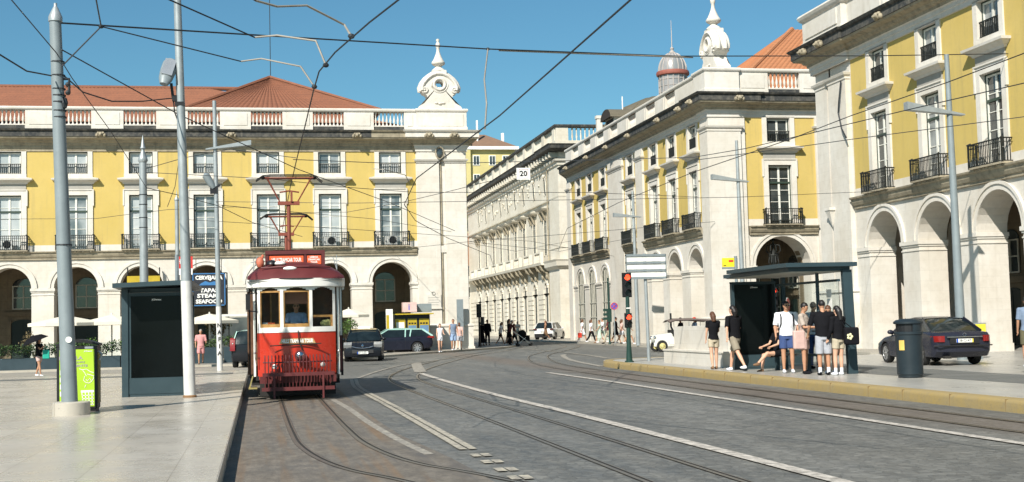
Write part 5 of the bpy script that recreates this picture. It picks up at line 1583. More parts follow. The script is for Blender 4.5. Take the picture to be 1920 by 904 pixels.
# roof deck and pantographs
m = MB()
m.box(-0.55, 0.45, 2.0, 6.0, 3.40, 3.46); m.box(-0.35, 0.15, 2.8, 3.5, 3.46, 3.62)
for y in (2.2, 4.0, 5.8):
    for x in (-0.5, 0.4): m.box(x - 0.04, x + 0.04, y - 0.04, y + 0.04, 3.2, 3.42)
m.bar((-0.5, 2.3, 3.58), (0.45, 2.5, 3.60), 0.05); m.tube([(0.2, 2.9, 3.62), (0.45, 2.4, 3.58), (0.62, 2.3, 3.40)], 0.04, 6)
m.build('roof_deck', M_TMAR, tram)
def panto(y, zb, zt, zj, W, nm, k):
    m = MB()
    m.tube([(-0.07, y, zb), (-0.07, y + 0.02, zj)], 0.05 * k, 8)
    m.box(-0.30 * k - 0.05, 0.26 * k - 0.05, y - 0.06, y + 0.06, zj - 0.03, zj + 0.06)
    for dy in (-0.14, 0.14):
        m.tube([(-0.22 * k - 0.05, y, zj), (-W, y + dy, zt - 0.06)], 0.017, 6); m.tube([(0.18 * k - 0.05, y, zj), (W - 0.10, y + dy, zt - 0.06)], 0.017, 6)
    m.tube([(-0.30 * k, y, zj + 0.30 * k), (-0.05, y, zj + 0.34 * k), (0.20 * k, y, zj + 0.30 * k)], 0.022, 6)
    m.box(-0.02, 0.03, y - 0.1, y + 0.1, zj + 0.05, zj + 0.32 * k)
    m.box(-W - 0.05, W - 0.05, y - 0.16, y + 0.16, zt - 0.085, zt - 0.06)
    m.build(nm, paint('pantograph_red', (0.20, 0.05, 0.03), 0.6), tram, 40)
    m = MB()
    for dy in (-0.15, 0.15):
        m.tube([(-W - 0.28, y + dy, zt - 0.14), (-W - 0.1, y + dy, zt - 0.02), (-W + 0.1, y + dy, zt), (W - 0.15, y + dy, zt), (W, y + dy, zt - 0.03), (W + 0.18, y + dy, zt - 0.18)], 0.017, 6)
    for x in (-W - 0.1, W - 0.02): m.ball((x, y, zt - 0.06), (0.06, 0.18, 0.05), 8)
    m.build('contact_shoe', M_UNDER, tram, 40)
panto(3.5, 3.5, 5.62, 4.88, 0.62, 'trolley_frame', 1.0)
panto(7.3, 3.3, 4.95, 4.35, 0.52, 'trolley_frame', 0.8)
# ================================================================== CARS
M_CARGLASS = paint('car_glass', (0.010, 0.016, 0.018), 0.06, var=0.4, scale=2, spec=0.35)
M_TAIL = paint('tail_lamp_red', (0.20, 0.010, 0.008), 0.25, coat=0.4)
M_LAMP = paint('lamp_glass', (0.55, 0.56, 0.56), 0.12, 0.6, coat=0.8)
M_PLATE = paint('number_plate', (0.72, 0.72, 0.68), 0.5, var=0.03)
M_PLATE_B = paint('plate_blue', (0.02, 0.07, 0.35), 0.5)
M_PLATE_Y = paint('plate_yellow', (0.65, 0.5, 0.05), 0.5)
M_RIM = paint('alloy_rim', (0.42, 0.42, 0.42), 0.35, 0.8)
M_RIM_D = paint('rim_shadow', (0.03, 0.03, 0.03), 0.6)
def car(name, label, cat_, loc, rz, body, L=4.7, W=1.8, H=1.45, gc=0.20, wheel=0.32, wb=2.7, fo=0.85,
        prof=None, glass=None, roofm=None, group=None, spokes=7, tail='sedan', plate=True):
    """x forward, origin at the centre on the ground. prof: side outline of the lower body (x, z) from rear to front;
    glass: cabin outline (x, z): rear base, rear top, front top, front base"""
    t = thing(name, label, cat_, loc, rz, group)
    hw = W / 2
    # lower body as a loft across the width
    zmid = lambda z: z
    secs = [(-1.0, 0.80, 0.10), (-0.97, 0.93, 0.05), (-0.90, 0.985, 0.015), (-0.6, 1.0, 0.0), (0, 1.0, -0.012), (0.6, 1.0, 0.0), (0.90, 0.985, 0.015), (0.97, 0.93, 0.05), (1.0, 0.80, 0.10)]
    n = len(prof)
    zc = sum(p[1] for p in prof) / n
    vs = []
    for (sy, k, dz) in secs:
        for (x, z) in prof:
            inset = 0.0
            kk = {0.80: 0.875, 0.93: 0.93, 0.985: 0.962}.get(k, 0.99 if abs(sy) > 0.3 else 1.0)
            xx = x * (kk if abs(x) > L * 0.38 else 1 - (1 - kk) * 0.2)
            zz = z - dz * (1.0 if z > zc else -0.5)
            vs.append((xx, sy * hw, zz))
    fs = []
    for i in range(len(secs) - 1):
        for j in range(n):
            fs.append((i * n + j, (i + 1) * n + j, (i + 1) * n + (j + 1) % n, i * n + (j + 1) % n))
    fs.append(tuple(range(n))); fs.append(tuple((len(secs) - 1) * n + j for j in range(n))[::-1])
    m = MB(); m.add(vs, fs)
    b = m.build('body', [body, M_UNDER], t, 35)
    # wheel arches cut through
    fx = L / 2 - fo; rx = fx - wb
    c = MB()
    for x in (fx, rx):
        for sg in (-1, 1): c.cyl((x, sg * (hw - 0.28), wheel), (x, sg * (hw + 0.2), wheel), wheel + 0.055, 28)
    cut = c.build('cutter', M_UNDER)
    bpy.context.view_layer.update()
    cut.matrix_world = t.matrix_basis.copy()
    bpy.context.view_layer.update()
    md = b.modifiers.new('b', 'BOOLEAN'); md.object = cut; md.operation = 'DIFFERENCE'; md.solver = 'EXACT'
    dg = bpy.context.evaluated_depsgraph_get()
    me = bpy.data.meshes.new_from_object(b.evaluated_get(dg))
    b.modifiers.clear(); b.data = me; me.name = 'body'
    me.polygons.foreach_set('use_smooth', [True] * len(me.polygons)); me.set_sharp_from_angle(angle=radians(32))
    bpy.data.objects.remove(cut)
    bv = b.modifiers.new('bevel', 'BEVEL'); bv.width = 0.018; bv.segments = 2; bv.limit_method = 'ANGLE'; bv.angle_limit = radians(40)
    # cabin: roof skin and pillars over a glass shell
    (x0, z0), (x1, z1), (x2, z2), (x3, z3) = glass
    def ring(z, tt):       # half widths narrow towards the roof
        return hw * (0.93 - 0.17 * tt)
    G = MB()
    base = [(x0, 0), (x1, 1), (x2, 1), (x3, 0)]
    pts = [(x0, z0), ((x0 + x1) / 2 + (x1 - x0) * 0.02, (z0 + z1) / 2 + 0.04), (x1, z1), ((x1 * 2 + x2) / 3, z1 + 0.035), ((x1 + x2 * 2) / 3, z2 + 0.04), (x2, z2), ((x2 + x3) / 2 - 0.02, (z2 + z3) / 2 + 0.05), (x3, z3)]
    vs = []
    def hwz(z): tt = (z - min(z0, z3)) / (z1 + 0.04 - min(z0, z3)); return hw * (0.90 - 0.19 * max(0, tt))
    wv = [-1, -0.8, 0, 0.8, 1]
    for (x, z) in pts:
        for q in wv:
            bulge = 0.03 * (1 - q * q)
            xs = x + (0.05 * (1 - q * q) if x > (x1 + x2) / 2 else -0.05 * (1 - q * q)) * (1 if z < z1 else 0.4)
            vs.append((xs, q * hwz(z), z + (bulge if z >= z1 - 0.01 else 0) - (0.03 if abs(q) == 1 and z >= z1 - .01 else 0)))
    nw = len(wv)
    fs = [(i * nw + j, i * nw + j + 1, (i + 1) * nw + j + 1, (i + 1) * nw + j) for i in range(len(pts) - 1) for j in range(nw - 1)]
    N = len(pts)
    fs.append(tuple(i * nw for i in range(N))); fs.append(tuple(i * nw + nw - 1 for i in range(N))[::-1]); fs.append(tuple(range(nw))[::-1] + tuple((N - 1) * nw + j for j in range(nw)))
    G.add(vs, fs)
    G.build('glasshouse', M_CARGLASS, t, 40)
    Rf = MB()
    rv = []
    rp = pts[2:6]
    for (x, z) in rp:
        for q in (-1.01, -0.8, 0, 0.8, 1.01):
            rv.append((x, q * hwz(z), z + 0.012 + 0.03 * (1 - min(1, q * q)) - (0.028 if abs(q) > 1 else 0)))
    Rf.add(rv, [(i * 5 + j, i * 5 + j + 1, (i + 1) * 5 + j + 1, (i + 1) * 5 + j) for i in range(3) for j in range(4)])
    def pil(xa, za, xb, zb, w):
        for sg in (-1, 1): Rf.bar((xa, sg * hwz(za) * 1.005, za), (xb, sg * hwz(zb) * 1.0, zb), w, 0.035, up=(0, 1, 0))
    pil(x3 + 0.02, z3, x2, z2, 0.07); pil(x0 - 0.02, z0, x1, z1, 0.13 if tail != 'wagon' else 0.10)
    xm = (x1 + x2) / 2 + 0.02; zz = (z0 + z3) / 2
    pil(xm, zz, xm - 0.04, z1 + 0.02, 0.07)
    if tail == 'wagon': pil(x1 + 0.75, z0, x1 + 0.66, z1, 0.07)
    for sg in (-1, 1): Rf.bar((x1, sg * hwz(z1), z1 - 0.005), (x2, sg * hwz(z2), z2 - 0.005), 0.05, 0.05)
    Rf.build('roof', roofm or body, t, 50)
    # wheels
    for x in (fx, rx):
        for sg in (-1, 1):
            w = MB(); w.lathe([(wheel * 0.62, -0.10), (wheel * 0.95, -0.10), (wheel, -0.06), (wheel, 0.06), (wheel * 0.95, 0.10), (wheel * 0.69, 0.10)], (0, 0, 0), 28, caps=False)
            o = w.build('wheel', M_RUBBER, t, 40); o.matrix_local = Matrix.Translation((x, sg * (hw - 0.11), wheel)) @ Matrix.Rotation(-sg * pi / 2, 4, 'X')
            r = MB(); r.lathe([(0.0, 0.03), (wheel * 0.60, 0.02), (wheel * 0.66, 0.09), (wheel * 0.70, 0.103), (wheel * 0.70, -0.09), (wheel * 0.60, -0.09)], (0, 0, 0), 24, 1, caps=False)
            for k in range(spokes):
                a = 2 * pi * k / spokes
                r.bar((0.02 * cos(a), 0.02 * sin(a), 0.07), (wheel * 0.66 * cos(a), wheel * 0.66 * sin(a), 0.085), wheel * 0.20, 0.03)
            r.tube([(wheel * 0.66 * cos(2 * pi * i / 24), wheel * 0.66 * sin(2 * pi * i / 24), 0.085) for i in range(24)], 0.016, 6, closed=True)
            r.lathe([(0.05, 0.06), (0.045, 0.095), (0, 0.1)], (0, 0, 0), 12)
            r.build('rim', [M_RIM, M_RIM_D], o, 40)
    # mirrors
    for sg in (-1, 1):
        mm = MB(); mm.ball((x3 - 0.28, sg * (hw + 0.07), z3 + 0.07), (0.07, 0.11, 0.075), 10); mm.bar((x3 - 0.25, sg * (hw - 0.08), z3 + 0.02), (x3 - 0.28, sg * (hw + 0.03), z3 + 0.06), 0.05); mm.build('wing_mirror', body, t, 60)
    # door seams
    sm = MB()
    for x in (xm, x3 - 0.18, max(rx + 0.42, x0 + 0.25)):
        for sg in (-1, 1): sm.box(x - 0.006, x + 0.006, *sorted((sg * (hw + 0.002), sg * (hw - 0.02))), 0.33, zz - 0.04)
    sm.build('door_seam', M_BLACK, t)
    for sg in (-1, 1):
        for x in (xm + 0.12, xm - 0.85):
            hm = MB(); hm.bar((x, sg * (hw + 0.012), zz - 0.12), (x + 0.16, sg * (hw + 0.012), zz - 0.115), 0.025); hm.build('door_handle', body, t)
    return t
def rear_plate(t, x, z, txt, yellow=True):
    m = MB(); m.box(x - 0.02, x, -0.26, 0.26, z - 0.055, z + 0.055); m.box(x - 0.024, x - 0.019, 0.21, 0.26, z - 0.055, z + 0.055, 1)
    if yellow: m.box(x - 0.024, x - 0.019, -0.26, -0.22, z - 0.055, z + 0.055, 2)
    p = m.build('number_plate', [M_PLATE, M_PLATE_B, M_PLATE_Y], t)
    text_obj('lettering', txt, 0.105, M_BLACK, p, Matrix.Translation((x - 0.026, 0, z)) @ Matrix.Rotation(-pi / 2, 4, 'Z') @ Rx, width=0.36, extrude=0.001)
def front_plate(t, x, z, txt):
    m = MB(); m.box(x, x + 0.02, -0.26, 0.26, z - 0.055, z + 0.055); m.box(x + 0.019, x + 0.024, -0.26, -0.21, z - 0.055, z + 0.055, 1)
    p = m.build('number_plate', [M_PLATE, M_PLATE_B], t)
    text_obj('lettering', txt, 0.105, M_BLACK, p, Matrix.Translation((x + 0.026, 0, z)) @ Matrix.Rotation(pi / 2, 4, 'Z') @ Rx, width=0.36, extrude=0.001)

# dark saloon on the pavement, seen from behind
M_NAVY = paint('dark_navy_car_paint', (0.018, 0.020, 0.032), 0.25, 0.0, 0.06, 2, coat=0.15, spec=0.3)
sedan_prof = [(-2.36, 0.42), (-2.40, 0.62), (-2.37, 0.93), (-2.28, 1.00), (-1.75, 1.04), (-1.2, 1.03), (0.0, 0.98), (0.9, 0.95), (1.7, 0.86), (2.15, 0.74), (2.34, 0.60), (2.38, 0.42), (2.30, 0.24), (1.0, 0.19), (-1.0, 0.19), (-2.2, 0.26)]
sed = car('parked_car', 'dark navy saloon car parked on the pavement beside the litter bin', 'car', (20.9, 37.3, 0.03), radians(84.0), M_NAVY, L=4.76, W=1.82, H=1.44,
          prof=sedan_prof, glass=((-1.80, 1.0), (-0.95, 1.40), (0.35, 1.41), (1.12, 0.94)), wheel=0.325, wb=2.82, fo=0.84, spokes=7)
for sg in (-1, 1):
    m = MB()
    q_ = [(-2.395, 0.60), (-2.385, 0.72), (-2.33, 0.81), (-2.24, 0.87), (-2.08, 0.905), (-2.02, 0.90), (-2.02, 0.80), (-2.2, 0.60)]
    q_ = [(x, sg * y) for x, y in q_]
    m.poly(q_ if sg < 0 else q_[::-1], 0.72, 0.90)
    m.build('tail_lamp', M_TAIL, sed, 40)
m = MB(); m.box(-2.43, -2.405, -0.45, 0.45, 0.66, 0.84); m.build('plate_recess', M_BLACK, sed)
rear_plate(sed, -2.43, 0.75, '38-CI-47')
m = MB(); m.box(-2.45, -2.40, -0.55, 0.55, 0.85, 0.875); m.tube([(-2.43 + 0, 0.05 * cos(a), 0.93 + 0.05 * sin(a)) for a in [i * pi / 6 for i in range(12)]], 0.006, 5, closed=True); m.build('boot_trim', M_CHROME, sed)
m = MB(); m.tube([(-2.30, -0.90, 0.60), (-2.41, -0.78, 0.60), (-2.425, 0, 0.60), (-2.41, 0.78, 0.60), (-2.30, 0.90, 0.60)], 0.022, 6); m.build('bumper_strip', M_BLACK, sed, 30)
m = MB(); m.box(-2.35, -2.2, 0.4, 0.6, 0.22, 0.3); m.build('exhaust', M_UNDER, sed)

# black hatchback seen from the front
M_BLK = paint('black_car_paint', (0.012, 0.014, 0.018), 0.25, 0.0, 0.06, 2, coat=0.08, spec=0.22)
hatch_prof = [(-2.0, 0.40), (-2.03, 0.62), (-1.98, 0.98), (-1.5, 1.02), (0.0, 1.00), (0.95, 0.98), (1.45, 0.92), (1.85, 0.80), (2.02, 0.62), (2.05, 0.40), (1.98, 0.24), (0.9, 0.18), (-0.9, 0.18), (-1.9, 0.26)]
cl = car('black_hatchback', 'black hatchback facing out of the square beside the tram', 'car', (5.0, 62.6, 0), radians(-97), M_BLK, L=4.07, W=1.80, H=1.52,
         prof=hatch_prof, glass=((-1.95, 1.0), (-1.45, 1.46), (0.2, 1.50), (1.05, 0.98)), wheel=0.33, wb=2.6, fo=0.8, tail='wagon')
for sg in (-1, 1):
    m = MB(); m.prism([(1.92, 0.66), (2.0, 0.80), (1.62, 0.92), (1.55, 0.86)], *sorted((sg * 0.90, sg * 0.52))); m.build('headlamp', M_LAMP, cl, 40)
m = MB()
m.add([(2.07, 0, 0.84), (2.07, -0.07, 0.74), (2.07, 0, 0.62), (2.07, 0.07, 0.74), (2.11, 0, 0.73)], [(0, 1, 4), (1, 2, 4), (2, 3, 4), (3, 0, 4)])
m.tube([(2.04, -0.5, 0.72), (2.07, -0.3, 0.66), (2.08, 0, 0.63), (2.07, 0.3, 0.66), (2.04, 0.5, 0.72)], 0.02, 6); m.build('grille_badge', M_CHROME, cl)
m = MB(); m.box(2.0, 2.06, -0.5, 0.5, 0.40, 0.56); m.build('grille', M_RIM_D, cl)
front_plate(cl, 2.06, 0.42, 'AV-16-ZD')
m = MB(); m.box(-0.25, 0.15, -0.30, 0.30, 1.55, 1.66); m.build('roof_light_box', M_WHITE, cl)
m = MB(); m.box(-1.2, 0.3, -0.6, 0.6, 1.50, 1.545); m.build('roof_panel', paint('buff_roof', (0.45, 0.36, 0.2), 0.5), cl)

# dark estate with a pale green roof
wag_prof = [(-2.28, 0.42), (-2.32, 0.66), (-2.26, 0.98), (-1.8, 1.03), (0.0, 0.99), (1.0, 0.96), (1.75, 0.86), (2.16, 0.72), (2.30, 0.55), (2.32, 0.40), (2.24, 0.24), (1.0, 0.19), (-1.0, 0.19), (-2.1, 0.27)]
wg = car('dark_estate_car', 'dark estate car with a pale green roof beside the yellow kiosk', 'car', (7.8, 75.8, 0), radians(179), paint('deep_blue_black_paint', (0.012, 0.013, 0.022), 0.25, 0.0, 0.06, 2, coat=0.08, spec=0.22), L=4.62, W=1.82, H=1.48,
         prof=wag_prof, glass=((-2.20, 1.0), (-1.62, 1.42), (0.40, 1.44), (1.25, 0.95)), wheel=0.335, wb=2.7, fo=0.9, tail='wagon', roofm=paint('pale_green_roof', (0.30, 0.50, 0.44), 0.4, coat=0.5), spokes=8)
for sg in (-1, 1):
    m = MB(); m.prism([(-2.30, 0.86), (-1.86, 0.92), (-1.98, 1.02), (-2.26, 1.0)], *sorted((sg * 0.925, sg * 0.6))); m.build('tail_lamp', M_TAIL, wg, 40)
    m = MB(); m.prism([(2.1, 0.60), (2.22, 0.74), (1.75, 0.86), (1.7, 0.78)], *sorted((sg * 0.92, sg * 0.55))); m.build('headlamp', M_LAMP, wg, 40)

# dark taxi van behind the tram, rear quarter showing
van_prof = [(-2.10, 0.42), (-2.14, 0.66), (-2.10, 1.02), (-1.6, 1.05), (0.6, 1.02), (1.2, 1.0), (1.85, 0.82), (2.12, 0.6), (2.15, 0.4), (2.05, 0.24), (0.9, 0.19), (-0.9, 0.19), (-2.0, 0.28)]
vn = car('dark_people_carrier', 'dark people carrier with red tail lamps half hidden behind the tram', 'car', (-0.10, 58.6, 0), radians(83), M_BLK, L=4.3, W=1.8, H=1.6,
         prof=van_prof, glass=((-2.08, 1.02), (-1.85, 1.56), (0.3, 1.58), (1.4, 0.99)), wheel=0.33, wb=2.65, fo=0.85, tail='wagon', roofm=paint('pale_green_roof', (0, 0, 0)))
for sg in (-1, 1):
    m = MB(); m.prism([(-2.16, 0.74), (-1.95, 0.76), (-1.9, 1.10), (-2.02, 1.30), (-2.12, 1.15)], *sorted((sg * 0.915, sg * 0.70))); m.build('tail_lamp', M_TAIL, vn, 40)

# white sport utility car at the far corner
suv_prof = [(-2.14, 0.45), (-2.20, 0.70), (-2.12, 1.06), (-1.7, 1.10), (0.0, 1.06), (1.0, 1.03), (1.8, 0.93), (2.12, 0.75), (2.18, 0.5), (2.10, 0.30), (0.9, 0.24), (-0.9, 0.24), (-2.0, 0.34)]
sv = car('white_car', 'white sport utility car seen from behind at the far street corner', 'car', (25.6, 112.3, 0), radians(62), paint('white_car_paint', (0.75, 0.75, 0.72), 0.3, coat=0.8, var=0.03), L=4.35, W=1.84, H=1.62,
         prof=suv_prof, glass=((-2.02, 1.06), (-1.62, 1.55), (0.3, 1.60), (1.15, 1.02)), wheel=0.36, wb=2.65, fo=0.85, tail='wagon')
for sg in (-1, 1):
    m = MB(); m.box(-2.19, -2.0, *sorted((sg * 0.92, sg * 0.6)), 0.95, 1.05); m.build('tail_lamp', paint('smoked_lamp', (0.08, 0.02, 0.02), 0.2), sv)
m = MB(); m.box(-2.22, -2.10, -0.80, 0.80, 0.30, 0.62); m.build('rear_bumper', M_BLACK, sv)
rear_plate(sv, -2.22, 0.82, 'BG-25-LT', False)

# white vintage style tourist car behind the stone block
tk = thing('tourist_car', 'white open tourist car with brown canopy behind the stone block', 'car', (20.9, 62.0, 0), radians(180))
tk.scale = (0.84, 0.84, 0.84)
M_CREAM = paint('cream_car_paint', (0.74, 0.72, 0.64), 0.35, coat=0.5)
m = MB()
m.prism([(1.55, 0.45), (1.75, 0.75), (1.65, 1.02), (0.7, 1.12), (0.55, 0.95), (-1.6, 0.95), (-1.75, 0.6), (-1.6, 0.4)], -0.42, 0.42)
m.build('body', M_CREAM, tk)
m = MB()
for x in (1.35, -1.15):
    for sg in (-1, 1):
        pts = [(x + 0.42 * cos(a), sg * 0.62, 0.34 + 0.42 * sin(a)) for a in [i * pi / 8 for i in range(9)]]
        m.tube(pts, [0.10] * 9, 8)
m.box(-0.9, 1.0, 0.45, 0.72, 0.36, 0.42); m.box(-0.9, 1.0, -0.72, -0.45, 0.36, 0.42)
m.build('mudguard', M_CREAM, tk, 50)
for x in (1.35, -1.15):
    for sg in (-1, 1):
        w = MB(); w.lathe([(0.2, -0.06), (0.33, -0.06), (0.35, 0), (0.33, 0.06), (0.2, 0.06)], n=20, caps=False)
        o = w.build('wheel', M_RUBBER, tk, 40); o.matrix_local = Matrix.Translation((x, sg * 0.64, 0.35)) @ Matrix.Rotation(-sg * pi / 2, 4, 'X')
        r = MB(); r.lathe([(0.0, 0.03), (0.05, 0.06), (0.21, 0.02), (0.22, 0.06), (0.2, -0.05)], n=16, caps=False)
        for k in range(10): a = 2 * pi * k / 10; r.bar((0, 0, 0.07), (0.2 * cos(a), 0.2 * sin(a), 0.05), 0.03)
        r.build('rim', paint('cream_yellow_rim', (0.62, 0.55, 0.25), 0.4), o, 40)
m = MB()
for x in (0.55, -0.4, -1.5):
    for sg in (-1, 1): m.tube([(x, sg * 0.55, 0.9), (x, sg * 0.55, 1.78)], 0.018, 6)
m.build('canopy_post', M_CHROME, tk)
m = MB()
n = 8
vs = []
for k in range(n + 1):
    y = -0.68 + 1.36 * k / n
    for x in (0.85, 0.5, -0.7, -1.8): vs.append((x, y, 1.76 + 0.12 * sin(pi * k / n) + (0.10 if abs(x) < 0.75 else 0.0)))
m.add(vs, [(k * 4 + j, k * 4 + j + 1, k * 4 + j + 5, k * 4 + j + 4) for k in range(n) for j in range(3)])
m.add([(x, y, z - 0.05) for x, y, z in vs], [(k * 4 + j, k * 4 + j + 4, k * 4 + j + 5, k * 4 + j + 1) for k in range(n) for j in range(3)])
m.build('canopy', paint('brown_canvas', (0.13, 0.10, 0.085), 0.85), tk, 40)
m = MB(); m.box(0.35, 0.62, -0.5, 0.5, 0.95, 1.3); m.tube([(0.5, 0.2, 1.2), (0.62, 0.2, 1.5), (0.62, 0.2, 2.3)], 0.06, 8); m.build('windscreen_frame', M_BLACK, tk)
for sg in (-1, 1):
    m = MB(); m.ball((1.7, sg * 0.35, 0.85), (0.09, 0.11, 0.11), 10); m.build('headlamp', M_CHROME, tk, 60)
# ================================================================== POLES, SHELTERS, SIGNS, BINS
def pole_thing(name, label, x, y, z0, top, r0, r1, m, lean=(0, 0), group=None, cat_='pole'):
    t = thing(name, label, cat_, (x, y, z0), 0, group)
    b = MB(); n = 7
    b.tube([(lean[0] * k / n, lean[1] * k / n, (top - z0) * k / n) for k in range(n + 1)], [r0 + (r1 - r0) * k / n for k in range(n + 1)], 16)
    b.build('pole', m, t, 40)
    return t
G1 = 'overhead wire poles on the plaza'
P1 = pole_thing('tram_pole', 'thick grey steel pole on a round stone base in front of the green recycling bin', -3.36, 24.2, 0.2, 7.42, 0.145, 0.105, M_POLE, (-0.24, 0), G1)
m = MB(); m.lathe([(0.125, 7.16), (0.125, 7.24), (0.10, 7.30), (0.045, 7.42), (0.03, 7.44), (0.03, 7.5)], (-0.235, 0, 0), 16); m.build('cap', M_POLE_L, P1, 40)
m = MB(); m.lathe([(0.33, 0), (0.33, 0.22), (0.30, 0.24), (0.14, 0.24)], (0.02, 0, 0), 24); m.build('stone_base', M_SLAB, P1, 40)
m = MB()
for z in (6.4, 6.15, 5.9, 5.78, 5.66, 5.5, 5.38, 3.05): m.lathe([(0.122, z), (0.126, z + 0.012), (0.122, z + 0.025)] if z > 4 else [(0.138, z), (0.144, z + 0.012), (0.138, z + 0.025)], (-0.2 * z / 6.5, 0, 0), 16, caps=False)
m.tube([(-0.1, -0.02, 6.1), (0.0, 0, 6.1), (0.0, 0, 5.85)], 0.03, 6); m.ball((-0.02, 0, 6.0), 0.05, 8); m.ball((-0.02, 0, 5.85), 0.05, 8); m.ball((-0.08, -0.05, 5.65), (0.07, 0.06, 0.12), 8)
m.build('clamp', M_WIRE, P1)
m = MB(); o = m.cyl((0.0, -0.142, 1.35), (0.0, -0.15, 1.35), 0.055, 16); m.build('round_sticker', M_WHITE, P1)
P2 = pole_thing('tram_pole', 'tall pole painted white on its lower half beside the shelter, floodlight near its top', -1.52, 29.0, 0.2, 9.45, 0.125, 0.08, M_POLE_L, (-0.20, 0), G1)
m = MB(); m.tube([(0, 0, 0), (-0.055, 0, 2.55)], [0.128, 0.121], 16); m.build('white_sleeve', M_POLE_W, P2, 40)
m = MB(); m.lathe([(0.15, 0.0), (0.15, 0.03), (0.13, 0.05)], n=16); m.build('foot', paint('rusty_foot', (0.2, 0.11, 0.05), 0.8), P2)
m = MB(); m.box(-0.32, -0.06, -0.06, 0.06, 6.55, 6.68); m.bar((-0.30, 0, 6.6), (-0.34, -0.02, 6.95), 0.06); m.box(-0.26, -0.05, -0.1, 0.1, 6.45, 6.53); m.tube([(-0.3, 0, 6.6), (-0.27, 0, 6.3), (-0.2, 0, 6.1)], 0.015, 5); m.build('bracket', M_BLACK, P2)
m = MB()
Mx = Matrix.Translation((-0.40, -0.05, 7.22)) @ Matrix.Rotation(radians(14), 4, 'Y') @ Matrix.Rotation(radians(-30), 4, 'X')
m.lathe([(0.08, -0.40), (0.13, -0.25), (0.15, 0.0), (0.145, 0.22), (0.10, 0.32), (0.0, 0.33)], (0, 0, 0), 14, 0, Mx, sx=1.15, sy=0.75)
m.box(-0.12, 0.12, -0.125, -0.10, -0.2, 0.25, 1, Mx)
m.build('floodlight', [M_POLE, M_LAMP], P2, 50)
P3 = pole_thing('tram_pole', 'grey pole with a pointed spike finial rising behind the bus shelter', -3.40, 40.0, 0.2, 6.85, 0.14, 0.11, M_POLE_L, (-0.02, 0), G1)
m = MB(); m.lathe([(0.12, 6.60), (0.15, 6.66), (0.13, 6.74), (0.05, 6.95), (0.05, 7.0), (0.09, 7.03), (0.06, 7.08), (0.02, 7.36), (0.0, 7.45)], (-0.02, 0, 0), 14); m.build('spike', M_POLE_L, P3, 40)
m = MB()
for z in (5.6, 5.3, 4.9, 4.6): m.lathe([(0.125, z), (0.13, z + 0.012), (0.125, z + 0.025)], (-0.02, 0, 0), 14, caps=False)
m.build('clamp', M_WIRE, P3)
P4 = pole_thing('tram_pole', 'slim grey pole standing furthest back between the two taller ones', -3.49, 58.0, 0.0, 7.45, 0.10, 0.085, M_POLE_L, (-0.04, 0), G1)
m = MB(); m.lathe([(0.09, 7.40), (0.11, 7.46), (0.03, 7.62), (0.0, 7.95)], (-0.04, 0, 0), 12); m.build('spike', M_POLE_L, P4, 40)
def lamp_blade(t, x0, x1, zt, za, zb, y=0.0, th=0.18):
    """flat tapering luminaire arm, deep at x0 and thin at x1"""
    b = MB(); b.prism([(x0, za - th), (x1, zb - 0.03), (x1, zb + 0.01), (x0, za)], y - 0.14, y + 0.14)
    o = b.build('luminaire', M_POLE_L, t); return o
P5 = pole_thing('street_lamp', 'thin lamp post with black letters painted on its white foot', -1.42, 47.3, 0.2, 10.0, 0.10, 0.07, M_POLE_L, (-0.1, 0), None, 'lamp post')
lamp_blade(P5, 1.20, -0.42, 0, 8.35, 8.02)
m = MB(); m.tube([(0, 0, 0), (-0.02, 0, 2.3)], [0.104, 0.1], 14); sl = m.build('white_sleeve', M_POLE_W, P5, 40)
for k, ch in enumerate('NAFIA'):
    text_obj('lettering', ch, 0.20, M_BLACK, sl, Matrix.Translation((-0.005, -0.106, 1.62 - 0.25 * k)) @ Rx, extrude=0.003, bold=0.006)
m = MB(Matrix.Translation((-0.3, -0.05, 6.85)) @ Matrix.Rotation(radians(-30), 4, 'Y')); m.lathe([(0.08, -0.3), (0.13, -0.1), (0.14, 0.25), (0.0, 0.35)], n=12); m.box(-0.1, 0.25, -0.03, 0.03, -0.35, -0.28, 1); m.build('floodlight', [M_POLE, M_BLACK], P5, 50)
m = MB(); m.box(-0.28, -0.02, -0.1, 0.1, 6.4, 6.6); m.build('control_box', M_BLACK, P5)
G2 = 'modern lamp posts with blade shaped arms'
P6 = pole_thing('street_lamp', 'tall grey lamp post with blade arms beside the dark saloon car', 23.14, 39.3, 0.03, 10.4, 0.17, 0.08, M_POLE, (-0.05, 0), G2, 'lamp post')
lamp_blade(P6, -1.65, 0.46, 0, 8.72, 8.30, th=0.28)
P7 = pole_thing('street_lamp', 'grey lamp post with blade arms rising behind the shelter in front of the corner pier', 22.2, 56.5, 0.0, 9.95, 0.13, 0.07, M_POLE_L, (-0.05, 0), G2, 'lamp post')
lamp_blade(P7, -1.35, 0.45, 0, 8.35, 8.0, th=0.24)
P8 = pole_thing('street_lamp', 'farthest lamp post with blade arms behind the white direction sign', 22.3, 74.0, 0.10, 9.4, 0.13, 0.08, M_POLE_L, (-0.05, 0), G2, 'lamp post')
lamp_blade(P8, -1.30, 0.42, 0, 8.0, 7.75, th=0.24)
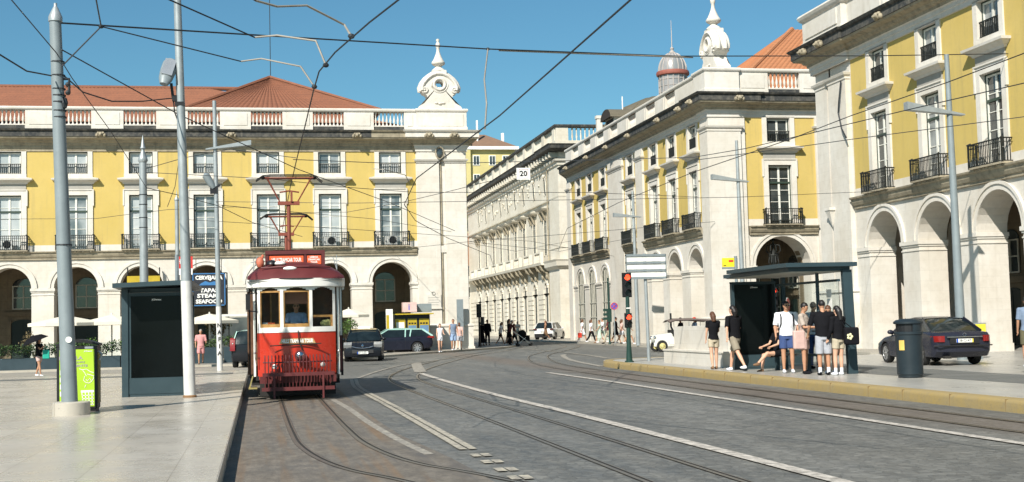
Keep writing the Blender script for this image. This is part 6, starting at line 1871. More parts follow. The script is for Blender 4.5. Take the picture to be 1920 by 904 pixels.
# junction box with sticker on the near lamp
t = thing('utility_box', 'small grey box with blue and yellow stickers behind the saloon car', 'utility box', (23.2, 39.1, 0.03))
m = MB(); m.box(-0.12, 0.75, 0, 0.25, 0.4, 1.22); m.box(0.0, 0.6, 0.05, 0.2, 0, 0.4); m.build('cabinet', M_POLE, t)
m = MB(); m.box(0.03, 0.33, -0.01, 0.0, 0.75, 1.15); m.build('blue_sticker', paint('sticker_blue', (0.05, 0.25, 0.55), 0.5), t)
m = MB(); m.box(0.36, 0.73, -0.01, 0.0, 0.55, 1.18); y_ = m.build('yellow_sticker', paint('sticker_yellow', (0.75, 0.6, 0.05), 0.5), t)
text_obj('lettering', '>>>', 0.2, M_SIGN_O, y_, Matrix.Translation((0.54, -0.014, 0.72)) @ Rx, extrude=0.002)

# traffic lights
M_TLG = paint('dark_green_signal_pole', (0.015, 0.045, 0.035), 0.4)
def lamp_mat(name, col, e):
    t_ = NT(name); t_.set('Base Color', col); t_.set('Emission Color', col); t_.set('Emission Strength', e); t_.set('Roughness', 0.4); return t_.m
M_REDL = lamp_mat('red_signal_lit', (1.0, 0.06, 0.02), 2.2)
M_DARKL = paint('unlit_signal_lens', (0.012, 0.016, 0.014), 0.25)
def signal_head(t, x, y, z0, h, w=0.28, face=-1, lit=0, red=True, n=3):
    b = MB(); b.box(x - w / 2, x + w / 2, y - 0.06, y + 0.14, z0, z0 + h)
    b.box(x - w / 2 - 0.03, x + w / 2 + 0.03, y + 0.02, y + 0.04, z0 - 0.03, z0 + h + 0.03)
    hd = b.build('signal_head', M_BLACK, t)
    for k in range(n):
        zc = z0 + h * (k + 0.5) / n
        l = MB(); l.cyl((x, y - 0.061, zc), (x, y - 0.075, zc), h / n * 0.38, 18); l.build('lens', M_REDL if (red and k == n - 1) else M_DARKL, hd, 40)
        v = MB(); R_ = h / n * 0.42
        vs = []
        for a in [pi * i / 10 for i in range(11)]:
            for yy in (y - 0.06, y - 0.20): vs.append((x + R_ * cos(a), yy, zc + R_ * sin(a)))
        v.add(vs, [(2 * i, 2 * i + 1, 2 * i + 3, 2 * i + 2) for i in range(10)]); v.build('visor', M_BLACK, hd)
t = thing('traffic_light', 'traffic light on a dark green post lit red at the tip of the island', 'traffic light', (12.44, 42.4, 0.2))
t.scale = (0.94, 0.94, 0.94)
m = MB(); m.lathe([(0.17, 0), (0.17, 0.04), (0.12, 0.06), (0.105, 0.3), (0.085, 0.6), (0.07, 2.4)], n=14); m.build('post', M_TLG, t, 50)
signal_head(t, 0.0, 0.0, 2.40, 0.84, 0.30)
signal_head(t, 0.0, -0.04, 1.28, 0.48, 0.22, n=2)
m = MB(); m.box(-0.08, 0.08, -0.09, -0.085, 1.95, 1.99); m.build('sticker', M_WHITE, t)
t = thing('traffic_light', 'black traffic light on the pavement corner beside the waiting crowd', 'traffic light', (14.56, 85.2, 0.1))
m = MB(); m.lathe([(0.14, 0), (0.10, 0.1), (0.07, 0.5), (0.06, 2.0)], n=10); m.build('post', M_BLACK, t, 50)
signal_head(t, 0, 0, 2.0, 0.85, 0.28, red=False)
m = MB(); m.box(0.1, 0.32, -0.1, 0.15, 1.45, 2.0); m.build('side_head', M_BLACK, t)
t = thing('traffic_light', 'green traffic light post seen sideways under the round blue sign', 'traffic light', (22.2, 80.0, 0.1))
m = MB(); m.lathe([(0.10, 0), (0.06, 0.2), (0.05, 4.3)], n=10); m.build('post', M_TLG, t, 50)
m = MB(); m.box(-0.10, 0.14, -0.14, 0.14, 1.45, 2.3)
for z in (1.6, 1.88, 2.16): m.box(-0.36, -0.10, -0.12, 0.12, z - 0.02, z + 0.14)
m.build('signal_head', M_TLG, t)
# round signs
M_SBLUE = paint('sign_blue', (0.10, 0.10, 0.42), 0.45); M_SRED = paint('sign_red', (0.58, 0.04, 0.03), 0.45)
def round_sign(nm, label, x, y, z, r, kind):
    t = thing(nm, label, 'road sign', (x, y, 0.1))
    b = MB(); b.cyl((0, 0.03, 0), (0, 0.03, z - 0.1 + r), 0.03, 8); b.build('post', M_POLE_L, t)
    b = MB(); b.cyl((0, -0.01, z - 0.1), (0, 0.0, z - 0.1), r, 28, 0)
    pl_ = b.build('plate', M_WHITE if kind == 'entry' else M_SBLUE, t)
    b = MB()
    if kind == 'entry':
        b.cyl((0, -0.018, z - 0.1), (0, -0.012, z - 0.1), r * 0.93, 28); b.build('red_disc', M_SRED, pl_)
        b = MB(); b.box(-r * 0.68, r * 0.68, -0.025, -0.019, z - 0.1 - r * 0.16, z - 0.1 + r * 0.16); b.build('white_bar', M_WHITE, pl_)
    else:
        b.tube([(r * 0.92 * cos(2 * pi * i / 28), -0.014, z - 0.1 + r * 0.92 * sin(2 * pi * i / 28)) for i in range(28)], r * 0.09, 6, closed=True); b.bar((-r * .6, -0.014, z - 0.1 + r * .6), (r * .6, -0.014, z - 0.1 - r * .6), r * 0.12); b.bar((r * .6, -0.016, z - 0.1 + r * .6), (-r * .6, -0.016, z - 0.1 - r * .6), r * 0.12); b.build('red_ring', M_SRED, pl_)
    return t
round_sign('road_sign', 'round blue sign with red ring and cross above the walking pedestrians', 22.45, 79.6, 2.55, 0.24, 'stop')
round_sign('road_sign', 'round red no entry sign seen through the shelter glass', 20.91, 48.4, 2.1, 0.28, 'entry').rotation_euler = (0, 0, radians(52))
t = thing('traffic_light', 'black traffic light with red lamp seen through the shelter next to the no entry sign', 'traffic light', (20.35, 48.6, 0.1))
m = MB(); m.lathe([(0.12, 0), (0.06, 0.3), (0.06, 2.2)], n=10); m.build('post', M_BLACK, t)
signal_head(t, 0, 0, 1.75, 0.95, 0.34)
# direction board seen from the back
t = thing('direction_sign', 'white four panel direction sign on a grey post beside the traffic light', 'sign', (13.36, 43.1, 0.2))
t.scale = (1.04, 1.04, 1.04)
m = MB(); m.tube([(0, 0, 0), (-0.04, 0, 3.62)], 0.06, 12); m.build('post', M_POLE_L, t, 40)
for k in range(3):
    z = 2.81 + 0.26 * k + 0.02
    m = MB(); m.box(-0.72, 0.66, -0.08, -0.06, z, z + 0.175); m.build('panel', M_WHITE, t)
m = MB()
for z in (2.79, 3.045, 3.305, 3.56): m.box(-0.74, 0.68, -0.12, -0.055, z - 0.034, z + 0.034)
for x in (-0.74, 0.66): m.box(x, x + 0.02, -0.12, -0.06, 2.76, 3.58)
m.build('back_rail', M_POLE, t)
# the "20" plate hung from a wire
t = thing('speed_sign', 'small white square plate with the number 20 hanging from the wires', 'sign', (7.55, 36.0, 5.95))
m = MB(); m.box(-0.20, 0.20, -0.01, 0.01, -0.17, 0.17); p_ = m.build('plate', M_WHITE, t)
m = MB()
for a, b, c, d in ((-0.13, 0.13, 0.125, 0.133), (-0.13, 0.13, -0.133, -0.125), (-0.133, -0.125, -0.13, 0.13), (0.125, 0.133, -0.13, 0.13)): m.box(a, b, -0.014, -0.0101, c, d)
m.build('frame_line', paint('maroon_line', (0.25, 0.05, 0.08), 0.5), p_)
text_obj('lettering', '20', 0.22, M_BLACK, p_, Matrix.Translation((0, -0.015, 0.0)) @ Rx, extrude=0.002, bold=0.006)
m = MB(); m.tube([(-0.15, 0, 0.16), (-0.15, 0, 0.25)], 0.008, 5); m.tube([(0.15, 0, 0.16), (0.15, 0, 0.25)], 0.008, 5); m.build('hanger', M_WIRE, t)

# bus stop flags
def flag(label, x, y, z, w, h, m_, txt=None, side=-1):
    t = thing('bus_stop_sign', label, 'bus stop sign', (x, y, 0.2))
    b = MB(); b.tube([(0, 0, 0), (0, 0, z + h - 0.15)], 0.045, 10); b.box(-0.02, 0.05, -0.03, 0.03, z - 0.25, z + h - 0.2); b.build('post', M_POLE, t)
    b = MB(); b.box(*sorted((side * 0.05, side * (w + 0.05))), -0.02, 0.02, z - 0.2, z - 0.2 + h); p = b.build('plate', m_, t)
    return t, p
M_YSIGN = paint('bus_sign_yellow', (0.78, 0.62, 0.03), 0.4)
t, p_ = flag('yellow bus stop flag on a grey post beside the island shelter', 13.52, 34.9, 3.10, 0.36, 0.26, M_YSIGN)
m = MB(); m.box(-0.22, -0.08, -0.024, -0.0205, 3.04, 3.10); m.box(-0.38, -0.30, -0.024, -0.0205, 2.93, 2.95, 1); m.build('red_logo', [M_SRED, M_BLACK], p_)
m = MB(); m.box(-0.415, -0.05, -0.018, 0.018, 2.84, 2.895); m.build('lower_edge', M_POLE, t)
t, p_ = flag('red and white stop flag with a letter D above the plaza shelter', -2.02, 33.0, 3.22, 0.34, 0.30, M_SRED, side=1)
text_obj('lettering', 'D', 0.16, M_WHITE, p_, Matrix.Translation((0.13, -0.024, 3.19)) @ Rx, extrude=0.002, bold=0.005)
m = MB(); m.box(0.055, 0.385, -0.018, 0.018, 2.86, 3.015); m.box(0.06, 0.2, -0.03, 0.03, 3.19, 3.2); m.build('white_band', M_WHITE, t)

# ---- bus shelters
M_SHGLASS = NT('shelter_glass'); M_SHGLASS.set('Base Color', (0.80, 0.86, 0.85)); M_SHGLASS.set('Roughness', 0.02); M_SHGLASS.set('Transmission Weight', 1.0); M_SHGLASS.set('IOR', 1.15); M_SHGLASS = M_SHGLASS.m
M_SCREEN = paint('black_display_glass', (0.003, 0.004, 0.004), 0.2, var=0.3, scale=1.0, spec=0.2)
def ad_panel(t, x0, x1, y, z0, z1, zb, rz=0.0):
    m = MB(); m.box(x0 - 0.02, x1 + 0.02, y, y + 0.16, z0, z1); m.box(x0 - 0.02, x1 + 0.02, y - 0.02, y + 0.18, z1 - 0.05, z1)
    m.box(x0, x1, y - 0.012, y + 0.1, z0 + 0.06, zb)
    f_ = m.build('advertising_frame', M_TEAL, t)
    m = MB(); m.box(x0 + 0.05, x1 - 0.02, y - 0.014, y - 0.001, zb + 0.01, z1 - 0.08); s_ = m.build('display', M_SCREEN, f_)
    text_obj('lettering', 'JCDecaux', 0.05, M_WHITE, f_, Matrix.Translation(((x0 + x1) / 2, y - 0.019, z1 - 0.16)) @ Rx, extrude=0.001, bold=0.002)
    m = MB(); m.box(x0, x1, y + 0.01, y + 0.15, z0 - 0.001, z0 + 0.06); m.build('plinth', M_BLACK, f_)
sh = thing('bus_shelter', 'petrol grey bus shelter on the plaza with its dark end panel facing out', 'bus shelter', (-2.35, 30.0, 0.2))
ad_panel(sh, -0.55, 0.68, 0.0, 0.0, 2.34, 0.42)
m = MB(); m.box(-0.70, -0.56, -0.04, 0.24, 0, 2.44); m.box(-0.62, -0.54, 3.9, 4.0, 0, 2.44); m.box(0.62, 0.70, 3.9, 4.0, 0, 2.44); split_clusters(m.build('upright', M_TEAL, sh), 0.1)
m = MB()
m.add([(-0.82, -0.75, 2.44), (0.88, -0.75, 2.49), (0.88, 4.3, 2.49), (-0.82, 4.3, 2.44), (-0.82, -0.75, 2.54), (0.88, -0.75, 2.59), (0.88, 4.3, 2.59), (-0.82, 4.3, 2.54)], [(0, 3, 2, 1), (4, 5, 6, 7), (0, 1, 5, 4), (1, 2, 6, 5), (2, 3, 7, 6), (3, 0, 4, 7)])
m.box(-0.6, 0.7, 0.05, 4.0, 2.35, 2.44)
m.build('roof', M_TEAL, sh)
m = MB(); m.box(-0.60, -0.59, 0.25, 3.9, 0.25, 2.2); m.build('glass_wall', M_SHGLASS, sh)
m = MB(); m.box(-0.45, 0.0, 1.0, 3.2, 0.42, 0.47); m.box(-0.3, -0.2, 1.2, 1.3, 0, 0.42); m.box(-0.3, -0.2, 2.9, 3.0, 0, 0.42); m.build('bench', M_TEAL, sh)
sh = thing('bus_shelter', 'petrol grey bus shelter on the island with people waiting under its flat roof', 'bus shelter', (13.5, 31.0, 0.2))
ad_panel(sh, -0.66, 0.58, 2.45, 0.0, 2.42, 0.40)
m = MB(); m.box(-1.05, 0.80, -2.15, 1.85, 2.62, 2.72); m.box(-0.9, 0.7, -1.95, 2.5, 2.52, 2.62); m.build('roof', M_TEAL, sh)
m = MB()
m.bar((0.60, -1.95, 2.54), (0.66, -1.95, 0.0), 0.24, 0.12, up=(0, 1, 0)); m.box(0.56, 0.66, 1.9, 2.0, 0, 2.54)
m.tube([(0.22, -1.1, 0.0), (0.22, -1.1, 2.54)], 0.045, 10)
split_clusters(m.build('upright', M_TEAL, sh), 0.1)
m = MB(); m.box(-0.85, 0.65, -1.9, 2.4, 2.50, 2.518); m.build('ceiling_panel', paint('pale_ceiling_panel', (0.42, 0.42, 0.37), 0.6), sh)
m = MB(); m.box(0.40, 0.46, -1.9, 1.9, 2.26, 2.32); m.box(0.42, 0.47, -1.9, -0.2, 1.02, 1.06); m.build('rail', M_TEAL, sh)
m = MB(); m.box(0.435, 0.447, -1.85, 1.9, 0.2, 2.26); m.build('glass_wall', M_SHGLASS, sh)
m = MB(); m.box(0.449, 0.455, -1.8, -0.6, 0.45, 1.02); m.build('map_panel', paint('pale_green_map', (0.22, 0.30, 0.29), 0.4), sh)
m = MB()
m.box(0.418, 0.424, -1.45, -1.18, 1.88, 2.08); m.box(0.418, 0.424, -1.47, -1.20, 1.62, 1.85); m.box(0.418, 0.424, -1.42, -1.24, 1.50, 1.60); m.build('notice', M_WHITE, sh)
m = MB(); m.box(-0.05, 0.35, -0.8, 1.7, 0.42, 0.47); m.box(0.1, 0.2, -0.6, -0.5, 0, 0.42); m.box(0.1, 0.2, 1.4, 1.5, 0, 0.42); m.build('bench', M_TEAL, sh)

# ---- bins
t = thing('recycling_bin', 'lime green recycling bin with a basket drawing behind the thick pole', 'bin', (-3.30, 24.95, 0.2))
M_LIME = paint('lime_poster', (0.36, 0.56, 0.035), 0.4, var=0.05)
m = MB(); m.box(-0.40, 0.32, 0.0, 0.45, 0.06, 1.22); m.box(-0.38, 0.3, 0.02, 0.43, 0.0, 0.06)
n = 8
vs = []
for k in range(n + 1):
    x = -0.42 + 0.78 * k / n
    for y in (-0.02, 0.47): vs.append((x, y, 1.22 + 0.07 * sin(pi * k / n)))
for k in range(n + 1):
    x = -0.42 + 0.78 * k / n
    for y in (-0.02, 0.47): vs.append((x, y, 1.26 + 0.09 * sin(pi * k / n)))
o = 2 * (n + 1)
m.add(vs, [(2 * k, 2 * k + 1, 2 * k + 3, 2 * k + 2) for k in range(n)] + [(o + 2 * k, o + 2 * k + 2, o + 2 * k + 3, o + 2 * k + 1) for k in range(n)] + [(2 * k, 2 * k + 2, o + 2 * k + 2, o + 2 * k) for k in range(n)] + [(0, o, o + 1, 1), (2 * n, 2 * n + 1, o + 2 * n + 1, o + 2 * n)])
m.build('casing', M_BLACK, t)
m = MB(); m.box(-0.35, 0.27, -0.008, 0.0, 0.10, 1.16); pn = m.build('poster', M_LIME, t)
m = MB()
for z in (0.30, 0.43, 0.56, 0.69): m.box(-0.34, -0.255, -0.012, -0.0085, z, z + 0.09)
m.prism([(0.03, 0.40), (0.26, 0.40), (0.26, 0.36), (0.03, 0.36)], -0.012, -0.0085)
for k in range(4): m.bar((0.045 + 0.06 * k, -0.0105, 0.36), (0.075 + 0.052 * k, -0.0105, 0.12), 0.014, 0.003, up=(0, 1, 0))
for z in (0.30, 0.24, 0.18, 0.13): m.box(0.05, 0.26, -0.012, -0.0085, z, z + 0.012)
for pts in ([(0.0, 0.80), (0.06, 0.78), (0.10, 0.72), (0.13, 0.66)], [(0.06, 0.78), (0.13, 0.79), (0.20, 0.74), (0.26, 0.72)], [(0.10, 0.66), (0.08, 0.58), (0.12, 0.54), (0.18, 0.53), (0.22, 0.56), (0.26, 0.62), (0.26, 0.66)], [(0.12, 0.60), (0.15, 0.57), (0.19, 0.62), (0.21, 0.58)], [(0.14, 0.70), (0.2, 0.68), (0.26, 0.66)], [(0.12, 0.50), (0.10, 0.45)]):
    m.tube([(x, -0.0105, z) for x, z in pts], 0.006, 5)
m.build('white_drawing', M_WHITE, pn)
text_obj('lettering', 'RECICLA', 0.085, M_GREYST, pn, Matrix.Translation((0.06, -0.012, 1.0)) @ Rx, align='RIGHT', extrude=0.001, bold=0.003, width=0.42)
text_obj('lettering', 'SEMPRE', 0.05, M_GREYST, pn, Matrix.Translation((0.02, -0.012, 0.92)) @ Rx, align='CENTER', extrude=0.001)
text_obj('lettering', 'AMBIENTE', 0.06, M_GREYST, pn, Matrix.Translation((0.15, -0.012, 0.855)) @ Rx, align='RIGHT', extrude=0.001, bold=0.002, width=0.40)
text_obj('lettering', 'JCDecaux', 0.035, M_WHITE, pn, Matrix.Translation((0.16, -0.012, 1.125)) @ Rx, extrude=0.001, bold=0.001)
m = MB(); m.box(0.32, 0.335, 0.05, 0.4, 0.15, 1.1); m.tube([(0.34, 0.05, 1.12), (0.40, 0.05, 1.05), (0.36, 0.04, 0.95)], 0.02, 6, 1); m.build('side_panel', [paint('olive_panel', (0.16, 0.14, 0.02), 0.5), M_POLE_L], t)
m = MB(); m.box(0.10, 0.26, -0.014, -0.001, 1.17, 1.21); m.build('notice', M_POLE_L, t)
t = thing('litter_bin', 'dark grey round litter bin with a hooded top on the island', 'bin', (14.28, 26.45, 0.2))
M_BIN = paint('petrol_grey_bin', (0.018, 0.027, 0.033), 0.42, 0.1, 0.1, 3)
m = MB(); m.lathe([(0.25, 0.0), (0.265, 0.02), (0.265, 0.06), (0.285, 0.08), (0.295, 0.95), (0.315, 0.97), (0.315, 1.02), (0.30, 1.03)], n=32); m.build('drum', M_BIN, t, 40)
m = MB()
n = 32
vs = []; fs = []
# hood with an opening toward the kerb side
for k in range(n + 1):
    a = radians(-100) + radians(230) * k / n
    for r, z in ((0.285, 1.02), (0.30, 1.22)): vs.append((r * cos(a), r * sin(a), z))
m.add(vs, [(2 * k, 2 * k + 2, 2 * k + 3, 2 * k + 1) for k in range(n)])
m.lathe([(0.30, 1.20), (0.325, 1.21), (0.325, 1.25), (0.27, 1.29), (0.15, 1.315), (0.0, 1.32)], n=32)
m.build('hood', M_BIN, t, 40)
m = MB(); m.lathe([(0.27, 1.03), (0.27, 1.20)], n=24, caps=False); m.build('liner', M_BLACK, t)
m = MB()
vs = []
for k in range(5):
    a = radians(196) + radians(26) * k / 4
    for z in (0.62, 0.84): vs.append((0.297 * cos(a), 0.297 * sin(a), z))
m.add(vs, [(2 * k, 2 * k + 2, 2 * k + 3, 2 * k + 1) for k in range(4)]); m.build('sticker', paint('ochre_sticker', (0.62, 0.42, 0.10), 0.6), t)

# ---- stone block (underpass parapet) on the island
t = thing('stone_block', 'pale stone parapet block with a stepped plinth on the island', 'stone block', (13.2, 35.4, 0.2))
m = MB(); m.box(0.0, 2.6, 0.0, 5.5, 0, 0.44); m.box(-0.03, 2.6, -0.03, 5.53, 0.40, 0.452); m.build('plinth', M_STONE, t)
m = MB(); m.box(0.26, 2.4, 0.2, 5.15, 0.452, 1.19); m.build('block', M_STONE, t)
# planter box far
t = thing('planter', 'square planter of low green leaves behind the white tourist car', 'planter', (24.2, 70.5, 0.1))
m = MB(); m.box(-0.6, 0.9, -0.3, 0.3, 0, 0.62); m.build('box', paint('planter_grey', (0.16, 0.14, 0.11), 0.8), t)
rnd = random.Random(9)
m = MB(); foliage(m, [(x, 0, 0.75, 0.25, 0.25, 0.2) for x in (-0.45, -0.1, 0.3, 0.7)], 90, 0.06, rnd); m.build('leaves', M_LEAF, t)

# ---- kiosk by the corner tower
t = thing('kiosk', 'yellow and black ticket kiosk against the corner tower', 'kiosk', (8.9, 77.2, 0.1))
M_KY = paint('kiosk_yellow', (0.42, 0.30, 0.02), 0.45)
m = MB(); m.box(-0.9, 1.25, 0, 1.6, 0, 2.2); m.build('cabin', M_BLACK, t)
m = MB(); m.box(-1.05, 1.45, -0.35, 1.7, 2.2, 2.27); m.build('roof', M_KY, t)
m = MB(); m.box(-0.2, 1.4, 0.2, 1.0, 2.34, 2.85); m.build('roof_box', M_POLE, t)
for x0, x1, k in ((-0.85, -0.25, 0), (-0.1, 0.45, 1), (0.6, 1.2, 2)):
    m = MB(); m.box(x0, x1, -0.02, 0.0, 0.3, 1.95)
    pp_ = m.build('poster', M_KY, t)
    m = MB()
    if k == 0: m.box(x0 + 0.06, x1 - 0.06, -0.026, -0.021, 1.1, 1.75); m.box(x0 + 0.05, x1 - 0.05, -0.026, -0.021, 0.75, 1.1, 1)
    else:
        m.box(x0 + 0.03, x1 - 0.03, -0.026, -0.021, 0.9, 1.55, 2); m.box(x0 + 0.05, x1 - 0.05, -0.026, -0.021, 0.4, 0.8, 1)
        for j in range(3): m.box(x0 + 0.05 + 0.17 * j, x0 + 0.17 + 0.17 * j, -0.026, -0.021, 1.62, 1.72, 3)
    m.build('poster_picture', [M_WHITE, paint('poster_red', (0.35, 0.05, 0.06), 0.6), paint('poster_blue', (0.12, 0.22, 0.35), 0.6), M_BLACK], pp_)
t = thing('information_cube', 'pink information cube with the letter i on top of the kiosk', 'sign', (8.9, 76.9, 2.44))
m = MB(); m.box(-0.42, 0.42, -0.12, 0.55, 0.02, 0.60); c_ = m.build('cube_case', paint('pale_pink_panel', (0.60, 0.42, 0.38), 0.5), t)
text_obj('lettering', 'i', 0.5, M_SBLUE, c_, Matrix.Translation((-0.05, -0.125, 0.30)) @ Rx, extrude=0.002, bold=0.01)
m = MB(); m.box(-0.1, 0.1, 0.0, 0.2, 0.0, 0.02); m.build('foot', M_BLACK, t)
t = thing('advertising_totem', 'slim white totem with a yellow strip beside the kiosk', 'totem', (7.62, 76.6, 0.1))
m = MB(); m.box(-0.18, 0.22, 0, 0.15, 0, 2.55); m.build('panel', M_WHITE, t)
m = MB(); m.box(-0.17, 0.0, -0.006, -0.001, 0.1, 2.2); m.build('yellow_strip', M_KY, t)
t = thing('notice_board', 'tall thin grey panel standing against the base of the corner tower', 'panel', (12.32, 79.1, 0.1))
m = MB(); m.box(-0.2, 0.2, 0, 0.12, 0.5, 3.1); m.box(-0.03, 0.03, 0.03, 0.09, 0, 0.5); m.build('panel', M_POLE, t)

# ---- terrace: parasols, planters with hedges, menu sign, furniture
def parasol(label, x, y, r, z, cat_='parasol'):
    t = thing('parasol', label, cat_, (x, y, 0.1), 0, 'cream parasols over the terrace')
    b = MB(); n = 8
    vs = [(0, 0, z + 0.38)]
    for k in range(n): a = 2 * pi * (k + 0.5) / n; vs.append((r * cos(a), r * sin(a), z + 0.02))
    for k in range(n): a = 2 * pi * (k + 0.5) / n; vs.append((r * cos(a), r * sin(a), z - 0.12))
    b.add(vs, [(0, 1 + k, 1 + (k + 1) % n) for k in range(n)] + [(1 + k, 1 + n + k, 1 + n + (k + 1) % n, 1 + (k + 1) % n) for k in range(n)])
    b.add([(v[0] * 0.99, v[1] * 0.99, v[2] - 0.025) for v in vs[:n + 1]], [(0, 1 + (k + 1) % n, 1 + k) for k in range(n)])
    b.build('canopy', M_CANVAS, t)
    b = MB(); b.tube([(0, 0, 0), (0, 0, z + 0.45)], 0.035, 8)
    for k in range(n): a = 2 * pi * (k + 0.5) / n; b.tube([(0, 0, z + 0.3), (r * 0.95 * cos(a), r * 0.95 * sin(a), z - 0.02)], 0.012, 4)
    b.build('pole', M_FRAME, t)
    b = MB(); b.box(-0.3, 0.3, -0.3, 0.3, 0, 0.08); b.build('foot', M_BLACK, t)
M_CANVAS = paint('cream_canvas', (0.66, 0.61, 0.50), 0.85, var=0.04)
parasol('cream parasol at the outer end of the terrace behind the umbrella walker', -11.4 + 2.5, 63.0, 1.75, 2.05)
parasol('second cream parasol, between the thick pole and the bus shelter', -6.9, 63.4, 1.5, 2.05)
parasol('cream parasol showing beside the edge of the bus shelter', -5.4, 65.0, 1.6, 2.15)
parasol('cream parasol in front of the tapas sign', -2.4, 64.2, 1.5, 2.0)
parasol('cream parasol partly behind the front of the tram', 0.9, 66.5, 1.4, 2.0)
parasol('small cream parasol between the tram and the black hatchback', 4.9, 72.0, 1.2, 2.2)
M_PLANT = paint('petrol_planter', (0.025, 0.045, 0.055), 0.5)
rnd = random.Random(11)
pls = [(-10.7, 60.6, 'planter with hedge at the outer corner of the terrace'), (-8.9, 60.6, 'planter with hedge behind the person under the black umbrella'), (-7.1, 60.6, 'planter with hedge behind the green recycling bin'),
       (-5.3, 60.6, 'planter with hedge hidden mostly by the plaza shelter'), (-2.6, 62.6, 'planter of low plants behind the man in pink'), (-0.8, 62.6, 'planter of low plants beside the parked people carrier')]
for k, (x, y, lb) in enumerate(pls):
    t = thing('planter', lb, 'planter', (x, y, 0.1), 0, 'dark planters round the terrace')
    b = MB(); b.box(-0.88, 0.88, -0.25, 0.3, 0, 0.52 if k < 4 else 0.75); b.build('box', M_PLANT, t)
    b = MB()
    hh = 0.80 if k < 4 else 0.9
    foliage(b, [(-0.7 + 0.28 * j, rnd.uniform(-.1, .1), hh + rnd.uniform(-.05, .2), 0.3, 0.3, 0.28) for j in range(6)], 130, 0.06, rnd, 3); b.build('hedge', M_LEAF, t)
    if k < 3:
        b = MB(); b.box(-0.88, 0.88, -0.27, -0.255, 0.52, 1.15); b.build('glass_screen', M_SHGLASS, t)
for (x, y, h, lb, mm) in ((-10.2, 62.2, 1.0, 'bare twisted shrub at the dark first arch', [M_DRY]), (-5.7, 62.0, 0.75, 'tall bright green shrub beside the plaza shelter', [M_LEAFY, M_LEAF[0]]), (-8.0, 62.3, 0.8, 'bright green shrub behind the thick pole', [M_LEAFY, M_LEAF[0]]),
                         (-2.0, 65.6, 1.5, 'dry brown leaved small tree under the parasol', [M_DRY, M_LEAF[2]]), (4.7, 71.0, 1.6, 'loose green shrub beside the black hatchback', [M_LEAFY, M_LEAF[0], M_LEAF[1]]), (-4.2, 61.9, 1.5, 'brown leaved plant at the corner of the plaza shelter', [M_DRY, M_LEAF[0]])):
    t = thing('shrub', lb, 'shrub', (x, y, 0.1), 0, 'shrubs on the terrace')
    b = MB()
    for k in range(6):
        a = rnd.uniform(0, 6.28); q = rnd.uniform(0.2, 0.5)
        b.tube([(0, 0, 0), (0.05 * cos(a), 0.05 * sin(a), h * 0.6), (q * cos(a), q * sin(a), h * 1.25)], [0.035, 0.025, 0.01], 5)
    b.build('trunk', M_BARK, t)
    b = MB(); foliage(b, [(rnd.uniform(-.45, .45), rnd.uniform(-.4, .4), h + rnd.uniform(-.2, .45), .3, .3, .3) for _ in range(6)], 60 if mm[0] is M_DRY and len(mm) == 1 else 130, 0.055, rnd, len(mm)); b.build('leaves', mm, t)
M_SB = paint('blackboard_blue', (0.02, 0.022, 0.03), 0.5)
t = thing('restaurant_sign', 'black restaurant sign reading cervejaria tapas steaks seafood under an arch', 'sign', (-2.78, 74.0, 0.1))
m = MB(); m.box(-0.86, 0.86, 0, 0.06, 2.98, 4.74); bd = m.build('board', M_SB, t)
m = MB()
for a in ((-0.90, 0.90, 2.94, 2.99), (-0.90, 0.90, 4.73, 4.78), (-0.90, -0.85, 2.94, 4.78), (0.85, 0.90, 2.94, 4.78)): m.box(a[0], a[1], -0.01, 0.07, a[2], a[3])
m.prism([(-0.55, 4.10), (0.45, 4.10), (0.5, 4.22), (0.3, 4.32), (0.05, 4.25), (-0.2, 4.34), (-0.45, 4.2)], -0.012, -0.001)
m.build('blue_frame', paint('sign_frame_blue', (0.04, 0.16, 0.36), 0.5), bd)
for s_, z, w_ in (('CERVEJARIA', 4.52, 1.5), ('TAPAS', 3.80, 1.0), ('STEAKS', 3.50, 1.3), ('SEAFOOD', 3.18, 1.45)):
    text_obj('lettering', s_, 0.30, M_WHITE, bd, Matrix.Translation((0, -0.012, z)) @ Rx, width=w_, extrude=0.003, bold=0.012)
m = MB(); m.tube([(-0.7, 0.03, 4.78), (-0.7, 0.03, 5.6)], 0.02, 5); m.tube([(0.7, 0.03, 4.78), (0.7, 0.03, 5.6)], 0.02, 5)
m.tube([(-1.0, 0.1, 0), (-1.0, 0.1, 4.8)], 0.04, 6); m.tube([(1.0, 0.1, 0), (1.0, 0.1, 4.8)], 0.04, 6); m.box(-1.0, 1.0, 0.07, 0.13, 4.76, 4.82)
m.build('frame_posts', M_IRON, t)
t = thing('shop_sign', 'yellow strip sign inside the arch above the plaza shelter', 'sign', (-6.8, 79.4, 4.62))
m = MB(); m.box(-0.95, 0.95, 0, 0.08, 0, 0.40); m.build('panel', M_KY, t)
m = MB(); m.box(-0.95, -0.9, 0.0, 0.3, 0.4, 0.9); m.box(0.9, 0.95, 0.0, 0.3, 0.4, 0.9); m.build('hanger', M_IRON, t)
# dark glazed terrace screen behind the tram
t = thing('terrace_pergola', 'dark glazed terrace enclosure with white eaves beside the tram', 'pergola', (-0.6, 68.0, 0.1))
m = MB(); m.box(-2.0, 2.2, 0, 2.0, 2.25, 2.37); m.build('roof', M_FRAME, t)
m = MB()
for x in (-2.0, -1.0, 0.0, 1.0, 2.1): m.box(x, x + 0.06, 0.0, 0.06, 0, 2.25)
m.box(-2.0, 2.15, 0, 0.06, 1.05, 1.1); m.build('post', M_IRON, t)
m = MB(); m.box(-1.95, 2.1, 0.02, 0.04, 0.1, 2.2); m.build('screen', glass_dark('smoked_screen', (0.05, 0.06, 0.06), 0.15, (0.10, 0.11, 0.10)), t)
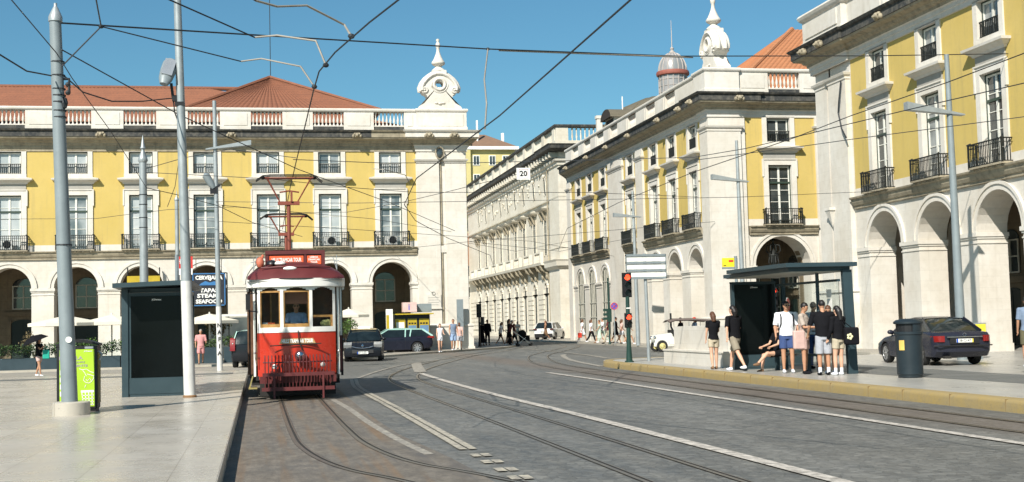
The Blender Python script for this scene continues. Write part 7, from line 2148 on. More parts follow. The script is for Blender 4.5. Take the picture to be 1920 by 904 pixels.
# air conditioners on balconies
ac = MB(); ac.box(-0.40, 0.40, -0.33, -0.05, 0.0, 0.55); ac.box(-0.36, -0.3, -0.3, -0.1, -0.06, 0); ac.box(0.3, 0.36, -0.3, -0.1, -0.06, 0); ACM = ac.mesh('casing', [M_WHITE])
ab = MB(); ab.cyl((0.1, -0.331, 0.28), (0.1, -0.336, 0.28), 0.21, 20, 0); ab.tube([(0.1 + 0.23 * cos(2 * pi * i / 16), -0.34, 0.28 + 0.23 * sin(2 * pi * i / 16)) for i in range(16)], 0.012, 5, closed=True); ABM = ab.mesh('fan', [M_BLACK])
for (u, lb) in ((8.15, 'white air conditioner on the balcony next to the corner tower'), (4.35, 'white air conditioner on the second balcony from the corner tower'), (-14.7, 'white air conditioner on the outermost balcony in view')):
    t = thing('air_conditioner', lb, 'air conditioner', (u, 80.0 - 0.02, 6.74), 0, 'air conditioners on the balconies')
    a_ = link('casing', ACM, t); link('fan', ABM, a_)
# yellow street cone like litter: small pale cup on the pavement
t = MB(); t.lathe([(0.03, 0), (0.04, 0.09)], n=12); o = t.build('paper_cup', M_WHITE, None, 40, (14.0, 33.0, 0.2)); tag(o, 'small white paper cup lying by the island shelter base', 'cup')

# ================================================================== OVERHEAD WIRES
def wire(label, pts, r, name='overhead_wire', m=None, group='overhead tram wires', sag=0.0, cat_='wire'):
    P = [Vector(p) for p in pts]
    out = []
    for a, b in zip(P, P[1:]):
        n = max(2, int((b - a).length / 2.5)) if sag else 1
        for k in range(n): out.append(a.lerp(b, k / n) - Vector((0, 0, sag * 4 * (k / n) * (1 - k / n))))
    out.append(P[-1])
    mb = MB(); mb.tube(out, r, 6)
    o = mb.build(name, m or M_WIRE, None, 60)
    tag(o, label, cat_, group)
    return o
wire('long span wire from the thick pole right across the sky to the near arcade', [(-3.48, 24.0, 7.29), (0.22, 27.0, 7.81), (5.68, 31.0, 8.49), (11.83, 34.5, 9.15), (19.48, 38.0, 10.02), (26.55, 41.0, 10.85)], 0.017)
wire('pale insulated rod clamped along the long span wire', [(6.0, 31.2, 8.50), (9.0, 32.9, 8.82), (12.4, 34.8, 9.18)], 0.02, 'insulating_rod', M_WIRE_L, None)
wire('contact wire over the near track curving up towards the viewer', [(3.4, 9.0, 5.75), (1.78, 15.18, 5.65), (1.47, 16.64, 5.65), (1.13, 18.52, 5.65), (0.96, 19.9, 5.64), (0.94, 21.59, 5.64), (0.93, 25.67, 5.64), (0.91, 30.61, 5.64), (0.90, 36, 5.64), (0.95, 52, 5.64)], 0.012)
wire('contact wire over the middle track running to the far street', [(4.6, 2.0, 5.65), (4.61, 14.75, 5.65), (4.6, 24, 5.65), (4.25, 34.5, 5.65), (4.75, 42, 5.65), (5.9, 48.5, 5.65), (8.6, 58.5, 5.65), (13.4, 74, 5.65), (18.5, 100, 5.65)], 0.014)
wire('dark feeder running down from the thick pole towards the corner tower', [(-3.46, 24.0, 6.8), (-1.76, 30.0, 6.62), (1.19, 38.0, 6.33), (5.13, 50.0, 6.47), (9.18, 60.0, 6.09)], 0.012)
wire('steep wire crossing in front of the thick pole towards the spiked pole', [(-3.65, 20.0, 6.75), (-3.53, 23.9, 6.71), (-3.55, 26.0, 6.66), (-3.38, 31.0, 6.39), (-3.3, 39.8, 6.0)], 0.010)
wire('slack cable hanging out of the frame from the thick pole', [(-5.2, 19.5, 6.9), (-4.14, 22.0, 6.27), (-3.89, 23.0, 6.20), (-3.64, 24.0, 6.32)], 0.014)
wire('slack cable looping from the thick pole to the floodlight pole', [(-3.49, 24.2, 6.40), (-3.29, 25.5, 6.30), (-2.86, 26.5, 6.30), (-2.37, 27.5, 6.48), (-1.86, 28.9, 6.80)], 0.014)
wire('wire dropping into the knot beside the thick pole', [(-2.2, 16.5, 7.2), (-2.77, 24.0, 7.24)], 0.013)
wire('short stay from the knot back to the thick pole', [(-2.77, 24.0, 7.24), (-3.5, 24.15, 6.50)], 0.013)
wire('wire from the knot to the lowest pull off arm', [(-2.77, 24.0, 7.24), (-0.29, 25.0, 6.84)], 0.012)
wire('wire from the top of the frame to the middle pull off arm', [(-2.3, 17.5, 6.62), (-0.02, 21.0, 6.41)], 0.012)
wire('wire leading to the uppermost pull off arm', [(-0.8, 14.5, 5.85), (0.0, 17.2, 6.05)], 0.012)
for pts, lb in (([(0.0, 17.2, 6.05), (0.29, 17.5, 6.05), (0.71, 18.0, 6.20), (1.25, 18.2, 5.98), (1.30, 17.6, 5.68)], 'uppermost curved pull off arm at the contact wire'), ([(-0.02, 21.0, 6.41), (0.34, 21.0, 6.45), (0.95, 20.6, 6.28), (1.05, 19.6, 5.68)], 'middle curved pull off arm at the contact wire'), ([(-0.29, 25.0, 6.84), (0.1, 25.0, 6.90), (0.8, 23.5, 6.45), (0.95, 21.4, 5.68)], 'lowest curved pull off arm at the contact wire')):
    wire(lb, pts, 0.016, 'pull_off_arm', M_WIRE_L, 'pale pull off arms', cat_='wire arm')
wire('pale feeder hanging from the long span wire', [(5.68, 31.0, 8.49), (5.21, 29.0, 7.32), (4.98, 27.5, 6.49), (4.66, 26.0, 5.70)], 0.019, 'hanging_feeder', M_WIRE_L, None)
ra = [(13.2, 5, 6.1), (12.8, 19.25, 6.0), (12.88, 21.91, 6.0), (12.8, 25.81, 6.0), (12.9, 28.81, 6.0), (12.39, 31.06, 6.0), (11.58, 32.74, 6.0), (8.98, 33.3, 6.0), (5.65, 33.9, 6.0), (3.2, 33.9, 6.0), (0.9, 33.2, 6.0)]
wire('wire sweeping from the near arcade to above the tram', ra, 0.010)
wire('wire running beside the island towards the street corner', [(15.2, 12, 6.1), (14.48, 21.92, 6.0), (13.7, 25.07, 6.0), (12.92, 28.81, 6.0), (12.76, 36.12, 6.0), (13.13, 45.5, 6.0), (14.2, 58, 6.0), (18.0, 76, 6.0)], 0.011)
wire('lower wire crossing the near arcade windows', [(24.0, 14.5, 6.1), (16.99, 25.79, 6.0), (14.55, 29.31, 6.0), (13.73, 30.65, 6.0), (11.78, 33.2, 5.98)], 0.010)
wire('span wire between the near arcade pier and the tram side poles', [(26.3, 50.5, 6.9), (17.45, 44.77, 6.1), (9.0, 44.0, 5.95), (3.0, 44.5, 5.95), (-1.5, 47.2, 6.3)], 0.010)
wire('span wire across the street at the corner tower', [(25.0, 67.5, 7.0), (14.83, 62.13, 6.0), (11.31, 66, 6.0), (8.2, 79.8, 6.4)], 0.012)
wire('middle cross wire above the tram and the corner tower', [(-3.4, 40.0, 6.5), (0.25, 37.46, 6.0), (2.89, 39.98, 6.0), (5.01, 41.02, 5.95), (6.8, 41.1, 5.95), (10.95, 41.81, 6.0), (20.2, 56.6, 7.3)], 0.010)
wire('thin wire rising from the tram roof line to the far street', [(-1.5, 47.3, 6.2), (1.5, 48.64, 6.0), (3.3, 48.58, 6.0), (4.93, 44.36, 5.95), (6.18, 41.08, 6.0), (7.6, 36.1, 6.0)], 0.009)
wire('thin wire crossing low over the windows from the spiked pole', [(-12, 56, 6.5), (-6.04, 50.45, 6.0), (-4.69, 48.74, 6.0), (-3.14, 46.94, 6.0), (-0.81, 46.11, 6.0), (4.46, 51.57, 6.0), (9.0, 60.0, 6.05)], 0.009)
wire('wire fanning down from the spiked pole to the tram', [(-3.35, 40.0, 6.03), (-2.55, 41.8, 6.0), (-1.37, 45.66, 6.0), (-0.21, 51.83, 5.9), (2.0, 60, 5.9)], 0.012)
wire('upper wire from the spiked pole towards the lamp post', [(-3.35, 40.0, 6.6), (-1.95, 35.5, 6.35), (-0.66, 31.31, 6.0), (0.9, 30.6, 5.7)], 0.009)
wire('short tie hanging between wires behind the floodlight pole', [(-2.35, 40.0, 6.91), (-2.48, 40.0, 6.06), (-2.71, 40.0, 5.44)], 0.010)
wire('far span wire between the corner tower and the ornate building', [(13.2, 84, 7.2), (20, 84, 6.4), (25.0, 82, 7.2)], 0.014)
wire('farther span wire deeper in the street', [(13.1, 95, 8.2), (20, 99, 7.3), (25.1, 100.5, 8.2)], 0.014)
wire('pair wire over the far bend beside the glazed arches', [(25.0, 88, 6.2), (15, 70, 6.2), (4.5, 60, 6.2), (-3.49, 58, 6.6)], 0.011)
wire('small hook fitting over the yellow wall between the windows', [(3.1, 34.77, 5.95), (3.37, 34.54, 5.9), (4.05, 35.4, 5.85), (4.25, 36.0, 5.66)], 0.011, 'pull_off_arm', M_WIRE_L, 'pale pull off arms', cat_='wire arm')
m = MB()
for p in ((-2.77, 24.0, 7.24), (5.68, 31.0, 8.49), (1.30, 17.6, 5.68), (1.05, 19.6, 5.68), (0.95, 21.4, 5.68)):
    b = MB(); b.ball((0, 0, 0), (0.05, 0.05, 0.04), 8); o = b.build('wire_clamp', M_WIRE, None, 60, p); tag(o, 'small dark clamp joining overhead wires', 'clamp', 'clamps on the overhead wires')
# ================================================================== PEOPLE
SKINS = {'fair': paint('skin_fair', (0.58, 0.34, 0.23), 0.55, var=0.06), 'tan': paint('skin_tan', (0.42, 0.22, 0.13), 0.55, var=0.06), 'deep': paint('skin_deep', (0.20, 0.10, 0.06), 0.55, var=0.06)}
HAIRS = {'black': paint('hair_black', (0.012, 0.010, 0.010), 0.5, var=0.3, scale=30), 'brown': paint('hair_brown', (0.09, 0.04, 0.02), 0.5, var=0.3, scale=30), 'grey': paint('hair_grey', (0.30, 0.27, 0.24), 0.6, var=0.2, scale=30)}
CL = {}
def cloth(c):
    pal = {'black': (0.010, 0.010, 0.012), 'white': (0.70, 0.71, 0.74), 'navy': (0.05, 0.08, 0.19), 'beige': (0.44, 0.38, 0.28), 'khaki': (0.24, 0.21, 0.16), 'grey': (0.36, 0.37, 0.40), 'taupe': (0.40, 0.34, 0.29),
           'pink': (0.58, 0.27, 0.26), 'rose': (0.55, 0.38, 0.34), 'sky': (0.28, 0.38, 0.55), 'denim': (0.22, 0.32, 0.46), 'mint': (0.42, 0.52, 0.44), 'maroon': (0.10, 0.03, 0.03), 'olive': (0.11, 0.10, 0.06), 'slate': (0.17, 0.22, 0.30),
           'brown': (0.20, 0.12, 0.07), 'cream': (0.62, 0.56, 0.46), 'red': (0.50, 0.05, 0.03), 'green': (0.03, 0.35, 0.26)}
    if c not in CL: CL[c] = paint('cloth_' + c, pal[c], 0.9, var=0.12, scale=9, bump=0.25, spec=0.08)
    return CL[c]
def remesh(mb, voxel, name, m, parent, smooth=4, extra=None):
    me = mb.mesh(name, m)
    o = bpy.data.objects.new('tmp', me); COL.objects.link(o)
    md = o.modifiers.new('r', 'REMESH'); md.mode = 'VOXEL'; md.voxel_size = voxel; md.use_smooth_shade = True
    sm = o.modifiers.new('s', 'SMOOTH'); sm.iterations = smooth; sm.factor = 0.6
    dg = bpy.context.evaluated_depsgraph_get()
    r = bpy.data.meshes.new_from_object(o.evaluated_get(dg)); r.name = name
    bpy.data.objects.remove(o)
    if extra is not None:
        bm = bmesh.new(); bm.from_mesh(r); e = extra.mesh('x', m); bm.from_mesh(e); bm.to_mesh(r); bm.free()
    r.materials.clear()
    for q in (m if isinstance(m, (list, tuple)) else [m]): r.materials.append(q)
    r.polygons.foreach_set('use_smooth', [True] * len(r.polygons))
    return link(name, r, parent)
def loft(mb, rings, n=16):
    """rings: (centre, rx, ry) stacked upwards"""
    vs = []
    for c, rx, ry in rings:
        for j in range(n): a = 2 * pi * j / n; vs.append((c[0] + rx * cos(a), c[1] + ry * sin(a), c[2]))
    k = len(rings)
    fs = [(i * n + j, i * n + (j + 1) % n, (i + 1) * n + (j + 1) % n, (i + 1) * n + j) for i in range(k - 1) for j in range(n)]
    fs.append(tuple(range(n))[::-1]); fs.append(tuple((k - 1) * n + j for j in range(n)))
    mb.add(vs, fs)
STAND = dict(ll=(0.05, 0.05), lr=(-0.03, 0.03), al=(0.08, 0.14, 0.2), ar=(0.05, 0.14, 0.25))
WALK = dict(ll=(0.42, 0.12), lr=(-0.30, 0.35), al=(-0.35, 0.12, 0.3), ar=(0.38, 0.12, 0.45))
def person(label, loc, face, h=1.72, pose=STAND, skin='fair', hair='black', longhair=0, top='black', bottom='khaki', blen=0.5, sleeve=0.5, shoes='white', dress=0.0, female=False,
           lean=0.0, glasses=False, near=False, socks=None, headturn=0.0, nod=0.0, cap=None, sit=False, extra=None, group=None, bulk=1.0):
    t = thing('person', label, 'person', loc, face, group)
    s = h / 1.75
    vx = (0.011 if near else 0.019)
    F = Vector((0, -1, 0))
    def V_(x, y, z): return Vector((x * s, y * s, z * s))
    hz = 0.93
    if sit: hz = 0.52
    w = 0.92 if female else 1.0
    # torso frame leaning forward
    def up(z, y=0.0):      # point on the spine at standing height z
        d = z - 0.93
        return Vector((0, (-sin(lean) * d + y) * s, (hz + cos(lean) * d) * s))
    hipx = 0.092 * w; shx = 0.185 * w * bulk
    legs = []
    for sg, (a, k) in ((-1, pose['ll']), (1, pose['lr'])):
        hp = V_(sg * hipx, 0, hz - 0.03)
        kn = hp + Vector((sg * 0.01, -sin(a) * 0.43, -cos(a) * 0.43)) * s
        b = a - k
        an = kn + Vector((0, -sin(b) * 0.41, -cos(b) * 0.41)) * s
        legs.append([hp, kn, an, sg])
    if not sit:
        low = min(l[2].z for l in legs); dz = 0.075 * s - low
        shift = Vector((0, 0, dz))
    else: shift = Vector((0, 0, 0))
    for l in legs: l[0] += shift; l[1] += shift; l[2] += shift
    def U(z, y=0.0): return up(z, y) + shift
    arms = []
    for sg, (a, o_, k) in ((-1, pose['al']), (1, pose['ar'])):
        sh = U(1.42) + Vector((sg * shx * s, 0, 0))
        a2 = a + lean * 0.6
        el = sh + Vector((sg * sin(o_), -sin(a2) * cos(o_), -cos(a2) * cos(o_))) * 0.29 * s
        b = a2 + k
        wr = el + Vector((sg * sin(o_) * 0.2 - sg * 0.10 * min(1, k), -sin(b), -cos(b))).normalized() * 0.25 * s
        arms.append([sh, el, wr, sg])
    body = MB()
    tor = [(U(0.84), 0.135 * w, 0.10), (U(0.93), 0.16 * w * (1.05 if female else 1), 0.11), (U(1.05), 0.132 * w * bulk, 0.098 * bulk), (U(1.15), 0.140 * w * bulk, 0.105 * bulk), (U(1.30), 0.168 * w * bulk, 0.112), (U(1.40), 0.165 * w * bulk, 0.095), (U(1.455), 0.09, 0.07), (U(1.50), 0.055, 0.058)]
    tor = [(c, rx * s, ry * s) for c, rx, ry in tor]
    loft(body, tor)
    hc = U(1.64) + Vector((sin(headturn) * 0.01, -0.02 * s - sin(nod) * 0.06 * s, 0))
    body.tube([U(1.44), U(1.52), hc - Vector((0, -0.01 * s, 0.06 * s))], [0.062 * s, 0.054 * s, 0.052 * s], 12)
    HM = Matrix.Translation(hc) @ Matrix.Rotation(headturn, 4, 'Z') @ Matrix.Rotation(nod, 4, 'X')
    body.ball((0, 0, 0.01 * s), (0.074 * s, 0.092 * s, 0.105 * s), 16, 0, HM)
    body.ball((0, -0.025 * s, -0.055 * s), (0.055 * s, 0.062 * s, 0.055 * s), 12, 0, HM)
    body.ball((0, -0.094 * s, -0.012 * s), (0.013 * s, 0.017 * s, 0.022 * s), 8, 0, HM)
    for sg in (-1, 1): body.ball((sg * 0.076 * s, 0.005 * s, 0.0), (0.010 * s, 0.018 * s, 0.03 * s), 8, 0, HM)
    for hp, kn, an, sg in legs:
        body.tube([hp, hp.lerp(kn, 0.45), kn, kn.lerp(an, 0.32), kn.lerp(an, 0.75), an], [0.088 * s, 0.078 * s, 0.054 * s, 0.056 * s, 0.038 * s, 0.034 * s], 12)
        body.ball(tuple(an + Vector((0, -0.05 * s, -0.035 * s))), (0.04 * s, 0.10 * s, 0.035 * s), 10)
    ex = MB()
    for sh, el, wr, sg in arms:
        body.tube([sh, sh.lerp(el, 0.5), el, el.lerp(wr, 0.4), wr], [0.052 * s, 0.046 * s, 0.036 * s, 0.035 * s, 0.024 * s], 10)
        body.ball(tuple(sh), 0.055 * s, 10)
        d = (wr - el).normalized(); pm = wr + d * 0.045 * s
        side = d.cross(Vector((0, 1, 0)));
        if side.length < 0.1: side = Vector((1, 0, 0))
        side.normalize(); nrm = d.cross(side).normalized()
        body.tube([wr, pm], [0.024 * s, 0.030 * s], 8)
        for q, (off, ln) in enumerate(((-0.021, 0.068), (-0.007, 0.078), (0.007, 0.073), (0.021, 0.058))):
            b0 = pm + nrm * off * s; curl = side * sg * 0.012 * s
            (body if not near else ex).tube([b0, b0 + d * ln * 0.5 * s + curl * 0.3, b0 + d * ln * s + curl * 1.6], [0.0088 * s, 0.008 * s, 0.0062 * s], 6)
        th0 = wr + d * 0.015 * s - nrm * 0.02 * s
        ex.tube([th0, th0 + d * 0.03 * s - nrm * 0.022 * s, th0 + d * 0.055 * s - nrm * 0.026 * s], [0.011 * s, 0.009 * s, 0.007 * s], 6)
    remesh(body, vx, 'body', SKINS[skin], t, extra=ex)
    # top
    g_ = 0.016
    if dress <= 0:
        m = MB(); rr = [(c, rx + g_ * s * 1.3, ry + g_ * s * 1.3) for c, rx, ry in tor[1:6]]
        rr[0] = (rr[0][0] - Vector((0, 0, 0.03 * s)), rr[0][1] * 1.04, rr[0][2] * 1.12)
        rr.append((U(1.462), 0.085 * s, 0.075 * s))
        loft(m, rr)
        for sh, el, wr, sg in arms:
            m.ball(tuple(sh + Vector((0, 0, 0.002))), (0.072 if sleeve > 0 else 0.05) * s, 12)
            m.tube([U(1.44), sh], [0.075 * s, 0.064 * s], 10)
            if sleeve > 0:
                e = sh.lerp(el, min(1, sleeve * 1.5)) if sleeve < 0.67 else el
                pts = [sh - (el - sh) * 0.05, sh.lerp(e, 0.5), e]; rs = [0.066 * s, 0.064 * s, 0.064 * s]
                if sleeve >= 0.9: pts.append(wr); rs += [0.042 * s]
                m.tube(pts, rs, 10)
        remesh(m, vx, 'shirt', cloth(top), t)
        m = MB()
        loft(m, [(tor[0][0] - Vector((0, 0, 0.02 * s)), tor[0][1] + 0.02 * s, tor[0][2] + 0.025 * s), (tor[1][0], tor[1][1] + 0.012 * s, tor[1][2] + 0.014 * s), (U(1.0), tor[2][1] + 0.012 * s, tor[2][2] + 0.014 * s)])
        for hp, kn, an, sg in legs:
            if blen <= 1.0:
                e = hp.lerp(kn, blen * 1.0); m.tube([hp + Vector((0, 0, 0.02 * s)), hp.lerp(e, 0.5), e], [0.105 * s, (0.106 if not female else 0.10) * s, 0.098 * s], 12)
            else:
                m.tube([hp, hp.lerp(kn, 0.5), kn, kn.lerp(an, 0.5), an + Vector((0, 0, 0.02 * s))], [0.10 * s, 0.09 * s, 0.072 * s, 0.064 * s, 0.056 * s], 12)
        remesh(m, vx, 'shorts' if blen <= 1 else 'trousers', cloth(bottom), t)
    else:
        m = MB()
        rr = [(c, rx + g_ * s, ry + g_ * s) for c, rx, ry in tor[1:6]] + [(U(1.455), 0.08 * s, 0.07 * s)]
        zl = (hz - dress) * s + shift.z
        rr = [(Vector((0, 0, zl)), (0.14 + dress * 0.17) * s, (0.12 + dress * 0.17) * s), (Vector((0, 0, (zl + rr[0][0].z) / 2)), (0.15 + dress * 0.08) * s, (0.125 + dress * 0.08) * s)] + rr
        loft(m, rr)
        for sh, el, wr, sg in arms:
            if sleeve > 0: m.tube([sh, sh.lerp(el, min(1, sleeve))] + ([wr] if sleeve >= 1 else []), [0.06 * s, 0.055 * s] + ([0.045 * s] if sleeve >= 1 else []), 10)
        remesh(m, vx, 'dress', cloth(top), t)
    # shoes and socks
    for hp, kn, an, sg in legs:
        m = MB(); c = an + Vector((0, -0.055 * s, -0.04 * s))
        m.ball(tuple(c), (0.047 * s, 0.125 * s, 0.04 * s), 12); m.ball(tuple(c + Vector((0, 0.05, 0.025)) * s), (0.042 * s, 0.06 * s, 0.045 * s), 10)
        remesh(m, max(vx, 0.012), 'shoe', cloth(shoes) if shoes in ('white', 'black', 'brown', 'olive', 'grey') else SKINS[skin], t, 2)
        if socks:
            m = MB(); m.tube([an + Vector((0, 0, -0.02 * s)), an.lerp(kn, 0.28)], [0.042 * s, 0.046 * s], 12); m.build('sock', cloth(socks), t, 60)
    # hair
    hm = MB()
    hm.ball((0, 0.014 * s, 0.032 * s), (0.084 * s, 0.098 * s, 0.098 * s), 16, 0, HM)
    if longhair > 0:
        hm.tube([HM @ Vector((0, 0.05 * s, 0.02 * s)), HM @ Vector((0, 0.075 * s, -0.06 * s)), HM @ Vector((0, 0.085 * s, -(0.06 + longhair) * s))], [0.082 * s, 0.088 * s, 0.055 * s], 12)
        hm.ball((0, 0.05 * s, -0.03 * s), (0.09 * s, 0.06 * s, 0.09 * s), 12, 0, HM)
    ho = remesh(hm, vx * 0.9, 'hair', HAIRS[hair], t, 2)
    # keep the face clear: flatten the hair on the front of the head
    HI = HM.inverted()
    for v in ho.data.vertices:
        p = HI @ v.co
        if p.z < 0.055 * s and p.y < -0.03 * s:
            p.y = -0.03 * s + (p.y + 0.03 * s) * 0.05; v.co = HM @ p
    if cap:
        m = MB(); m.ball((0, 0.0, 0.055 * s), (0.09 * s, 0.105 * s, 0.07 * s), 14, 0, HM); m.ball((0, -0.11 * s, 0.045 * s), (0.06 * s, 0.07 * s, 0.012 * s), 12, 0, HM); m.build('cap', cloth(cap), t, 60)
    fm = MB()
    for sg in (-1, 1):
        if glasses:
            fm.ball((sg * 0.03 * s, -0.088 * s, 0.012 * s), (0.024 * s, 0.010 * s, 0.017 * s), 10, 0, HM); fm.add(*(lambda q: (q.v, q.f))((lambda q: (q.bar((sg * 0.05 * s, -0.085 * s, 0.016 * s), (sg * 0.078 * s, 0.0, 0.012 * s), 0.005), q)[1])(MB())), 0, HM)
        else:
            fm.ball((sg * 0.028 * s, -0.083 * s, 0.012 * s), (0.011 * s, 0.007 * s, 0.006 * s), 8, 0, HM)
            fm.ball((sg * 0.029 * s, -0.083 * s, 0.033 * s), (0.017 * s, 0.006 * s, 0.004 * s), 8, 0, HM)
    fm.build('sunglasses' if glasses else 'eyes', M_BLACK, t, 60)
    mo = MB(); mo.ball((0, -0.083 * s, -0.050 * s), (0.021 * s, 0.008 * s, 0.006 * s), 8, 0, HM); mo.build('mouth', paint('lips', (0.30, 0.10, 0.08), 0.5), t, 60)
    t['_arms'] = 0
    del t['_arms']
    return t, dict(arms=arms, legs=legs, U=U, s=s, HM=HM)
def bag(label, name, loc, size, m_, strap=None, cat_='bag'):
    t = thing(name, label, cat_, loc)
    b = MB(); x, y, z = size; b.box(-x / 2, x / 2, -y / 2, y / 2, 0, z); o = b.build('pouch', m_, t)
    bv = o.modifiers.new('b', 'BEVEL'); bv.width = min(size) * 0.3; bv.segments = 3
    if strap:
        b = MB(); b.tube(strap, 0.012, 6); b.build('strap', m_, t, 60)
    return t

GS = 'people waiting at the island shelter'
person('woman from behind, long brown hair, black top and beige shorts, beside the stone block', (12.58, 34.4, 0.2), radians(180), 1.60, dict(ll=(0.12, 0.1), lr=(-0.10, 0.1), al=(0.35, 0.1, 1.0), ar=(0.1, 0.12, 0.2)), 'fair', 'brown', 0.16, 'black', 'beige', 0.55, 0.35, 'brown', female=True, near=True, nod=0.25)
person('man with long dark hair in black T-shirt and khaki shorts striding past the shelter panel', (12.62, 32.85, 0.2), radians(205), 1.80, dict(ll=(0.48, 0.30), lr=(-0.48, 0.10), al=(0.35, 0.40, 0.5), ar=(-0.35, 0.45, 0.25)), 'fair', 'black', 0.12, 'black', 'khaki', 0.85, 0.62, 'white', near=True, lean=0.05, headturn=0.2, bulk=1.16)
t, P = person('man in white T-shirt, navy shorts and sunglasses facing the road at the shelter', (13.16, 30.6, 0.2), radians(-14), 1.80, dict(ll=(0.04, 0.05), lr=(0.12, 0.1), al=(0.08, 0.22, 0.35), ar=(0.05, 0.16, 0.25)), 'tan', 'black', 0, 'white', 'navy', 0.72, 0.60, 'white', near=True, glasses=True, bulk=1.22, headturn=0.3)
s_ = P['s']
m = MB()
for sg in (-1, 1): m.tube([(sg * 0.13 * s_, 0.10, 1.44 * s_), (sg * 0.145 * s_, -0.02, 1.49 * s_), (sg * 0.15 * s_, -0.128, 1.38 * s_), (sg * 0.155 * s_, -0.13, 1.22 * s_), (sg * 0.17 * s_, -0.02, 1.08 * s_)], 0.017, 6)
m.box(-0.15, 0.15, 0.13, 0.27, 1.05, 1.48)
tb = m.build('backpack', cloth('black'), None, 60); tb.matrix_world = Matrix.Translation((13.16, 30.6, 0.2)) @ Matrix.Rotation(radians(-14), 4, 'Z'); tag(tb, 'black backpack worn by the man in the white T-shirt', 'backpack')
person('seated woman with crossed bare legs on the shelter bench behind the man in white', (13.45, 31.9, 0.2), radians(-78), 1.64, dict(ll=(1.50, 1.35), lr=(1.62, 0.75), al=(0.5, 0.15, 0.8), ar=(0.5, 0.15, 0.8)), 'fair', 'black', 0.1, 'black', 'black', 0.5, 0.4, 'brown', female=True, near=True, sit=True)
person('young man in taupe T-shirt and rose shorts looking down beside the thin shelter post', (13.24, 29.75, 0.2), radians(48), 1.74, dict(ll=(0.05, 0.05), lr=(0.0, 0.05), al=(0.3, 0.1, 1.3), ar=(0.3, 0.1, 1.2)), 'tan', 'black', 0, 'taupe', 'rose', 0.7, 0.55, 'black', near=True, nod=0.35)
t = bag('pale pink paper carrier bag held by the young man in taupe', 'carrier_bag', (13.05, 29.62, 0.82), (0.30, 0.12, 0.46), cloth('rose'), [(-0.08, 0, 0.45), (-0.05, 0, 0.6), (0.05, 0, 0.6), (0.08, 0, 0.45)])
person('man in black T-shirt, light grey shorts and white socks with his back to the road', (13.34, 28.85, 0.2), radians(172), 1.78, dict(ll=(0.02, 0.02), lr=(0.04, 0.05), al=(0.25, 0.32, 0.7), ar=(0.15, 0.28, 0.5)), 'tan', 'black', 0, 'black', 'grey', 0.95, 0.60, 'black', near=True, socks='white', bulk=1.25, nod=0.3)
person('woman with long dark hair in black top and pale shorts beside the shelter end upright', (13.62, 28.62, 0.2), radians(200), 1.64, dict(ll=(0.05, 0.05), lr=(0.10, 0.1), al=(0.3, 0.1, 1.0), ar=(0.1, 0.12, 0.4)), 'fair', 'black', 0.22, 'black', 'beige', 0.55, 0.9, 'white', female=True, near=True, socks='white', nod=0.2, bulk=1.12)
t = bag('black shoulder bag with a pale yellow flower charm on the long haired woman', 'shoulder_bag', (13.86, 28.42, 0.92), (0.36, 0.16, 0.42), cloth('black'), [(-0.10, 0, 0.32), (-0.2, 0.05, 0.55), (-0.22, 0.1, 0.62), (0.05, 0.05, 0.4)])
m = MB()
for k in range(5): a = 2 * pi * k / 5; m.ball((-0.08 + 0.05 * cos(a), -0.09, 0.2 + 0.05 * sin(a)), (0.035, 0.02, 0.035), 8)
m.build('flower_charm', paint('pale_yellow_charm', (0.7, 0.66, 0.40), 0.6), t)
person('brown haired woman in cream top leaning over behind the long haired woman', (13.72, 29.35, 0.2), radians(-25), 1.66, dict(ll=(0.05, 0.05), lr=(0.05, 0.05), al=(0.3, 0.1, 0.9), ar=(0.3, 0.1, 0.9)), 'tan', 'brown', 0.08, 'cream', 'beige', 0.9, 1.0, 'white', female=True, near=True, nod=0.4, lean=0.1)
person('person with black hair standing behind the thin shelter post', (14.72, 32.4, 0.2), radians(120), 1.78, STAND, 'tan', 'black', 0, 'white', 'navy', 1.4, 0.5, 'black', near=True)
person('man in slate blue T-shirt at the very edge of the near arcade', (18.98, 29.1, 0.2), radians(160), 1.76, STAND, 'tan', 'black', 0, 'slate', 'olive', 0.8, 0.55, 'white', near=True)
# couple by the corner tower
GF = 'people walking round the square'
person('woman in white top and short white skirt walking from the corner tower', (10.25, 73.6, 0.05), radians(8), 1.64, dict(ll=(0.15, 0.1), lr=(-0.12, 0.15), al=(0.1, 0.15, 0.3), ar=(0.2, 0.15, 1.2)), 'fair', 'brown', 0.18, 'white', 'white', 0.45, 0, 'white', female=True, group=GF)
person('man in grey tank top and light blue shorts beside the woman in white', (11.3, 75.4, 0.1), radians(10), 1.84, dict(ll=(0.12, 0.1), lr=(-0.10, 0.15), al=(0.1, 0.2, 0.3), ar=(0.1, 0.2, 0.3)), 'tan', 'brown', 0, 'slate', 'sky', 0.85, 0, 'white', group=GF, headturn=-0.5)
person('person in rose top just behind the man in the grey tank top', (11.85, 76.6, 0.1), radians(170), 1.68, WALK, 'fair', 'brown', 0.05, 'rose', 'grey', 0.7, 0.4, 'black', group=GF)
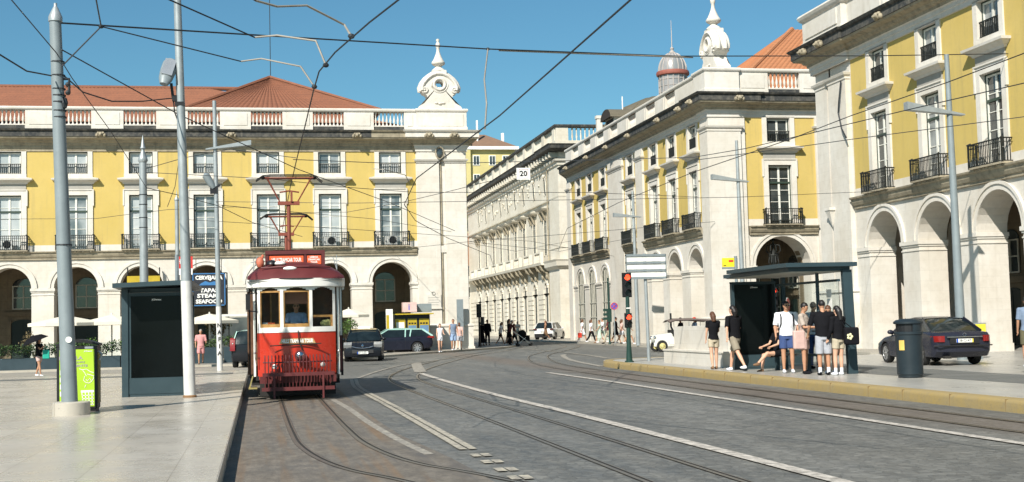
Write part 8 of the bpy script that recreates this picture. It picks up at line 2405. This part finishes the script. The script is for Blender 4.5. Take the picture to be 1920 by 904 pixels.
# crowd at the corner
GC = 'people crossing at the street corner'
person('woman in olive top waiting just past the tower edge', (14.05, 86.6, 0.1), radians(100), 1.66, STAND, 'tan', 'brown', 0.15, 'olive', 'black', 1.3, 0.4, 'black', female=True, group=GC)
person('person in long black clothes nearest the black traffic light', (15.35, 88.8, 0.1), radians(120), 1.72, STAND, 'tan', 'black', 0.1, 'black', 'black', 1.4, 1.0, 'black', dress=0.75, group=GC)
person('man in black jacket with dark teal bag in the waiting crowd', (15.95, 90.0, 0.1), radians(150), 1.80, STAND, 'tan', 'black', 0, 'black', 'black', 1.4, 1.0, 'black', group=GC)
person('woman in white top and black shorts with tan legs leaning in the crowd', (16.55, 88.2, 0.1), radians(70), 1.66, WALK, 'tan', 'brown', 0.15, 'white', 'black', 0.5, 0.3, 'white', female=True, lean=0.15, group=GC)
person('man in maroon T-shirt and black shorts pushing the dark pushchair', (17.15, 88.0, 0.08), radians(80), 1.80, dict(ll=(0.4, 0.2), lr=(-0.25, 0.25), al=(0.9, 0.1, 0.5), ar=(0.9, 0.1, 0.5)), 'fair', 'grey', 0, 'maroon', 'black', 0.8, 0.55, 'white', lean=0.28, group=GC)
person('woman wrapped in black headscarf and long black dress behind the pushchair', (17.6, 90.4, 0.1), radians(60), 1.80, STAND, 'tan', 'black', 0.3, 'black', 'black', 1.4, 1.0, 'black', dress=0.85, female=True, group=GC)
person('brown haired woman in red brown top ahead of the woman in black', (18.1, 91.0, 0.0), radians(90), 1.62, WALK, 'tan', 'brown', 0.2, 'maroon', 'black', 1.3, 0.5, 'black', female=True, group=GC)
t = thing('pushchair', 'dark pushchair with white hood rim pushed across the street corner', 'pushchair', (18.15, 87.9, 0.0), radians(90))
m = MB(); m.tube([(-0.22, 0.75, 1.05), (-0.22, 0.2, 0.65), (-0.25, -0.5, 0.12)], 0.02, 6); m.tube([(0.22, 0.75, 1.05), (0.22, 0.2, 0.65), (0.25, -0.5, 0.12)], 0.02, 6); m.tube([(-0.22, 0.45, 0.12), (-0.22, -0.1, 0.6)], 0.02, 6); m.tube([(0.22, 0.45, 0.12), (0.22, -0.1, 0.6)], 0.02, 6); m.tube([(-0.22, 0.75, 1.05), (0.22, 0.75, 1.05)], 0.02, 6); m.build('frame', M_WHITE, t)
m = MB(); m.prism([(-0.2, 0.35), (0.2, 0.35), (0.2, 0.75), (-0.2, 0.75)], -0.4, 0.25); m.ball((0, 0.1, 0.85), (0.24, 0.32, 0.28), 10); m.build('seat', cloth('black'), t, 50)
for x in (-0.25, 0.25):
    for y in (-0.5, 0.45):
        m = MB(); m.cyl((x - 0.02, y, 0.11), (x + 0.02, y, 0.11), 0.11, 14); m.build('wheel', M_RUBBER, t, 40)
person('pale dressed person standing still against the ornate stone wall', (22.0, 109.0, 0.08), radians(0), 1.66, STAND, 'fair', 'black', 0.05, 'cream', 'beige', 1.3, 0.5, 'brown', group=GC)
person('woman in long tan dress walking in front of the white car', (23.5, 104.6, 0.1), radians(-85), 1.70, WALK, 'tan', 'brown', 0.1, 'brown', 'beige', 0.8, 0, 'white', dress=0.5, female=True, group=GC)
# walkers along the receding facade
GW = 'people walking along the receding arcade'
for lb, x, y, fc, kw in (
    ('woman in white top with a red bag at the head of the walkers', 23.45, 92.0, 95, dict(h=1.72, top='white', bottom='white', blen=0.8, hair='brown', longhair=0.05, female=True)),
    ('woman in white top and long black trousers behind the red bag', 23.15, 88.3, 95, dict(h=1.68, top='white', bottom='black', blen=1.4, hair='brown', longhair=0.1, female=True)),
    ('person in pale mint dress walking left of the green signal post', 23.2, 86.2, -95, dict(h=1.62, top='mint', dress=0.55, hair='brown', female=True, shoes='brown')),
    ('man in white shirt half hidden behind the mint dress', 23.6, 86.8, -90, dict(h=1.74, top='white', bottom='mint', blen=1.3)),
    ('man in maroon top and pale trousers with grey hair under the round sign', 22.75, 82.3, -100, dict(h=1.76, top='maroon', bottom='beige', blen=1.4, hair='grey', shoes='black')),
    ('man in black T-shirt and dark shorts in the middle of the walkers', 22.95, 81.2, 80, dict(h=1.80, top='black', bottom='black', blen=0.75, shoes='black', sleeve=0.6)),
    ('woman in rose top carrying a pale bag beside the black T-shirt', 23.45, 81.5, 95, dict(h=1.64, top='rose', bottom='white', blen=0.6, hair='brown', longhair=0.15, female=True)),
    ('person in white with black waist bag next to the island signal', 23.15, 78.8, 85, dict(h=1.66, top='white', bottom='cream', blen=0.7, hair='black', longhair=0.1, female=True))):
    person(lb, (x, y, 0.1), radians(fc), pose=WALK, skin='tan', group=GW, **kw)
t = bag('red shopping bag carried by the leading walker', 'shopping_bag', (23.2, 91.8, 0.42), (0.30, 0.14, 0.36), cloth('red'), [(-0.08, 0, 0.36), (0, 0, 0.5), (0.08, 0, 0.36)])
# plaza side
t, P = person('person under a black umbrella in pink shorts on the far edge of the plaza', (-8.55, 53.2, 0.01), radians(60), 1.52, dict(ll=(0.25, 0.1), lr=(-0.2, 0.2), al=(0.9, 0.1, 1.3), ar=(0.1, 0.2, 0.4)), 'tan', 'black', 0.1, 'black', 'rose', 0.5, 0.4, 'white', female=True)
u = thing('umbrella', 'black umbrella held against the sun', 'umbrella', (-8.45, 53.0, 0.9), radians(10))
m = MB(Matrix.Rotation(radians(-22), 4, 'Y')); n = 8
vs = [(0, 0, 0.78)] + [(0.30 * cos(2 * pi * k / n), 0.30 * sin(2 * pi * k / n), 0.72) for k in range(n)] + [(0.52 * cos(2 * pi * k / n), 0.52 * sin(2 * pi * k / n), 0.54) for k in range(n)]
m.add(vs, [(0, 1 + k, 1 + (k + 1) % n) for k in range(n)] + [(1 + k, 1 + n + k, 1 + n + (k + 1) % n, 1 + (k + 1) % n) for k in range(n)])
m.add([(a, b, c - 0.01) for a, b, c in vs], [(0, 1 + (k + 1) % n, 1 + k) for k in range(n)] + [(1 + k, 1 + (k + 1) % n, 1 + n + (k + 1) % n, 1 + n + k) for k in range(n)])
m.build('canopy', cloth('black'), u, fix=False)
m = MB(Matrix.Rotation(radians(-22), 4, 'Y')); m.tube([(0, 0, 0), (0, 0, 0.8)], 0.012, 6); m.build('shaft', M_BLACK, u)
t = bag('green cloth bag hanging on the umbrella walker', 'cloth_bag', (-8.25, 53.0, 0.70), (0.26, 0.12, 0.36), cloth('green'), [(-0.06, 0, 0.36), (-0.08, 0, 0.5), (0.0, 0, 0.5), (0.05, 0, 0.36)])
person('man in pink short sleeved shirt and pink shorts walking off the terrace', (-2.68, 60.9, 0.1), radians(5), 1.60, dict(ll=(0.2, 0.1), lr=(-0.2, 0.25), al=(0.1, 0.2, 0.4), ar=(0.1, 0.2, 1.3)), 'tan', 'grey', 0, 'pink', 'pink', 0.85, 0.6, 'brown', bulk=1.1)
person('tram driver in pale blue shirt behind the middle windscreen', (0.86, 30.95, 0.56), radians(0), 1.70, dict(ll=(0, 0), lr=(0, 0), al=(0.6, 0.2, 0.8), ar=(0.6, 0.2, 0.8)), 'tan', 'black', 0, 'sky', 'navy', 1.4, 0.55, 'black', near=True, glasses=True)
person('dark clothed passenger sitting in the white tourist car', (20.95, 62.0, 0.42), radians(-90), 1.66, dict(ll=(1.5, 1.4), lr=(1.5, 1.4), al=(0.4, 0.1, 0.8), ar=(0.4, 0.1, 0.8)), 'tan', 'black', 0, 'black', 'black', 1.4, 0.6, 'black', sit=True)
person('passenger in pale blue with a red cap in the white tourist car', (21.7, 62.0, 0.42), radians(-90), 1.66, dict(ll=(1.5, 1.4), lr=(1.5, 1.4), al=(0.4, 0.1, 0.8), ar=(0.4, 0.1, 0.8)), 'tan', 'brown', 0.1, 'sky', 'black', 1.4, 0.6, 'black', sit=True, cap='red')
